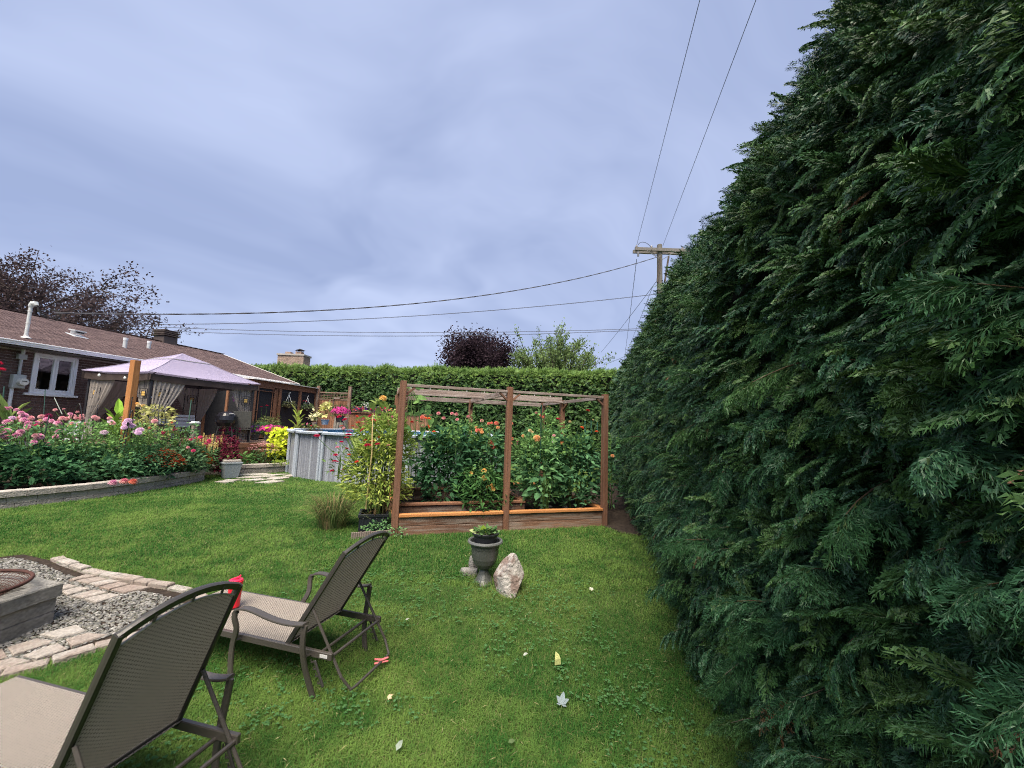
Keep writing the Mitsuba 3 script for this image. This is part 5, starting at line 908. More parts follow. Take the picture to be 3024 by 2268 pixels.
plant('dahlia', 'dahlia with salmon ball blooms left of the middle pergola post', 'dahlia', (-.42, 7.15, soil), .46, 1.18, 1100, .10, G1, G2, [((-0.575, 7.1, 1.511), 0.047, 'salmon'), ((-0.528, 7.3, 1.531), 0.038, 'peach'), ((-0.505, 7.2, 1.485), 0.036, 'peach'), ((-0.621, 7.3, 1.563), 0.03, 'peach'), ((-0.402, 7.4, 1.642), 0.032, 'salmon'), ((-0.348, 7.4, 1.655), 0.03, 'salmon'), ((-0.259, 7.3, 1.653), 0.045, 'salmon'), ((-0.338, 6.9, 1.324), 0.046, 'salmon'), ((-0.289, 6.9, 1.253), 0.047, 'salmon'), ((-0.762, 7, 1.422), 0.036, 'peachpink'), ((-0.735, 7, 1.359), 0.026, 'blush'), ((-0.706, 7.2, 1.478), 0.03, 'peach'), ((-0.225, 7.2, 1.577), 0.03, 'peach')], 23, extra=upper((-.45, 7.25, 1.1), .42, .30, 200, .075))
plant('dahlia', 'low dahlia with pale yellow blooms at the front of the left pergola bay', 'dahlia', (-.42, 6.62, soil), .40, .66, 620, .095, (.05, .13, .045), (.085, .19, .06), [((-0.617, 6.6, 0.821), 0.038, 'yellow'), ((-0.405, 6.6, 0.872), 0.04, 'yellow'), ((-0.394, 6.5, 0.773), 0.042, 'yellow'), ((-0.26, 6.5, 0.657), 0.044, 'yellow'), ((-0.243, 6.45, 0.611), 0.042, 'yellow'), ((-0.327, 6.5, 0.63), 0.03, 'yellow')] + [((-0.464, 6.7, 1.048), .016, 'bud'), ((-0.717, 6.6, 0.824), .014, 'bud')], 24, ry=.32, asp=.36)
plant('dahlia', 'leafy dahlia with large peach blooms just right of the middle pergola post', 'dahlia', (.56, 7.15, soil), .42, 1.05, 560, .10, G2, G3, [((0.464, 7, 1.414), .062, 'peach'), ((0.234, 7.2, 1.442), .035, 'peach'), ((0.353, 7.3, 1.541), .036, 'cream'), ((0.396, 7.3, 1.515), .03, 'cream'), ((0.012, 7.4, 1.656), .034, 'salmon'), ((0.035, 7.3, 1.384), .034, 'salmon'), ((0.01, 7.2, 1.303), .032, 'peach'), ((0.142, 7.3, 1.318), .034, 'peachpink')], 25, extra=upper((.45, 7.2, 1.0), .42, .42, 300, .075))
def bigleaf(b, r):
    n = 34; a = r.uniform(0, 6.28, n); h = r.uniform(.25, .85, n); q = r.uniform(.1, .36, n); P = np.array([.62, 6.80, soil]) + np.stack([np.cos(a) * q, np.sin(a) * q * .7, h], -1); leafset(b, P, np.stack([np.cos(a), np.sin(a), r.normal(-.15, .3, n)], -1), np.array([0, 0, 1.]) + r.normal(0, .35, (n, 3)), r.uniform(.13, .20, n), r.uniform(.10, .15, n), vary(r, (.06, .15, .07), (.10, .22, .10), n), 'heart')
plant('broadleaf_plant', 'plant with big pale green leaves low in the right pergola bay', 'plant', (.62, 6.85, soil), .22, .7, 50, .1, G2, G3, [], 26, extra=bigleaf)
plant('dahlia', 'dense dark dahlia beside the right pergola post', 'dahlia', (1.2, 7.35, soil), .48, 1.2, 1250, .10, G1, G2, [((0.897, 7.6, 1.776), .052, 'star'), ((1.313, 7.4, 1.623), .046, 'orange'), ((0.934, 7.3, 1.345), .034, 'peach'), ((0.752, 7.3, 1.346), .032, 'lilac'), ((1.119, 7.6, 1.733), .028, 'cream'), ((1.563, 7.3, 1.562), .036, 'orange'), ((0.813, 7.5, 1.462), .028, 'blush'), ((1.518, 7.4, 1.777), .018, 'cream'), ((1.59, 7.4, 1.754), .016, 'bud'), ((0.876, 7.4, 1.658), .015, 'bud')], 27, ry=.45, extra=upper((1.15, 7.45, 1.1), .48, .34, 300, .075))
plant('dahlia', 'tall light green dahlia with coral blooms at the back of the right pergola bay', 'dahlia', (.72, 8.4, soil), .62, 1.35, 1100, .10, G2, G3, [((0.625, 8.4, 1.847), .036, 'salmon'), ((0.525, 8.4, 1.908), .036, 'peachpink'), ((0.674, 8.5, 1.826), .03, 'salmon'), ((0.784, 8.6, 2.057), .022, 'cream'), ((0.852, 8.6, 2.026), .02, 'cream'), ((1.53, 8, 1.968), .05, 'darkred')], 28, extra=upper((.7, 8.4, 1.35), .40, .60, 240, .07))
plant('dahlia', 'dahlia with a few peach blooms outside the right pergola post', 'dahlia', (2.05, 8.3, .02), .26, 1.35, 260, .09, G1, G2, [((1.836, 7.8, 1.498), .036, 'peachpink'), ((2.033, 8, 1.098), .034, 'peach'), ((1.933, 8.1, 1.233), .028, 'cream'), ((1.913, 8, 0.792), .026, 'cream')], 29)
for a, q, lab in (((-1.543, 6.75, 1.442), (-1.555, 6.75, 0.352), 'thin dark stake left of the orange dahlia'), ((-1.41, 6.8, 1.42), (-1.407, 6.8, 1.033), 'thin dark stake among the orange dahlia leaves'), ((-1.269, 6.85, 1.424), (-1.264, 6.85, 1.099), 'thin dark stake between orange and pink dahlias'), ((-1.136, 6.95, 1.426), (-1.13, 6.95, 1.149), 'thin dark stake under the pink ball dahlias')): stake(a, q, .006, (.012, .03, .02), lab)
for a, q, lab in (((0.525, 6.95, 1.993), (0.529, 6.9, 0.498), 'thick dark green stake beside the big peach bloom'), ((1.192, 7.2, 1.557), (1.2, 7.2, 0.848), 'thick dark green stake in the dense right dahlia'), ((0.275, 7, 1.208), (0.325, 7, 0.683), 'slim stake near the middle post of the pergola')): stake(a, q, .011, (.012, .045, .03), lab)
for k, (x, y) in enumerate(((1130, 620), (1165, 620), (1190, 630))): stake((1.582, 7.9, 1.775) + np.array([k * .12 - .12, 0, .0]), (1.586, 7.9, 1.533) + np.array([k * .12 - .12, 0, 0]), .008, (.03, .12, .10), ('left', 'middle', 'right')[k] + ' of three teal stakes near the right pergola post')
def vine(b, r):
    n = 46; P = np.stack([r.uniform(-2.25, -1.45, n), r.uniform(7.4, 8.0, n), r.uniform(1.0, 1.95, n)], -1); P[:14, 2] = r.uniform(1.9, 2.42, 14); P[:14, 0] = r.uniform(-2.2, -1.75, 14); A = r.normal(0, .6, (n, 3)) + np.array([.2, -.4, -.35]); leafset(b, P, A, np.array([0, -.7, .8]) + r.normal(0, .35, (n, 3)), r.uniform(.13, .22, n), r.uniform(.12, .19, n), vary(r, (.07, .16, .06), (.16, .28, .09), n), 'heart')
    for k in range(5): b.tube(spline([(-2.1 + .15 * k, 7.7, .2), (-2.05 + .13 * k, 7.65, .9), (-2.1 + .1 * k, 7.6, 1.5), (-2.0 + .05 * k, 7.55, 2.1), (-2.05 - .05 * k, 7.5, 2.38)], 12), .008, 5, (.14, .22, .08), caps=False)
plant('bean_vine', 'climbing vine with big heart leaves at the back left pergola corner', 'vine', (-1.9, 7.7, .2), .25, .8, 60, .1, G2, G3, [], 31, extra=vine)
# crate of zinnias, tuft of ornamental grass
cr = thing('plant_crate', 'scuffed black plastic crate holding the zinnias', 'crate'); c0 = np.array([-2.03, 6.27, 0]); cx, cy = unit([.95, .28, 0]), unit([-.28, .95, 0]); b = B((.012, .014, .02))
for s, a, w in ((-1, cx, cy), (1, cx, cy), (-1, cy, cx), (1, cy, cx)):
    ww = .20 if a is cx else .19; b.box(c0 + w * s * .185 + np.array([0, 0, .12]), a * ww, w * .008, np.array([0, 0, .115]), ch=.003)
part(cr, 'side', b, 'metalpaint'); b = B((.016, .018, .024))
for s, a, w in ((-1, cx, cy), (1, cx, cy), (-1, cy, cx), (1, cy, cx)): b.box(c0 + w * s * .195 + np.array([0, 0, .225]), a * .215, w * .018, np.array([0, 0, .022]), ch=.004)
part(cr, 'rim', b, 'metalpaint'); r = np.random.default_rng(3)
for k in range(4): b = B((.013, .015, .02)); b.box(c0 - cy * .197 + cx * (-.14 + .093 * k) + np.array([0, 0, .1]), np.array([0, 0, .09]), cx * .012, cy * .005); part(cr, 'rib', b, 'metalpaint')
b = B(); b.add([c0 - cx * .18 - cy * .18 + (0, 0, .19), c0 + cx * .18 - cy * .18 + (0, 0, .19), c0 + cx * .18 + cy * .18 + (0, 0, .19), c0 - cx * .18 + cy * .18 + (0, 0, .19)], [(0, 1, 2, 3)]); part(cr, 'soil', b, 'soil')
zf = [((-2.82, 5.9, 1.371), 0.05, 'zinnia'), ((-2.734, 6.4, 1.667), 0.042, 'zinnia'), ((-2.683, 6.5, 1.625), 0.045, 'zinnia'), ((-2.486, 6.5, 1.683), 0.03, 'zinniared'), ((-2.337, 6.4, 1.658), 0.036, 'zinnia'), ((-2.237, 6.4, 1.696), 0.04, 'zinnia'), ((-2.21, 6.5, 1.702), 0.042, 'magenta'), ((-2.116, 6.2, 1.626), 0.045, 'zinnia'), ((-2.084, 6.4, 1.649), 0.036, 'zinnia'), ((-2.347, 6.2, 1.584), 0.034, 'zinniared'), ((-2.466, 6.3, 1.53), 0.028, 'zinniared'), ((-2.204, 6, 1.48), 0.042, 'zinnia'), ((-2.181, 6.3, 1.494), 0.034, 'zinnia'), ((-2.402, 6, 1.399), 0.052, 'zinnia'), ((-2.408, 5.95, 1.356), 0.046, 'zinnia'), ((-2.486, 6.2, 1.442), 0.034, 'magenta'), ((-2.539, 6.1, 1.287), 0.036, 'zinnia'), ((-2.549, 5.95, 1.007), 0.05, 'zinnia'), ((-2.568, 6, 1.097), 0.04, 'zinnia'), ((-2.584, 5.95, 0.872), 0.036, 'zinnia'), ((-2.388, 5.95, 1.198), 0.032, 'zinniared'), ((-2.332, 5.9, 1.117), 0.028, 'zinniared'), ((-2.196, 5.85, 1.024), 0.034, 'zinniared'), ((-2.073, 5.9, 1.261), 0.052, 'zinnia'), ((-1.943, 5.95, 1.281), 0.042, 'zinnia'), ((-2.073, 6.1, 1.316), 0.04, 'zinniared'), ((-2.19, 6.1, 1.321), 0.034, 'zinniared'), ((-2.595, 6.1, 1.204), 0.03, 'zinniapink'), ((-1.8, 6, 1.266), 0.026, 'zinniapink'), ((-2.646, 6.3, 1.518), 0.034, 'zinniared'), ((-2.609, 6.3, 1.482), 0.034, 'blush'), ((-2.446, 6.2, 1.446), 0.03, 'zinniapink'), ((-1.973, 6.1, 1.374), 0.03, 'zinniared'), ((-1.918, 6.5, 1.698), 0.028, 'zinniapink'), ((-1.852, 6.5, 1.643), 0.028, 'zinniapink'), ((-1.793, 6.4, 1.589), 0.034, 'lilac'), ((-2.478, 6.1, 0.872), 0.028, 'zinniared')]
def zup(b, r):
    base = np.array([-2.0, 6.3, .2])
    for k in range(26): a = r.uniform(0, 6.28); e = base + np.array([math.cos(a) * r.uniform(.1, .45), math.sin(a) * r.uniform(.05, .3), r.uniform(.9, 1.35)]); b.tube([base + np.array([math.cos(a) * .12, math.sin(a) * .12, 0]), (base + e) / 2 + r.normal(0, .03, 3), e], [.006, .005, .003], 4, (.22, .26, .08), caps=False)
    bush(b, r, base + np.array([.05, .05, .75]), .42, .72, 1900, .068, (.18, .28, .06), (.36, .46, .12), asp=.3, up=.5, ry=.34, stems=0)
    bush(b, r, base + np.array([.10, .0, .02]), .24, .55, 150, .075, (.16, .10, .05), (.26, .19, .10), asp=.3, up=-.4, ry=.2, stems=10, sc=(.16, .11, .07))
    bush(b, r, base + np.array([-.52, -.2, .55]), .16, .5, 70, .06, (.10, .2, .06), (.2, .3, .09), asp=.3, stems=3)
plant('zinnia', 'tall yellowing zinnias with crimson blooms growing from the black crate', 'zinnia', (-2.02, 6.22, .22), .46, 1.1, 1900, .075, (.24, .34, .07), (.46, .52, .14), zf, 33, asp=.32, ry=.32, h0=.2, extra=zup, tilt=.25)
b = B((.52, .40, .20)); b.tube([(-2.062, 6, 1.678), (-2.02, 5.95, 1.126), (-2.085, 6.05, 0.321)], [.008, .010, .011], 6); own(thing('bamboo_stake', 'tan bamboo stake leaning through the zinnias', 'stake'), b, 'matte')
b = B((.60, .62, .62)); b.tube([(-2.165, 6.35, 1.704), (-2.143, 6.3, 1.482)], .013, 8); own(thing('white_stake', 'short white plastic stake at the top of the zinnias', 'stake'), b, 'paint')
tf = thing('grass_clump', 'arching clump of long grass blades left of the black crate', 'grass clump'); b = B(); r = np.random.default_rng(8); n = 560; a = r.uniform(0, 6.28, n); base = np.array([-2.62, 6.22, 0.]) + np.stack([np.cos(a), np.sin(a), 0 * a], -1) * (r.random(n) ** .7 * .2)[:, None]; reach = r.uniform(.15, .62, n)
for i in range(n):
    hh = r.uniform(.28, .52) * (1.25 - .8 * reach[i]); d = np.array([math.cos(a[i]), math.sin(a[i]), 0]); s = np.array([-d[1], d[0], 0]) * r.uniform(.003, .0055); t = np.linspace(0, 1, 6); P = base[i] + d * (reach[i] * t ** 1.3)[:, None] + np.array([0, 0, 1.]) * (hh * np.sin(t * math.pi * (.5 + .35 * reach[i])))[:, None]; w = (1 - t ** 2)[:, None]; v = np.vstack([P + s * w, P - s * w]); q = np.arange(5)
    b.add(v, np.stack([q, q + 1, q + 7, q + 6], -1), None, vary(r, (.07, .12, .04), (.18, .22, .08), 1)[0] if r.random() < .8 else (.30, .22, .12))
part(tf, 'foliage', b, 'leaf', kind='stuff')
gc = thing('ground_cover', 'low creeping green plants along the log edging', 'plant'); b = B(); bush(b, np.random.default_rng(4), (-1.78, 5.98, .02), .30, .12, 240, .035, G2, G3, asp=.6, stems=0, ry=.1); bush(b, np.random.default_rng(5), (-1.55, 5.83, .0), .16, .10, 90, .03, G2, G3, asp=.6, stems=0, ry=.08); part(gc, 'foliage', b, 'leaf', kind='stuff')
# ---------------------------------------------------------------- plants of the flower bed
BZ = .2
plant('dahlia', 'large dahlia bush with pink ball blooms nearest in the flower bed, at the left edge', 'dahlia', (-8.95, 7.62, BZ), .85, 0.67, 1836, 0.107, (.04, .115, .058), (.075, .18, .08), [((-10.293, 8.2, 1.607), 0.065, 'pink'), ((-9.879, 8, 1.43), 0.066, 'lilac'), ((-9.789, 8.1, 1.478), 0.07, 'pink'), ((-9.534, 7.9, 1.404), 0.07, 'pink'), ((-9.716, 7.8, 1.349), 0.078, 'pink'), ((-9.438, 7.9, 1.342), 0.06, 'pink'), ((-9.326, 7.8, 1.28), 0.062, 'pink'), ((-9.334, 7.5, 1.195), 0.07, 'pink'), ((-9.075, 7.5, 1.192), 0.07, 'pink'), ((-9.015, 7.4, 1.123), 0.072, 'pink'), ((-9.042, 7.2, 1.127), 0.06, 'pink'), ((-9.063, 7.3, 1.091), 0.06, 'blush'), ((-8.717, 7.5, 1.115), 0.07, 'pink'), ((-8.679, 7.4, 1.019), 0.062, 'pink'), ((-9.403, 7.4, 1.232), 0.06, 'pink'), ((-9.199, 7.2, 1.154), 0.06, 'pink')], 41, ry=.6, inner=.35, extra=upper((-9.05, 7.8, .75), .75, .55, 420, .09, G2, G3))
plant('dahlia', 'dahlia with pink and wine blooms behind the nearest stake of the flower bed', 'dahlia', (-8.85, 8.35, BZ), .62, 0.70, 809, 0.090, G1, G2, [((-10.013, 8.6, 1.465), 0.06, 'blush'), ((-9.754, 8.5, 1.484), 0.07, 'wine'), ((-9.558, 8.3, 1.416), 0.062, 'pink'), ((-9.446, 8.3, 1.389), 0.062, 'pink'), ((-9.307, 8.3, 1.341), 0.075, 'pink'), ((-9.72, 8.2, 1.322), 0.055, 'blush'), ((-9.626, 8.2, 1.282), 0.06, 'rose'), ((-9.853, 8.4, 1.344), 0.05, 'pink'), ((-9.918, 8.5, 1.375), 0.05, 'cream'), ((-9.046, 8.1, 1.192), 0.065, 'pink'), ((-8.97, 8, 1.09), 0.06, 'pink'), ((-9.663, 8.4, 1.268), 0.05, 'blush'), ((-9.405, 8.3, 1.202), 0.05, 'blush')], 42, extra=upper((-8.9, 8.45, .8), .6, .55, 420, .08))
plant('dahlia', 'dahlia with blush peach blooms left of the orange cedar post', 'dahlia', (-8.55, 8.85, BZ), .55, 0.78, 680, .08, G2, G3, [((-9.91, 9, 1.43), 0.065, 'blush'), ((-9.788, 9, 1.482), 0.075, 'blush'), ((-9.91, 9.2, 1.588), 0.055, 'blush'), ((-9.694, 9.1, 1.513), 0.06, 'blush'), ((-9.585, 9, 1.448), 0.07, 'blush'), ((-9.314, 8.8, 1.334), 0.065, 'blush'), ((-9.526, 8.9, 1.32), 0.05, 'peachpink'), ((-9.471, 8.7, 1.282), 0.066, 'peach'), ((-9.051, 8.4, 1.06), 0.055, 'pink')] + [((-9.409, 9.1, 1.491), .065, 'blush')], 43, asp=.42, extra=upper((-8.6, 8.95, .9), .55, .5, 420, .06))
plant('dahlia', 'fine leaved dahlia with large pale lilac blooms before the orange cedar post', 'dahlia', (-8.0, 8.75, BZ), .55, 0.75, 1040, .075, (.06, .15, .075), (.11, .22, .10), [((-8.532, 8.5, 1.184), 0.085, 'white'), ((-8.723, 8.8, 1.405), 0.08, 'white'), ((-8.294, 8.7, 1.385), 0.07, 'lilac'), ((-8.125, 8.6, 1.384), 0.065, 'lilac'), ((-8.128, 8.5, 1.305), 0.06, 'lilac'), ((-8.058, 8.6, 1.338), 0.075, 'lilac'), ((-7.791, 8.5, 1.263), 0.08, 'lilac'), ((-7.727, 8.4, 1.207), 0.062, 'lilac'), ((-7.999, 8.6, 1.219), 0.05, 'lilac'), ((-7.944, 8.9, 1.299), 0.045, 'salmon')], 44, asp=.4, extra=upper((-7.95, 8.8, .9), .5, .42, 300, .06))
plant('dahlia', 'dark leaved dahlia without blooms low behind the wall caps', 'dahlia', (-7.98, 8.35, BZ), .42, 0.51, 561, 0.082, (.035, .10, .05), G2, [], 45)
plant('dahlia', 'dahlia with rose red ball blooms at the right part of the flower bed', 'dahlia', (-7.85, 9.75, BZ), .50, 0.72, 864, 0.086, (.09, .18, .09), (.15, .25, .12), [((-8.095, 9.4, 1.173), .075, 'rose'), ((-8.145, 9.8, 1.255), .055, 'rose'), ((-7.5, 9.8, 1.084), .05, 'rose'), ((-7.279, 9.8, 1.014), .055, 'rose'), ((-7.415, 9.9, 0.928), .04, 'rose'), ((-7.319, 9.4, 0.793), .058, 'rose'), ((-7.531, 9.5, 0.854), .04, 'peachpink'), ((-8.568, 9.6, 1.28), .045, 'salmon')], 46, extra=upper((-8.0, 9.75, .85), .5, .5, 300, .07, G2, G3))
def mum(b, r, c, R, n, cols, z):
    a = r.uniform(0, 6.28, n); q = np.sqrt(r.random(n)); P = np.array(c) + np.stack([np.cos(a) * q * R, np.sin(a) * q * R, z * (1 - .55 * q * q) + r.normal(0, .02, n)], -1)
    for k in range(6): aa = k * 1.047 + r.uniform(0, 6, n); leafset(b, P, np.stack([np.cos(aa), np.sin(aa), 0 * aa + .2], -1), np.array([0, 0, 1.]) + 0 * P, .028, .021, vary(r, *cols, n, .2), 'rhomb')
def mumplant(name, label, base, R, H, n, cols, seed, c1=G1, c2=G2, cat='flowers', leaves=420, L=.05):
    r = np.random.default_rng(seed); t = thing(name, label, cat); b = B(); bush(b, r, base, R, H, leaves, L, c1, c2, asp=.45, stems=6); part(t, 'foliage', b, 'leaf', kind='stuff'); b = B(); mum(b, r, base, R * .95, n, cols, H); part(t, 'blossom', b, 'leaf', kind='stuff'); return t
mumplant('helenium', 'low plant covered in small orange red flowers along the bed wall', (-7.74, 9.12, BZ), .44, .62, 620, ((.55, .08, .03), (.36, .04, .025)), 47, G1, G2); mumplant('helenium', 'small orange flowered plant at the right end of the flower bed', (-7.72, 10.2, BZ), .26, .52, 300, ((.62, .20, .03), (.60, .12, .03)), 48, G2, G3)
plant('low_shrub', 'low dark green leafy plant at the wall cap before the orange red flowers', 'plant', (-7.78, 8.95, BZ), .34, .38, 420, .075, (.03, .09, .055), (.055, .14, .075), [], 49)
plant('low_shrub', 'dark green leafy plant at the bend of the bed wall', 'plant', (-7.78, 9.75, BZ), .26, .40, 260, .09, (.03, .09, .05), (.06, .14, .065), [], 50)
def canna(name, label, base, n, L, c1, c2, seed, H=.8, wd=.36):
    r = np.random.default_rng(seed); t = thing(name, label, 'canna'); b = B(); a = np.arange(n) * 2.4 + r.random() * 6; h = np.linspace(.2, 1, n) * H; P = np.array(base) + np.stack([.03 * np.cos(a), .03 * np.sin(a), h], -1); leafset(b, P, np.stack([np.cos(a), np.sin(a), np.linspace(.9, 2.2, n)], -1), np.stack([-np.cos(a), -np.sin(a), 0 * a + .6], -1), L * r.uniform(.8, 1.2, n), L * wd * r.uniform(.8, 1.15, n), vary(r, c1, c2, n, .12), 'leaf'); b.tube([base, np.array(base) + (0, 0, H * 1.1)], [.016, .010], 6, c1); part(t, 'foliage', b, 'leaf', kind='stuff'); return t
canna('canna', 'bright lime green canna with broad leaves left of the orange post', (-9.3, 9.55, BZ), 18, .46, (.20, .36, .05), (.34, .50, .09), 51, 1.3); canna('canna', 'bronze and green canna at the left edge of the flower bed', (-10.35, 8.3, BZ), 14, .52, (.10, .17, .05), (.22, .30, .09), 52, 1.3)
def cream(b, r): bush(b, r, (-8.62, 9.75, .95), .44, .85, 330, .10, (.45, .46, .16), (.62, .60, .28), 'leaf', asp=.5, stems=4)
plant('variegated_plant', 'cream yellow leaved plant right of the orange cedar post', 'plant', (-8.62, 9.72, BZ), .4, .8, 300, .11, (.04, .11, .05), (.09, .17, .08), [((-8.875, 9.5, 1.817), .07, 'yellow'), ((-8.709, 9.5, 1.789), .05, 'yellow'), ((-8.818, 9.5, 1.798), .05, 'cream')], 53, extra=cream)
plant('dahlia', 'tall magenta dahlia cut by the left edge of the view', 'dahlia', (-9.2, 6.95, BZ), .35, 1.1, 220, .1, G1, G2, [((-9.04, 7, 2.403), .06, 'star'), ((-8.984, 7, 2.284), .065, 'star')], 54)
def spikes(name, label, base, R, n, h, cols, seed, leaf=(G2, G3), H=.6, wd=.022):
    r = np.random.default_rng(seed); t = thing(name, label, 'flowers'); b = B(); bush(b, r, base, R, H, 260, .085, *leaf, asp=.35); part(t, 'foliage', b, 'leaf', kind='stuff'); b = B()
    for k in range(n):
        a = r.uniform(0, 6.28); q = R * math.sqrt(r.random()); p = np.array(base) + np.array([q * math.cos(a), q * math.sin(a), H * r.uniform(.75, 1.05)]); hh = h * r.uniform(.6, 1.2); m = 26; z = r.random(m) ** .8; aa = r.uniform(0, 6.28, m); leafset(b, p + np.stack([0 * z, 0 * z, z * hh], -1), np.stack([np.cos(aa), np.sin(aa), 0 * aa + 1.6], -1), np.stack([np.cos(aa), np.sin(aa), 0 * aa], -1), .045 + .03 * (1 - z), wd * (1.2 - z * .6), vary(r, *cols, m, .15), 'rhomb')
    part(t, 'plume', b, 'leaf', kind='stuff'); return t
spikes('celosia', 'yellow plumed celosia near the grey planter box', (-7.85, 10.55, BZ), .30, 26, .34, ((.60, .48, .16), (.72, .60, .28)), 55); spikes('celosia', 'pink and cream plumed celosia left of the capped post', (-8.55, 10.6, BZ), .42, 24, .24, ((.66, .45, .30), (.45, .03, .16)), 56); spikes('celosia', 'wine red plumed celosia behind the yellow plumes', (-8.15, 11.05, BZ), .34, 22, .26, ((.30, .015, .08), (.42, .02, .13)), 57, ((.10, .03, .05), (.16, .06, .06)))
plant('coleus', 'burgundy leaved plant just left of the grey planter box', 'plant', (-7.62, 10.95, .05), .30, .98, 620, .085, (.085, .014, .03), (.20, .035, .065), [], 58, sc=(.15, .05, .06), asp=.5); plant('coleus', 'small dark red leafy sprig at the end of the bed wall', 'plant', (-7.72, 10.28, .28), .1, .12, 40, .05, (.16, .02, .04), (.2, .03, .05), [], 59, stems=2)
for k, (p, kind, lab) in enumerate((((-7.329, 7.591, 0.31), 'pink', 'cut pink bloom lying leftmost on the wall caps'), ((-7.277, 7.751, 0.315), 'peachpink', 'cut coral pink bloom lying between two others on the wall caps'), ((-7.162, 7.808, 0.305), 'salmon', 'cut salmon bloom lying rightmost on the wall caps'))):
    t = thing('cut_flower', lab, 'flower'); own(t, {**FL[kind][0]}, None, M=RT(p, k, .3, 1., .075))
for a, q, rad, col, lab in (((-8.823, 7.7, 1.52), (-8.756, 7.6, 0.869), .010, (.012, .02, .015), 'thick dark stake leaning in the nearest pink dahlia'), ((-9.073, 8.2, 1.363), (-9.067, 8.2, 0.803), .008, (.012, .02, .015), 'dark stake right of the wine red bloom'), ((-10.725, 9.2, 2.076), (-10.666, 9.2, 1.488), .007, (.04, .10, .08), 'green stake in front of the double window'), ((-10.944, 9.6, 1.912), (-10.697, 9.6, 1.524), .008, (.30, .34, .30), 'pale slanting stick standing below the double window'), ((-8.137, 8.6, 1.954), (-8.063, 8.5, 0.842), .010, (.015, .014, .014), 'tall dark stake in front of the orange cedar post'), ((-8.154, 9.3, 1.826), (-8.006, 9.2, 0.877), .009, (.015, .02, .015), 'dark stake beside the cream leaved plant'), ((-8.306, 10.4, 2.007), (-8.307, 10.4, 1.466), .011, (.06, .13, .10), 'green pole with a white tip before the gazebo'), ((-10.659, 8.4, 2.072), (-10.628, 8.4, 1.623), .012, (.03, .08, .07), 'teal stake in the bronze canna')): stake(a, q, rad, col, lab)
def arch(p, q, top, lab):
    t = thing('garden_arch', lab, 'plant support'); b = B((.014, .014, .016)); p, q, top = map(np.array, (p, q, top)); b.tube(spline([p, p + (top - p) * .7, top, q + (top - q) * .7, q], 24), .010, 6); own(t, b, 'metalpaint')
arch((-9.77, 8.9, 1.345), (-9.348, 8.9, 1.29), (-9.579, 8.9, 1.778), 'black metal arch over the blush dahlia left of the gazebo post'); arch((-8.129, 8.45, 1.02), (-8.088, 8.7, 0.967), (-8.101, 8.6, 1.675), 'black metal hoop in front of the orange cedar post'); arch((-8.35, 9.6, 1.173), (-8.109, 9.6, 1.081), (-8.291, 9.6, 1.71), 'black metal hoop above the rose red dahlia')
lp = thing('capped_post', 'weathered wooden post with a white solar cap in the flower bed', 'post'); pq = np.array([-8.1, 10.35, 0]); b = B(); b.bar(pq + Zx * .15, pq + Zx * 1.40, .10, .10, up=Hd); part(lp, 'shaft', b, 'wood_grey'); b = B((.62, .66, .66)); b.box(pq + Zx * 1.415, Hd * .085, Hn * .085, Zx * .013); b.box(pq + Zx * 1.445, Hd * .06, Hn * .06, Zx * .016); part(lp, 'cap', b, 'paint')
# ---------------------------------------------------------------- things on the deck
DZ = .824
def at_deck(u): return u
bbq = thing('barbecue', 'black covered kettle barbecue on the deck under the gazebo', 'barbecue'); q = np.array([-8.55, 12.1, DZ]); b = B((.012, .012, .016)); b.lathe([(.0, .48), (.2, .5), (.27, .60), (.285, .68)], q, 24); part(bbq, 'bowl', b, 'gloss'); b = B((.014, .014, .018)); b.lathe([(.287, .682), (.27, .80), (.2, .89), (.09, .935), (0, .94)], q, 24); part(bbq, 'lid', b, 'gloss')
for k in range(3): b = B((.05, .05, .05)); a = k * 2.1; b.tube([q + np.array([math.cos(a) * .18, math.sin(a) * .18, .52]), q + np.array([math.cos(a) * .27, math.sin(a) * .27, 0])], .012, 6); part(bbq, 'leg', b, 'metalpaint')
b = B((.5, .5, .5)); b.tube([q + np.array([.2, -.18, .86]), q + np.array([.26, -.1, .88]), q + np.array([.26, -.02, .84])], .012, 6); part(bbq, 'handle', b, 'metalpaint')
def sling_chair(p, yaw, lab, col, back=(.10, .10, .095)):
    t = thing('patio_chair', lab, 'chair'); M = RT(p, yaw)
    for s in (-1, 1):
        b = B(col); b.tube([(.24, s * .25, 0), (.24, s * .25, .40), (.22, s * .25, .60), (-.2, s * .25, .60)], .013, 6); part(t, 'arm_leg', b, 'metalpaint', M=M); b = B(col); b.tube([(-.26, s * .24, 0), (-.22, s * .24, .40), (-.34, s * .24, .98)], .013, 6); part(t, 'back_leg', b, 'metalpaint', M=M)
    b = B(back); b.box((0, 0, .41), (.23, 0, 0), (0, .235, 0), (0, 0, .008)); part(t, 'seat', b, 'matte', M=M); b = B(back); b.box((-.285, 0, .71), (-.052, 0, .25), (0, .235, 0), (.008, 0, 0)); part(t, 'backrest', b, 'matte', M=M)
sling_chair(np.array([-8.35, 12.6, DZ]), 2.0, 'grey sling patio chair at the deck edge beside the gazebo post', (.03, .03, .03))
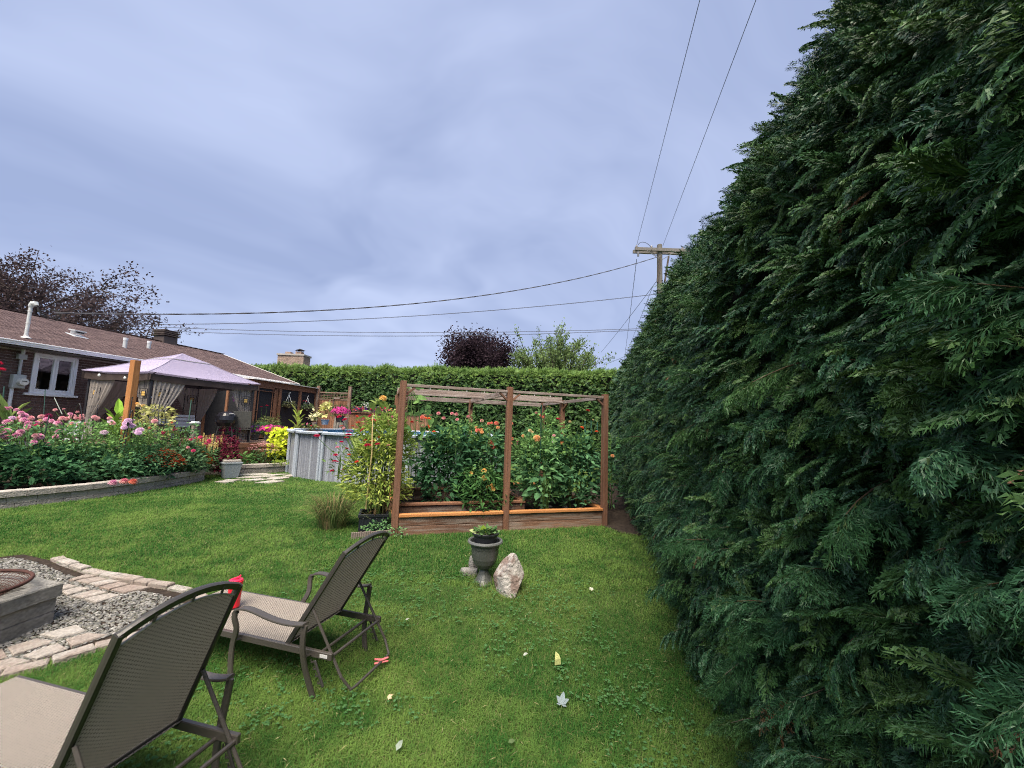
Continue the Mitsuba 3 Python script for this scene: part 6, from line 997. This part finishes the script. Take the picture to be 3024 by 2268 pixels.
def plastic_chair(p, yaw, lab):
    t = thing('plastic_chair', lab, 'chair'); M = RT(p, yaw); WC = (.60, .64, .66)
    for k in range(4): b = B(WC); b.box((-.22 - .02 * k, 0, .55 + .10 * k), (0, .21 + .006 * k, 0), (.008, 0, .002), (-.008, 0, .038)); part(t, 'back_slat', b, 'paint', M=M)
    b = B(WC); b.box((0, 0, .42), (.22, 0, 0), (0, .22, 0), (0, 0, .012)); part(t, 'seat', b, 'paint', M=M)
    for sx in (-1, 1):
        for s in (-1, 1): b = B(WC); b.tube([(.2 * sx, .2 * s, .42), (.24 * sx, .23 * s, 0)], .02, 6); part(t, 'leg', b, 'paint', M=M)
    for s in (-1, 1): b = B(WC); b.tube([(.2, s * .23, .42), (.2, s * .25, .62), (-.2, s * .24, .64), (-.25, s * .22, .8)], .018, 6); part(t, 'arm', b, 'paint', M=M)
plastic_chair(W(.70, .75, .46), 5.2, 'white plastic chair against the brick wall left of the gazebo'); plastic_chair(W(2.6, 1.9, DZ - .1), 5.3, 'white plastic chair behind the black barbecue')
tb = thing('patio_table', 'dark patio table with a pale top in the gazebo', 'table'); q = W(1.9, 2.2, DZ); b = B((.44, .47, .48)); b.box(q + Zx * .52, Hd * .5, Hn * .38, Zx * .012); part(tb, 'top', b, 'paint')
for s in (-1, 1):
    for t_ in (-1, 1): b = B((.03, .03, .03)); b.tube([q + Hd * .42 * s + Hn * .3 * t_ + Zx * .51, q + Hd * .42 * s + Hn * .3 * t_], .016, 6); part(tb, 'leg', b, 'metalpaint')
cbx = thing('storage_tub', 'clear pale tub standing on the patio table', 'tub'); b = B((.42, .47, .48)); b.box(q + Zx * .59 - Hd * .12, Hd * .16, Hn * .12, Zx * .055); b.box(q + Zx * .652 - Hd * .12, Hd * .17, Hn * .13, Zx * .008, color=(.7, .72, .72)); own(cbx, b, 'paint')
wc = thing('wall_clock', 'round pale clock on the brick wall inside the gazebo', 'clock'); p = W(3.62, .04, 2.42); cm = trimesh.creation.cylinder(.14, .03, sections=28); Rc = np.eye(4); Rc[:3, 0], Rc[:3, 1], Rc[:3, 2], Rc[:3, 3] = Hd, Zx, Hn, p; b = B((.22, .22, .23)); b.tm(cm, None, Rc); Rc2 = Rc.copy(); Rc2[:3, 3] = p + Hn * .006; b.tm(trimesh.creation.cylinder(.115, .03, sections=28), (.52, .52, .5), Rc2); own(wc, b, 'paint')
def potplant(pos, pr, ph, pcol, plab, name, label, cat, R, H, n, L, c1, c2, blossom=None, seed=1, kind='leaf', asp=.5, dz=0., droop=.1, flowers=()):
    t = thing('plant_pot', plab, 'pot'); b = B(pcol); b.lathe([(0, 0), (pr * .72, 0), (pr * .95, ph * .86), (pr * 1.06, ph * .87), (pr * 1.06, ph), (pr * .92, ph), (pr * .88, ph * .85), (0, ph * .84)], pos, 24); own(t, b, 'metalpaint'); base = np.array(pos) + (0, 0, ph * .8 + dz)
    pl_ = plant(name, label, cat, base, R, H, n, L, c1, c2, flowers, seed, kind=kind, asp=asp, droop=droop, stems=4)
    if blossom:
        r = np.random.default_rng(seed + 5); b = B(); m = blossom[1]; d = unit(r.normal(0, 1, (m, 3)) * [1, 1, .8]); d[:, 2] = np.abs(d[:, 2]) - .25; P = base + (0, 0, H * .45) + d * np.array([R, R, H * .55]) * r.uniform(.85, 1.08, (m, 1))
        for k in range(5): u = unit(np.cross(d, r.normal(0, 1, (m, 3)))); leafset(b, P, u + d * .3, d, .045, .05, vary(r, *blossom[0], m, .15), 'rhomb')
        part(pl_, 'blossom', b, 'leaf', kind='stuff')
    return pl_
MAG = ((.55, .02, .22), (.70, .12, .36)); PUR = ((.10, .02, .22), (.16, .03, .30))
def on(u, v, y, z): p = None; return p
potplant((-8.594, 14.384, 0.824), .17, .22, (.55, .58, .60), 'white round pot on the deck edge behind the pink sedum', 'potted_shrub', 'loose grey green shrub in the white pot on the deck', 'plant', .42, .62, 420, .07, (.10, .14, .05), (.22, .24, .10), None, 61)
potplant((-8.884, 14.083, 0.824), .14, .2, (.10, .10, .10), 'dark pot hidden under purple petunias on the deck', 'petunia', 'purple petunias on the deck right of the grey chair', 'petunia', .30, .42, 300, .06, (.05, .09, .06), (.09, .14, .09), (PUR, 70), 62)
potplant((-9.507, 13.435, 0.824) + np.array([0, .35, 0]), .14, .2, (.10, .08, .08), 'dark pot under wine red flowers by the barbecue', 'petunia', 'wine red flowers on the deck below the black barbecue', 'petunia', .40, .42, 300, .07, (.05, .09, .05), (.10, .12, .06), (((.32, .01, .08), (.45, .02, .16)), 90), 63)
potplant((-78.244, 115.764, 1.32), .13, .17, (.20, .30, .36), 'blue grey pot with a gold leaved plant under the gazebo', 'potted_shrub', 'gold and orange leaved plant in the blue grey pot', 'plant', .27, .32, 150, .10, (.34, .22, .05), (.50, .36, .09), None, 64)
stand = thing('side_table', 'small dark side table carrying the gold leaved plant', 'table'); q = np.array((-78.244, 115.764, 1.32)); b = B((.06, .055, .05)); b.box(q - Zx * .012, Hd * .3, Hn * .22, Zx * .011); part(stand, 'top', b, 'paint')
for s in (-1, 1):
    for t_ in (-1, 1): b = B((.05, .05, .05)); b.tube([q + Hd * .26 * s + Hn * .18 * t_ - Zx * .02, q + Hd * .26 * s + Hn * .18 * t_ - Zx * .49], .014, 6); part(stand, 'leg', b, 'metalpaint')
b = B((.28, .42, .38)); b.lathe([(0, 0), (.05, 0), (.055, .12), (.03, .16), (.02, .2), (0, .2)], q + Hd * -.15 + Hn * .1, 14); own(thing('spray_bottle', 'pale green bottle beside the gold leaved plant', 'bottle'), b, 'gloss')
b = B((.03, .03, .03)); b.box(q + Hd * .16 + Hn * .14 + Zx * .07, Hd * .03, Hn * .05, Zx * .07); b.box(q + Hd * .128 + Hn * .14 + Zx * .07, Hd * .003, Hn * .04, Zx * .055, color=(.7, .7, .66)); own(thing('lantern', 'small black lantern with pale panes beside the gold leaved plant', 'lantern'), b, 'paint')
potplant(np.array([-7.75, 13.1, DZ]), .18, .30, (.10, .09, .09), 'dark pot behind the lime vine by the pool', 'petunia', 'bright magenta petunias left of the pool', 'petunia', .42, .38, 300, .06, (.05, .12, .04), (.10, .18, .06), (MAG, 170), 65)
lv = thing('potato_vine', 'bright lime sweet potato vine trailing down beside the pool wall', 'vine'); b = B(); r = np.random.default_rng(66); n = 330; z = r.random(n); P = np.array([-7.28, 12.75, .42]) + np.stack([r.normal(0, .17, n) + .05 * z, r.normal(0, .14, n), z * .92], -1); leafset(b, P, np.stack([r.normal(.1, .5, n), r.normal(-.6, .4, n), r.normal(-.5, .3, n)], -1), np.array([.2, -.8, .8]) + r.normal(0, .3, (n, 3)), r.uniform(.07, .12, n), r.uniform(.07, .11, n), vary(r, (.42, .52, .03), (.62, .70, .07), n, .1), 'heart'); part(lv, 'foliage', b, 'leaf', kind='stuff')
canna('canna', 'yellow green canna standing above the petunias by the pool', (-7.35, 13.9, DZ + .2), 12, .36, (.30, .40, .06), (.48, .54, .16), 67, .75, .28)
tro = thing('flower_trough', 'dark planter trough by the pool rim with small pink flowers', 'planter'); b = B((.06, .05, .045)); tq = np.array([-7.0, 14.0, 1.16]); b.box(tq, np.array([.42, .1, 0]), np.array([-.03, .12, 0]), Zx * .08); own(tro, b, 'paint')
plant('petunia', 'sparse pink flowers growing in the dark trough by the pool', 'petunia', (-7.0, 14.0, 1.22), .42, .2, 160, .06, (.12, .16, .06), (.22, .24, .1), [((-7.15, 13.85, 1.42), .045, 'zinniapink'), ((-6.98, 13.82, 1.46), .05, 'zinniapink'), ((-6.85, 13.85, 1.4), .04, 'star')], 68, ry=.15)
tri = thing('support_table', 'low cedar stand holding the trough and pots behind the pool rim', 'stand'); b = B(); b.box(np.array([-6.6, 14.3, 1.045]), np.array([.9, .2, 0]), np.array([-.05, .24, 0]), Zx * .03); part(tri, 'top', b, 'wood_board')
for s, t_ in ((-1, -1), (-1, 1), (1, -1), (1, 1)): b = B(); e = np.array([-6.6, 14.3, 0]) + np.array([.8, .18, 0]) * s + np.array([-.04, .2, 0]) * t_; b.bar(e + Zx * .3, e + Zx * 1.012, .06, .06, up=Hd); part(tri, 'leg', b, 'wood_board')
potplant((-6.596, 14.3, 1.444), .14, .18, (.17, .23, .32), 'blue grey pot standing by the pool rim', 'potted_shrub', 'pale yellow leaved plant in the blue grey pool side pot', 'plant', .18, .50, 60, .13, (.50, .50, .12), (.66, .62, .30), None, 69, kind='heart', asp=.7, dz=.12)
potplant((-6.917, 14.2, 1.409), .09, .10, (.30, .22, .2), 'small clay pot left of the blue grey pool side pot', 'potted_shrub', 'small cream leaved plant in the clay pot by the pool', 'plant', .16, .34, 36, .12, (.50, .50, .25), (.66, .62, .40), None, 70, kind='heart', asp=.7, dz=.1)
potplant((-6.628, 15.6, 1.555), .17, .24, (.03, .025, .03), 'dark pot under the magenta flower ball behind the pool', 'petunia', 'round ball of magenta flowers behind the pool', 'petunia', .36, .46, 260, .06, (.05, .10, .04), (.09, .15, .06), (MAG, 260), 71)
bar = thing('rain_barrel', 'grey barrel standing behind the magenta flower ball', 'barrel'); b = B((.20, .19, .17)); q = np.array([-7.0, 16.6, .82]); b.lathe([(0, 0), (.24, 0), (.28, .35), (.28, .55), (.25, .9), (.22, .93), (0, .93)], q, 24); own(bar, b, 'paint')
st2 = thing('pot_stand', 'dark stand under the pot of magenta flowers', 'stand'); b = B((.03, .03, .03)); q = np.array((-6.628, 15.6, 1.555)); b.lathe([(.16, -.02), (.16, 0), (0, 0)], q, 16); [b.tube([q + np.array([math.cos(a) * .14, math.sin(a) * .14, -.01]), q + np.array([math.cos(a) * .18, math.sin(a) * .18, -(q[2] - .82)])], .012, 6) for a in (0, 2.1, 4.2)]; own(st2, b, 'metalpaint')
def basket(p, hook, lab, plab, c1, c2, seed, blossom=None):
    t = thing('hanging_basket', lab, 'hanging basket'); b = B((.10, .09, .07)); b.lathe([(0, -.12), (.12, -.10), (.17, 0), (.165, .01), (0, .0)], p, 20); part(t, 'bowl', b, 'matte'); b = B((.70, .74, .74)); tp = np.array(p) + (0, 0, .42)
    for a in (0, 2.1, 4.2): b.tube([np.array(p) + np.array([math.cos(a) * .16, math.sin(a) * .16, 0]), tp], .007, 5)
    b.tube([tp, tp + (0, 0, .06), tp + (.03, 0, .09), tp + (.03, 0, .05)], .011, 5); part(t, 'hanger', b, 'paint'); b = B((.03, .03, .03)); b.tube([tp + (.03, 0, .06), np.array(hook)], .008, 5); part(t, 'bracket', b, 'metalpaint')
    k = plant('basket_plant', plab, 'plant', np.array(p) + (0, 0, -.10), .27, .24, 300, .06, c1, c2, [(np.array(p) + o, .05, 'star') for o in (blossom or [])], seed, stems=0)
basket((-8.903, 16, 2.154), W(6.2, 2.06, 2.62), 'hanging basket on the nearer porch screen', 'olive green plant filling the nearer hanging basket', (.10, .14, .06), (.24, .24, .13), 72); basket((-8.661, 17, 2.101), W(7.3, 2.06, 2.62), 'hanging basket on the farther porch screen', 'trailing plant with red blooms in the farther hanging basket', (.08, .14, .05), (.18, .22, .12), 73, [np.array([-.1, -.1, .28]), np.array([-.2, -.05, .25]), np.array([0, -.1, .26])])
ob = thing('orchid', 'mauve orchid blooms hanging at the gazebo corner', 'flowers'); b = B(); r = np.random.default_rng(74); n = 26; P = np.array((-9.084, 13.2, 2.242)) + r.normal(0, .055, (n, 3)) * [1, 1, 1.6]; leafset(b, P, r.normal(0, 1, (n, 3)), r.normal(0, 1, (n, 3)), .09, .08, vary(r, (.50, .18, .50), (.66, .36, .64), n), 'heart'); own(ob, b, 'leaf')
# before and beyond the short stone ledge
r = np.random.default_rng(80); sd = thing('sedum', 'broad clump of flat pink sedum heads above the stone ledge', 'sedum'); sb = np.array((-7.549, 12.55, 0.176)); b = B(); bush(b, r, sb, .46, .45, 420, .07, (.06, .14, .06), (.12, .22, .09), stems=10); part(sd, 'foliage', b, 'leaf', kind='stuff')
for k in range(34):
    a, q = r.uniform(0, 6.28), math.sqrt(r.random()); p = sb + np.array([math.cos(a) * q * .50, math.sin(a) * q * .36 - .08, .66 - .22 * q * q + r.normal(0, .02)]); b = B(); m = 26; aa = r.uniform(0, 6.28, m); qq = np.sqrt(r.random(m)) * .088; leafset(b, p + np.stack([np.cos(aa) * qq, np.sin(aa) * qq, .015 - 2 * qq ** 2], -1), np.stack([np.cos(aa), np.sin(aa), 0 * aa + .3], -1), np.array([0, 0, 1.]) + 0 * np.zeros((m, 3)), .03, .028, vary(r, (.70, .34, .38), (.82, .50, .50), m), 'rhomb'); part(sd, 'flower_head', b, 'leaf')
plant('leafy_plant', 'broad leaved green plant left of the pink sedum', 'plant', (-7.882, 12, 0.088), .34, .44, 190, .13, (.07, .17, .05), (.16, .28, .09), [], 81); plant('leafy_plant', 'dark green leaves behind the pink sedum near the pool', 'plant', (-7.25, 13.1, 0.135), .28, .45, 240, .12, (.03, .09, .05), (.06, .14, .07), [], 82); plant('leafy_plant', 'low lime green plant right of the pink sedum', 'plant', (-6.807, 12.3, 0.225), .28, .14, 220, .05, (.20, .30, .05), (.32, .42, .07), [], 83, stems=0)
plant('red_stemmed_flower', 'tall thin plant with two red blooms before the porch door', 'plant', (-8.146, 13.3, 0.986), .15, .5, 60, .07, G2, G3, [((-8.286, 13.3, 1.974), .06, 'zinnia'), ((-8.097, 13.3, 2.022), .06, 'zinnia')], 84)
ft = thing('flower_trough', 'shallow trough of red and purple petunias on the low fence cap', 'planter'); b = B((.08, .06, .05)); b.bar(ga + gd_ * .15 + Zx * 2.055, ga + gd_ * 1.75 + Zx * 2.055, .16, .12); own(ft, b, 'paint')
ftp = thing('petunia', 'red and purple petunias in the trough on the low fence', 'petunia'); b = B(); r = np.random.default_rng(85); n = 330; P = ga + gd_ * r.uniform(.1, 1.85, (n, 1)) + np.array([0, 0, 2.08]) + np.stack([0 * np.zeros(n), r.uniform(-.14, .12, n), r.uniform(0, .17, n)], -1); leafset(b, P, r.normal(0, 1, (n, 3)), np.array([0, -.3, 1.]) + r.normal(0, .4, (n, 3)), .06, .04, vary(r, (.09, .13, .06), (.2, .22, .1), n)); part(ftp, 'foliage', b, 'leaf', kind='stuff')
b = B(); n = 75; P = ga + gd_ * r.uniform(.1, 1.85, (n, 1)) + np.array([0, -.12, 2.16]) + r.normal(0, .05, (n, 3)); cl = np.where(r.random((n, 1)) < .3, [[.10, .02, .2]], np.where(r.random((n, 1)) < .5, [[.45, .02, .06]], [[.6, .15, .2]]))
for k in range(5): leafset(b, P, r.normal(0, 1, (n, 3)), np.array([0, -1, .6]) + 0 * P, .045, .05, cl, 'rhomb')
part(ftp, 'blossom', b, 'leaf', kind='stuff'); b = B(); P = ga + gd_ * .75 + np.array([0, 0, 2.28]) + r.normal(0, .09, (40, 3)); leafset(b, P, r.normal(0, .5, (40, 3)) + [0, 0, 1], r.normal(0, 1, (40, 3)), .08, .03, (.62, .66, .58)); part(ftp, 'white_spray', b, 'leaf', kind='stuff')
plant('sunflower', 'pale yellow green broad leaved plant behind the zinnias', 'plant', (-2.55, 8.3, 0.), .42, 2.0, 110, .20, (.20, .30, .08), (.40, .48, .16), [((-2.6, 8.1, 2.08), .07, 'yellow')], 86, asp=.5, h0=.45)
stake((-2.5, 7.6, 1.2), (-2.48, 7.6, 1.62), .018, (.62, .72, .74), 'pale blue plant label between the zinnias and the pergola', 'plant_label', 'paint')
# ---------------------------------------------------------------- trees beyond
def crown_tree(name, label, base, zc, R, n, L, c1, c2, seed, trunk=(.07, .06, .055), shoots=False, hole=.35, cut=None, scat=1., limbs=70):
    r = np.random.default_rng(seed); t = thing(name, label, 'tree'); base = np.array(base, float); R = np.array(R, float); C = np.array([base[0], base[1], zc]); tb_ = B(trunk); tips = []
    tb_.tube([base, base + (0, 0, (zc - R[2] * .5) * .6), C - (0, 0, R[2] * .45)], [.22, .17, .13], 8)
    for k in range(limbs if not shoots else 46):
        d = unit(r.normal(0, 1, 3) * [1, 1, .8] + [0, 0, .35]); e = C + d * R * r.uniform(.75, 1.03)
        if shoots: e = C + np.array([r.uniform(-1, 1) * R[0], r.uniform(-1, 1) * R[1], 0]); q = ((e - C) / R)[:2]; e[2] = C[2] + R[2] * (1.0 - .62 * (q @ q)) * r.uniform(.72, 1.06)
        s = C - (0, 0, R[2] * .45) + (e - C) * .12; m = (s + e) / 2 + r.normal(0, .12, 3) * R * .5; P = spline([s, m, e], 8); tb_.tube(P, np.linspace(.06, .008, 8), 5, caps=False); tips.append(P)
        for _ in range(3):                                                  # side twigs
            q = P[r.integers(3, 7)]; e2 = q + (e - s) * .22 + r.normal(0, .16, 3) * R; P2 = spline([q, (q + e2) / 2 + r.normal(0, .04, 3) * R, e2], 8); tb_.tube(P2, np.linspace(.025, .006, 8), 4, caps=False); tips.append(P2)
    part(t, 'trunk', tb_, 'matte'); T_ = np.array(tips); i = r.integers(0, len(T_), n); u = r.random(n) ** .55 * 6.99; j = u.astype(int); f = (u - j)[:, None]; P = T_[i, j] * (1 - f) + T_[i, np.minimum(j + 1, 7)] * f
    sp = (.10 if shoots else .20) * R.mean(); P = P + r.normal(0, 1, (n, 3)) * sp * scat * (np.array([.45, .45, .7]) if shoots else 1.)
    dn = meshkit.fbm(P * (1.5 / R.mean()) * 2.2 + seed, 2, seed=seed); P = P[dn > hole] if cut is None else P[(dn > hole) & cut(P)]; n = len(P); A = r.normal(0, 1, (n, 3)) + ([0, 0, 1.4] if shoots else 0); b = B(); leafset(b, P, A, r.normal(0, 1, (n, 3)), L * r.uniform(.6, 1.3, n), L * .6, vary(r, c1, c2, n, .25), 'rhomb'); part(t, 'crown', b, 'leaf', kind='stuff')
crown_tree('purple_tree', 'round dark purple leaved tree rising behind the far hedge', (-2.05, 24, 0), 5.15, (2.25, 2.2, 2.35), 30000, .15, (.030, .020, .027), (.055, .038, .047), 91, hole=.12, scat=.6)
crown_tree('green_tree', 'light green shrubby tree with upright shoots behind the far hedge', (2.75, 25, 0), 4.7, (2.9, 2.2, 2.75), 15000, .14, (.11, .17, .065), (.20, .28, .11), 92, shoots=True, hole=.2, scat=.8)
crown_tree('crab_tree', 'sparse bronze purple tree spreading behind the brick house roof', (-25.5, 18.5, 0), 5.5, (8.3, 4.5, 3.9), 76000, .13, (.050, .036, .040), (.095, .070, .070), 93, hole=.28, scat=.17, limbs=150)
cf = thing('conifer_tip', 'top of a small dark conifer beyond the house ridge', 'tree'); b = B((.05, .04, .03)); cbse = np.array([-22.8, 27, 0]); b.tube([cbse, cbse + (0, 0, 6.3)], [.12, .02], 6); part(cf, 'trunk', b, 'matte'); b = B(); r = np.random.default_rng(94); n = 700; z = r.random(n); a = r.uniform(0, 6.28, n); q = (1 - z) * 1.3 * r.uniform(.3, 1, n); leafset(b, cbse + np.stack([np.cos(a) * q * .5, np.sin(a) * q * .5, 3.6 + z * 2.7], -1), np.stack([np.cos(a), np.sin(a), 0 * a + .1], -1), r.normal(0, .3, (n, 3)) + [0, 0, 1], .3 * (1.2 - z), .10, vary(r, (.02, .045, .03), (.04, .07, .04), n), 'rhomb'); part(cf, 'crown', b, 'leaf', kind='stuff')
nb = thing('brick_chimney', 'tan brick chimney with a metal cap beyond the far hedge', 'chimney'); q0 = np.array([-13.25, 24, 0]); b = B(); tiny(b, q0 + Zx * 2.68, np.array([.76, 0, 0]), np.array([0, .4, 0]), Zx * 2.68, (0, 0)); part(nb, 'stack', b, 'mortar'); b = B(); r = np.random.default_rng(95)
for k in range(14):
    z = 4.2 + k * .084; o = (k % 2) * .13
    for x in np.arange(-.77 - .13 + o, .77, .26):
        a, e = max(x, -.775), min(x + .245, .775)
        if e - a > .04: tiny(b, q0 + np.array([(a + e) / 2, -.4, z + .036]), np.array([(e - a) / 2, 0, 0]), np.array([0, .012, 0]), Zx * .036, (r.random(), 0))
    for y in np.arange(-.4, .4, .27): tiny(b, q0 + np.array([.765, y + .13, z + .036]), np.array([.01, 0, 0]), np.array([0, .122, 0]), Zx * .036, (r.random(), 0)) if y + .26 < .42 else None
part(nb, 'brickwork', b, 'brick_tan', kind='stuff'); b = B((.34, .32, .30)); b.box(q0 + Zx * 5.42, np.array([.82, 0, 0]), np.array([0, .46, 0]), Zx * .05); part(nb, 'crown_slab', b, 'matte'); b = B((.30, .22, .18)); b.box(q0 + np.array([-.33, 0, 5.55]), np.array([.16, 0, 0]), np.array([0, .16, 0]), Zx * .08); b.box(q0 + np.array([.30, 0, 5.57]), np.array([.17, 0, 0]), np.array([0, .17, 0]), Zx * .1); part(nb, 'flue', b, 'matte', kind='stuff')
b = B((.03, .03, .035)); b.lathe([(.34, 5.75), (.02, 5.86), (0, 5.86)], (q0[0] + .3, q0[1], 0), 4); [b.tube([q0 + np.array([.3 + s * .14, t_ * .14, 5.66]), q0 + np.array([.3 + s * .14, t_ * .14, 5.76])], .012, 4) for s in (-1, 1) for t_ in (-1, 1)]; part(nb, 'cap', b, 'matte')
# ---------------------------------------------------------------- utility pole and lines
up_ = thing('utility_pole', 'weathered wooden utility pole with a double crossarm behind the right hedge', 'utility pole'); PX = np.array([7.46, 20., 0]); PG = (.16, .148, .135)
b = B(PG); b.tube([PX, PX + Zx * 5, PX + Zx * 11.32], [.17, .155, .13], 12); part(up_, 'pole', b, 'matte')
for dy in (-.17, .17): b = B((.17, .158, .148)); b.box(PX + np.array([.12, dy, 10.98]), np.array([1.46, 0, 0]), np.array([0, .05, 0]), Zx * .085); part(up_, 'crossarm', b, 'matte')
for s in (-1, 1): b = B((.10, .085, .075)); b.bar(PX + np.array([s * .04 + (.34 if s > 0 else 0), -.24, 10.55 if s < 0 else 10.6]), PX + np.array([s * .22 if s < 0 else .16, -.24, 9.2]), .07, .09, up=np.array([0, 1, 0])); part(up_, 'brace', b, 'matte')
for s in (-1, 1): b = B((.2, .2, .2)); b.tube([PX + np.array([s * .75, -.23, 10.9]), PX + np.array([s * .08, -.2, 10.45])], .015, 5); part(up_, 'strut', b, 'metalpaint')
for x in (-1.2, -.42, 1.2): b = B((.20, .18, .17)); b.lathe([(.02, 0), (.02, .06), (.055, .07), (.05, .12), (.06, .13), (.03, .19), (0, .19)], PX + np.array([x, 0, 11.07]), 12); part(up_, 'insulator', b, 'gloss')
b = B((.16, .16, .17)); b.lathe([(.0, 0), (.05, .02), (.06, .2), (.04, .24), (.05, .3), (0, .3)], PX + np.array([-1.2, -.26, 10.52]), 10); part(up_, 'cutout', b, 'gloss')
b = B((.06, .06, .06)); b.tube(spline([PX + np.array([-1.15, -.05, 11.25]), PX + np.array([-.9, -.05, 11.42]), PX + np.array([-.6, -.05, 11.3]), PX + np.array([-.42, -.05, 11.1])], 10), .014, 5); b.tube(spline([PX + np.array([-.5, -.22, 10.95]), PX + np.array([-.2, -.3, 10.6]), PX + np.array([.1, -.22, 10.8]), PX + np.array([.5, -.22, 10.7])], 10), .014, 5); part(up_, 'jumper', b, 'matte', kind='stuff')
def line(p, q, sag, rad, lab, n=28, tw=0):
    t = thing('power_line', lab, 'power line'); p, q = np.array(p, float), np.array(q, float); u = np.linspace(0, 1, n)[:, None]; P = p + (q - p) * u - Zx * (4 * sag * u * (1 - u)); b = B((.10, .10, .115)); rad *= .75
    if tw:
        m = np.linspace(0, 1, 260)[:, None]; C = p + (q - p) * m - Zx * (4 * sag * m * (1 - m))
        for k in range(2): b.tube(C + np.stack([0 * m[:, 0], np.sin(m[:, 0] * 120 + k * math.pi) * rad * .5, np.cos(m[:, 0] * 120 + k * math.pi) * rad * .5], -1), rad * .75, 5, caps=False)
    else: b.tube(P, rad, 5)
    own(t, b, 'matte')
line(PX + [-1.2, 0, 11.26], (1.16, -6, 11.2), 0., .011, 'thin power line running overhead from the left end of the crossarm', 14); line(PX + [.18, 0, 11.3], (2.1, -7, 11.35), 0., .011, 'thin power line running overhead from the top of the pole', 14)
line(PX + [-.1, -.15, 10.62], W(.2, .32, 4.12), .95, .024, 'thick twisted service cable from the pole to the house mast', tw=1)
line((7.225, 20, 8.651), (-19.614, 20, 6.103), .42, .022, 'upper of the cables crossing left above the house roof'); line((6.699, 20, 6.829), (-19.605, 20, 6.032), .28, .018, 'middle thin cable low above the far hedge'); line((6.699, 20, 6.759), (-19.581, 20, 5.857), .34, .018, 'lowest thin cable just above the far hedge')
line(PX + [-1.2, 0, 10.5], (16.753, 60, 11.134), .3, .02, 'thin line falling steeply left of the pole to the next street'); line(PX + [-.2, 0, 9.3], (9.371, 42, 9.833), .1, .018, 'thin line slanting down left from the pole toward the green tree'); line(PX + [-.2, 0, 6.2], (9.566, 42, 8.452), .1, .018, 'lower slanting line just right of the green tree'); line(PX + [-.35, 0, 9.1], (16.241, 60, 10.752), .1, .015, 'very thin line dropping between pole and hedge')
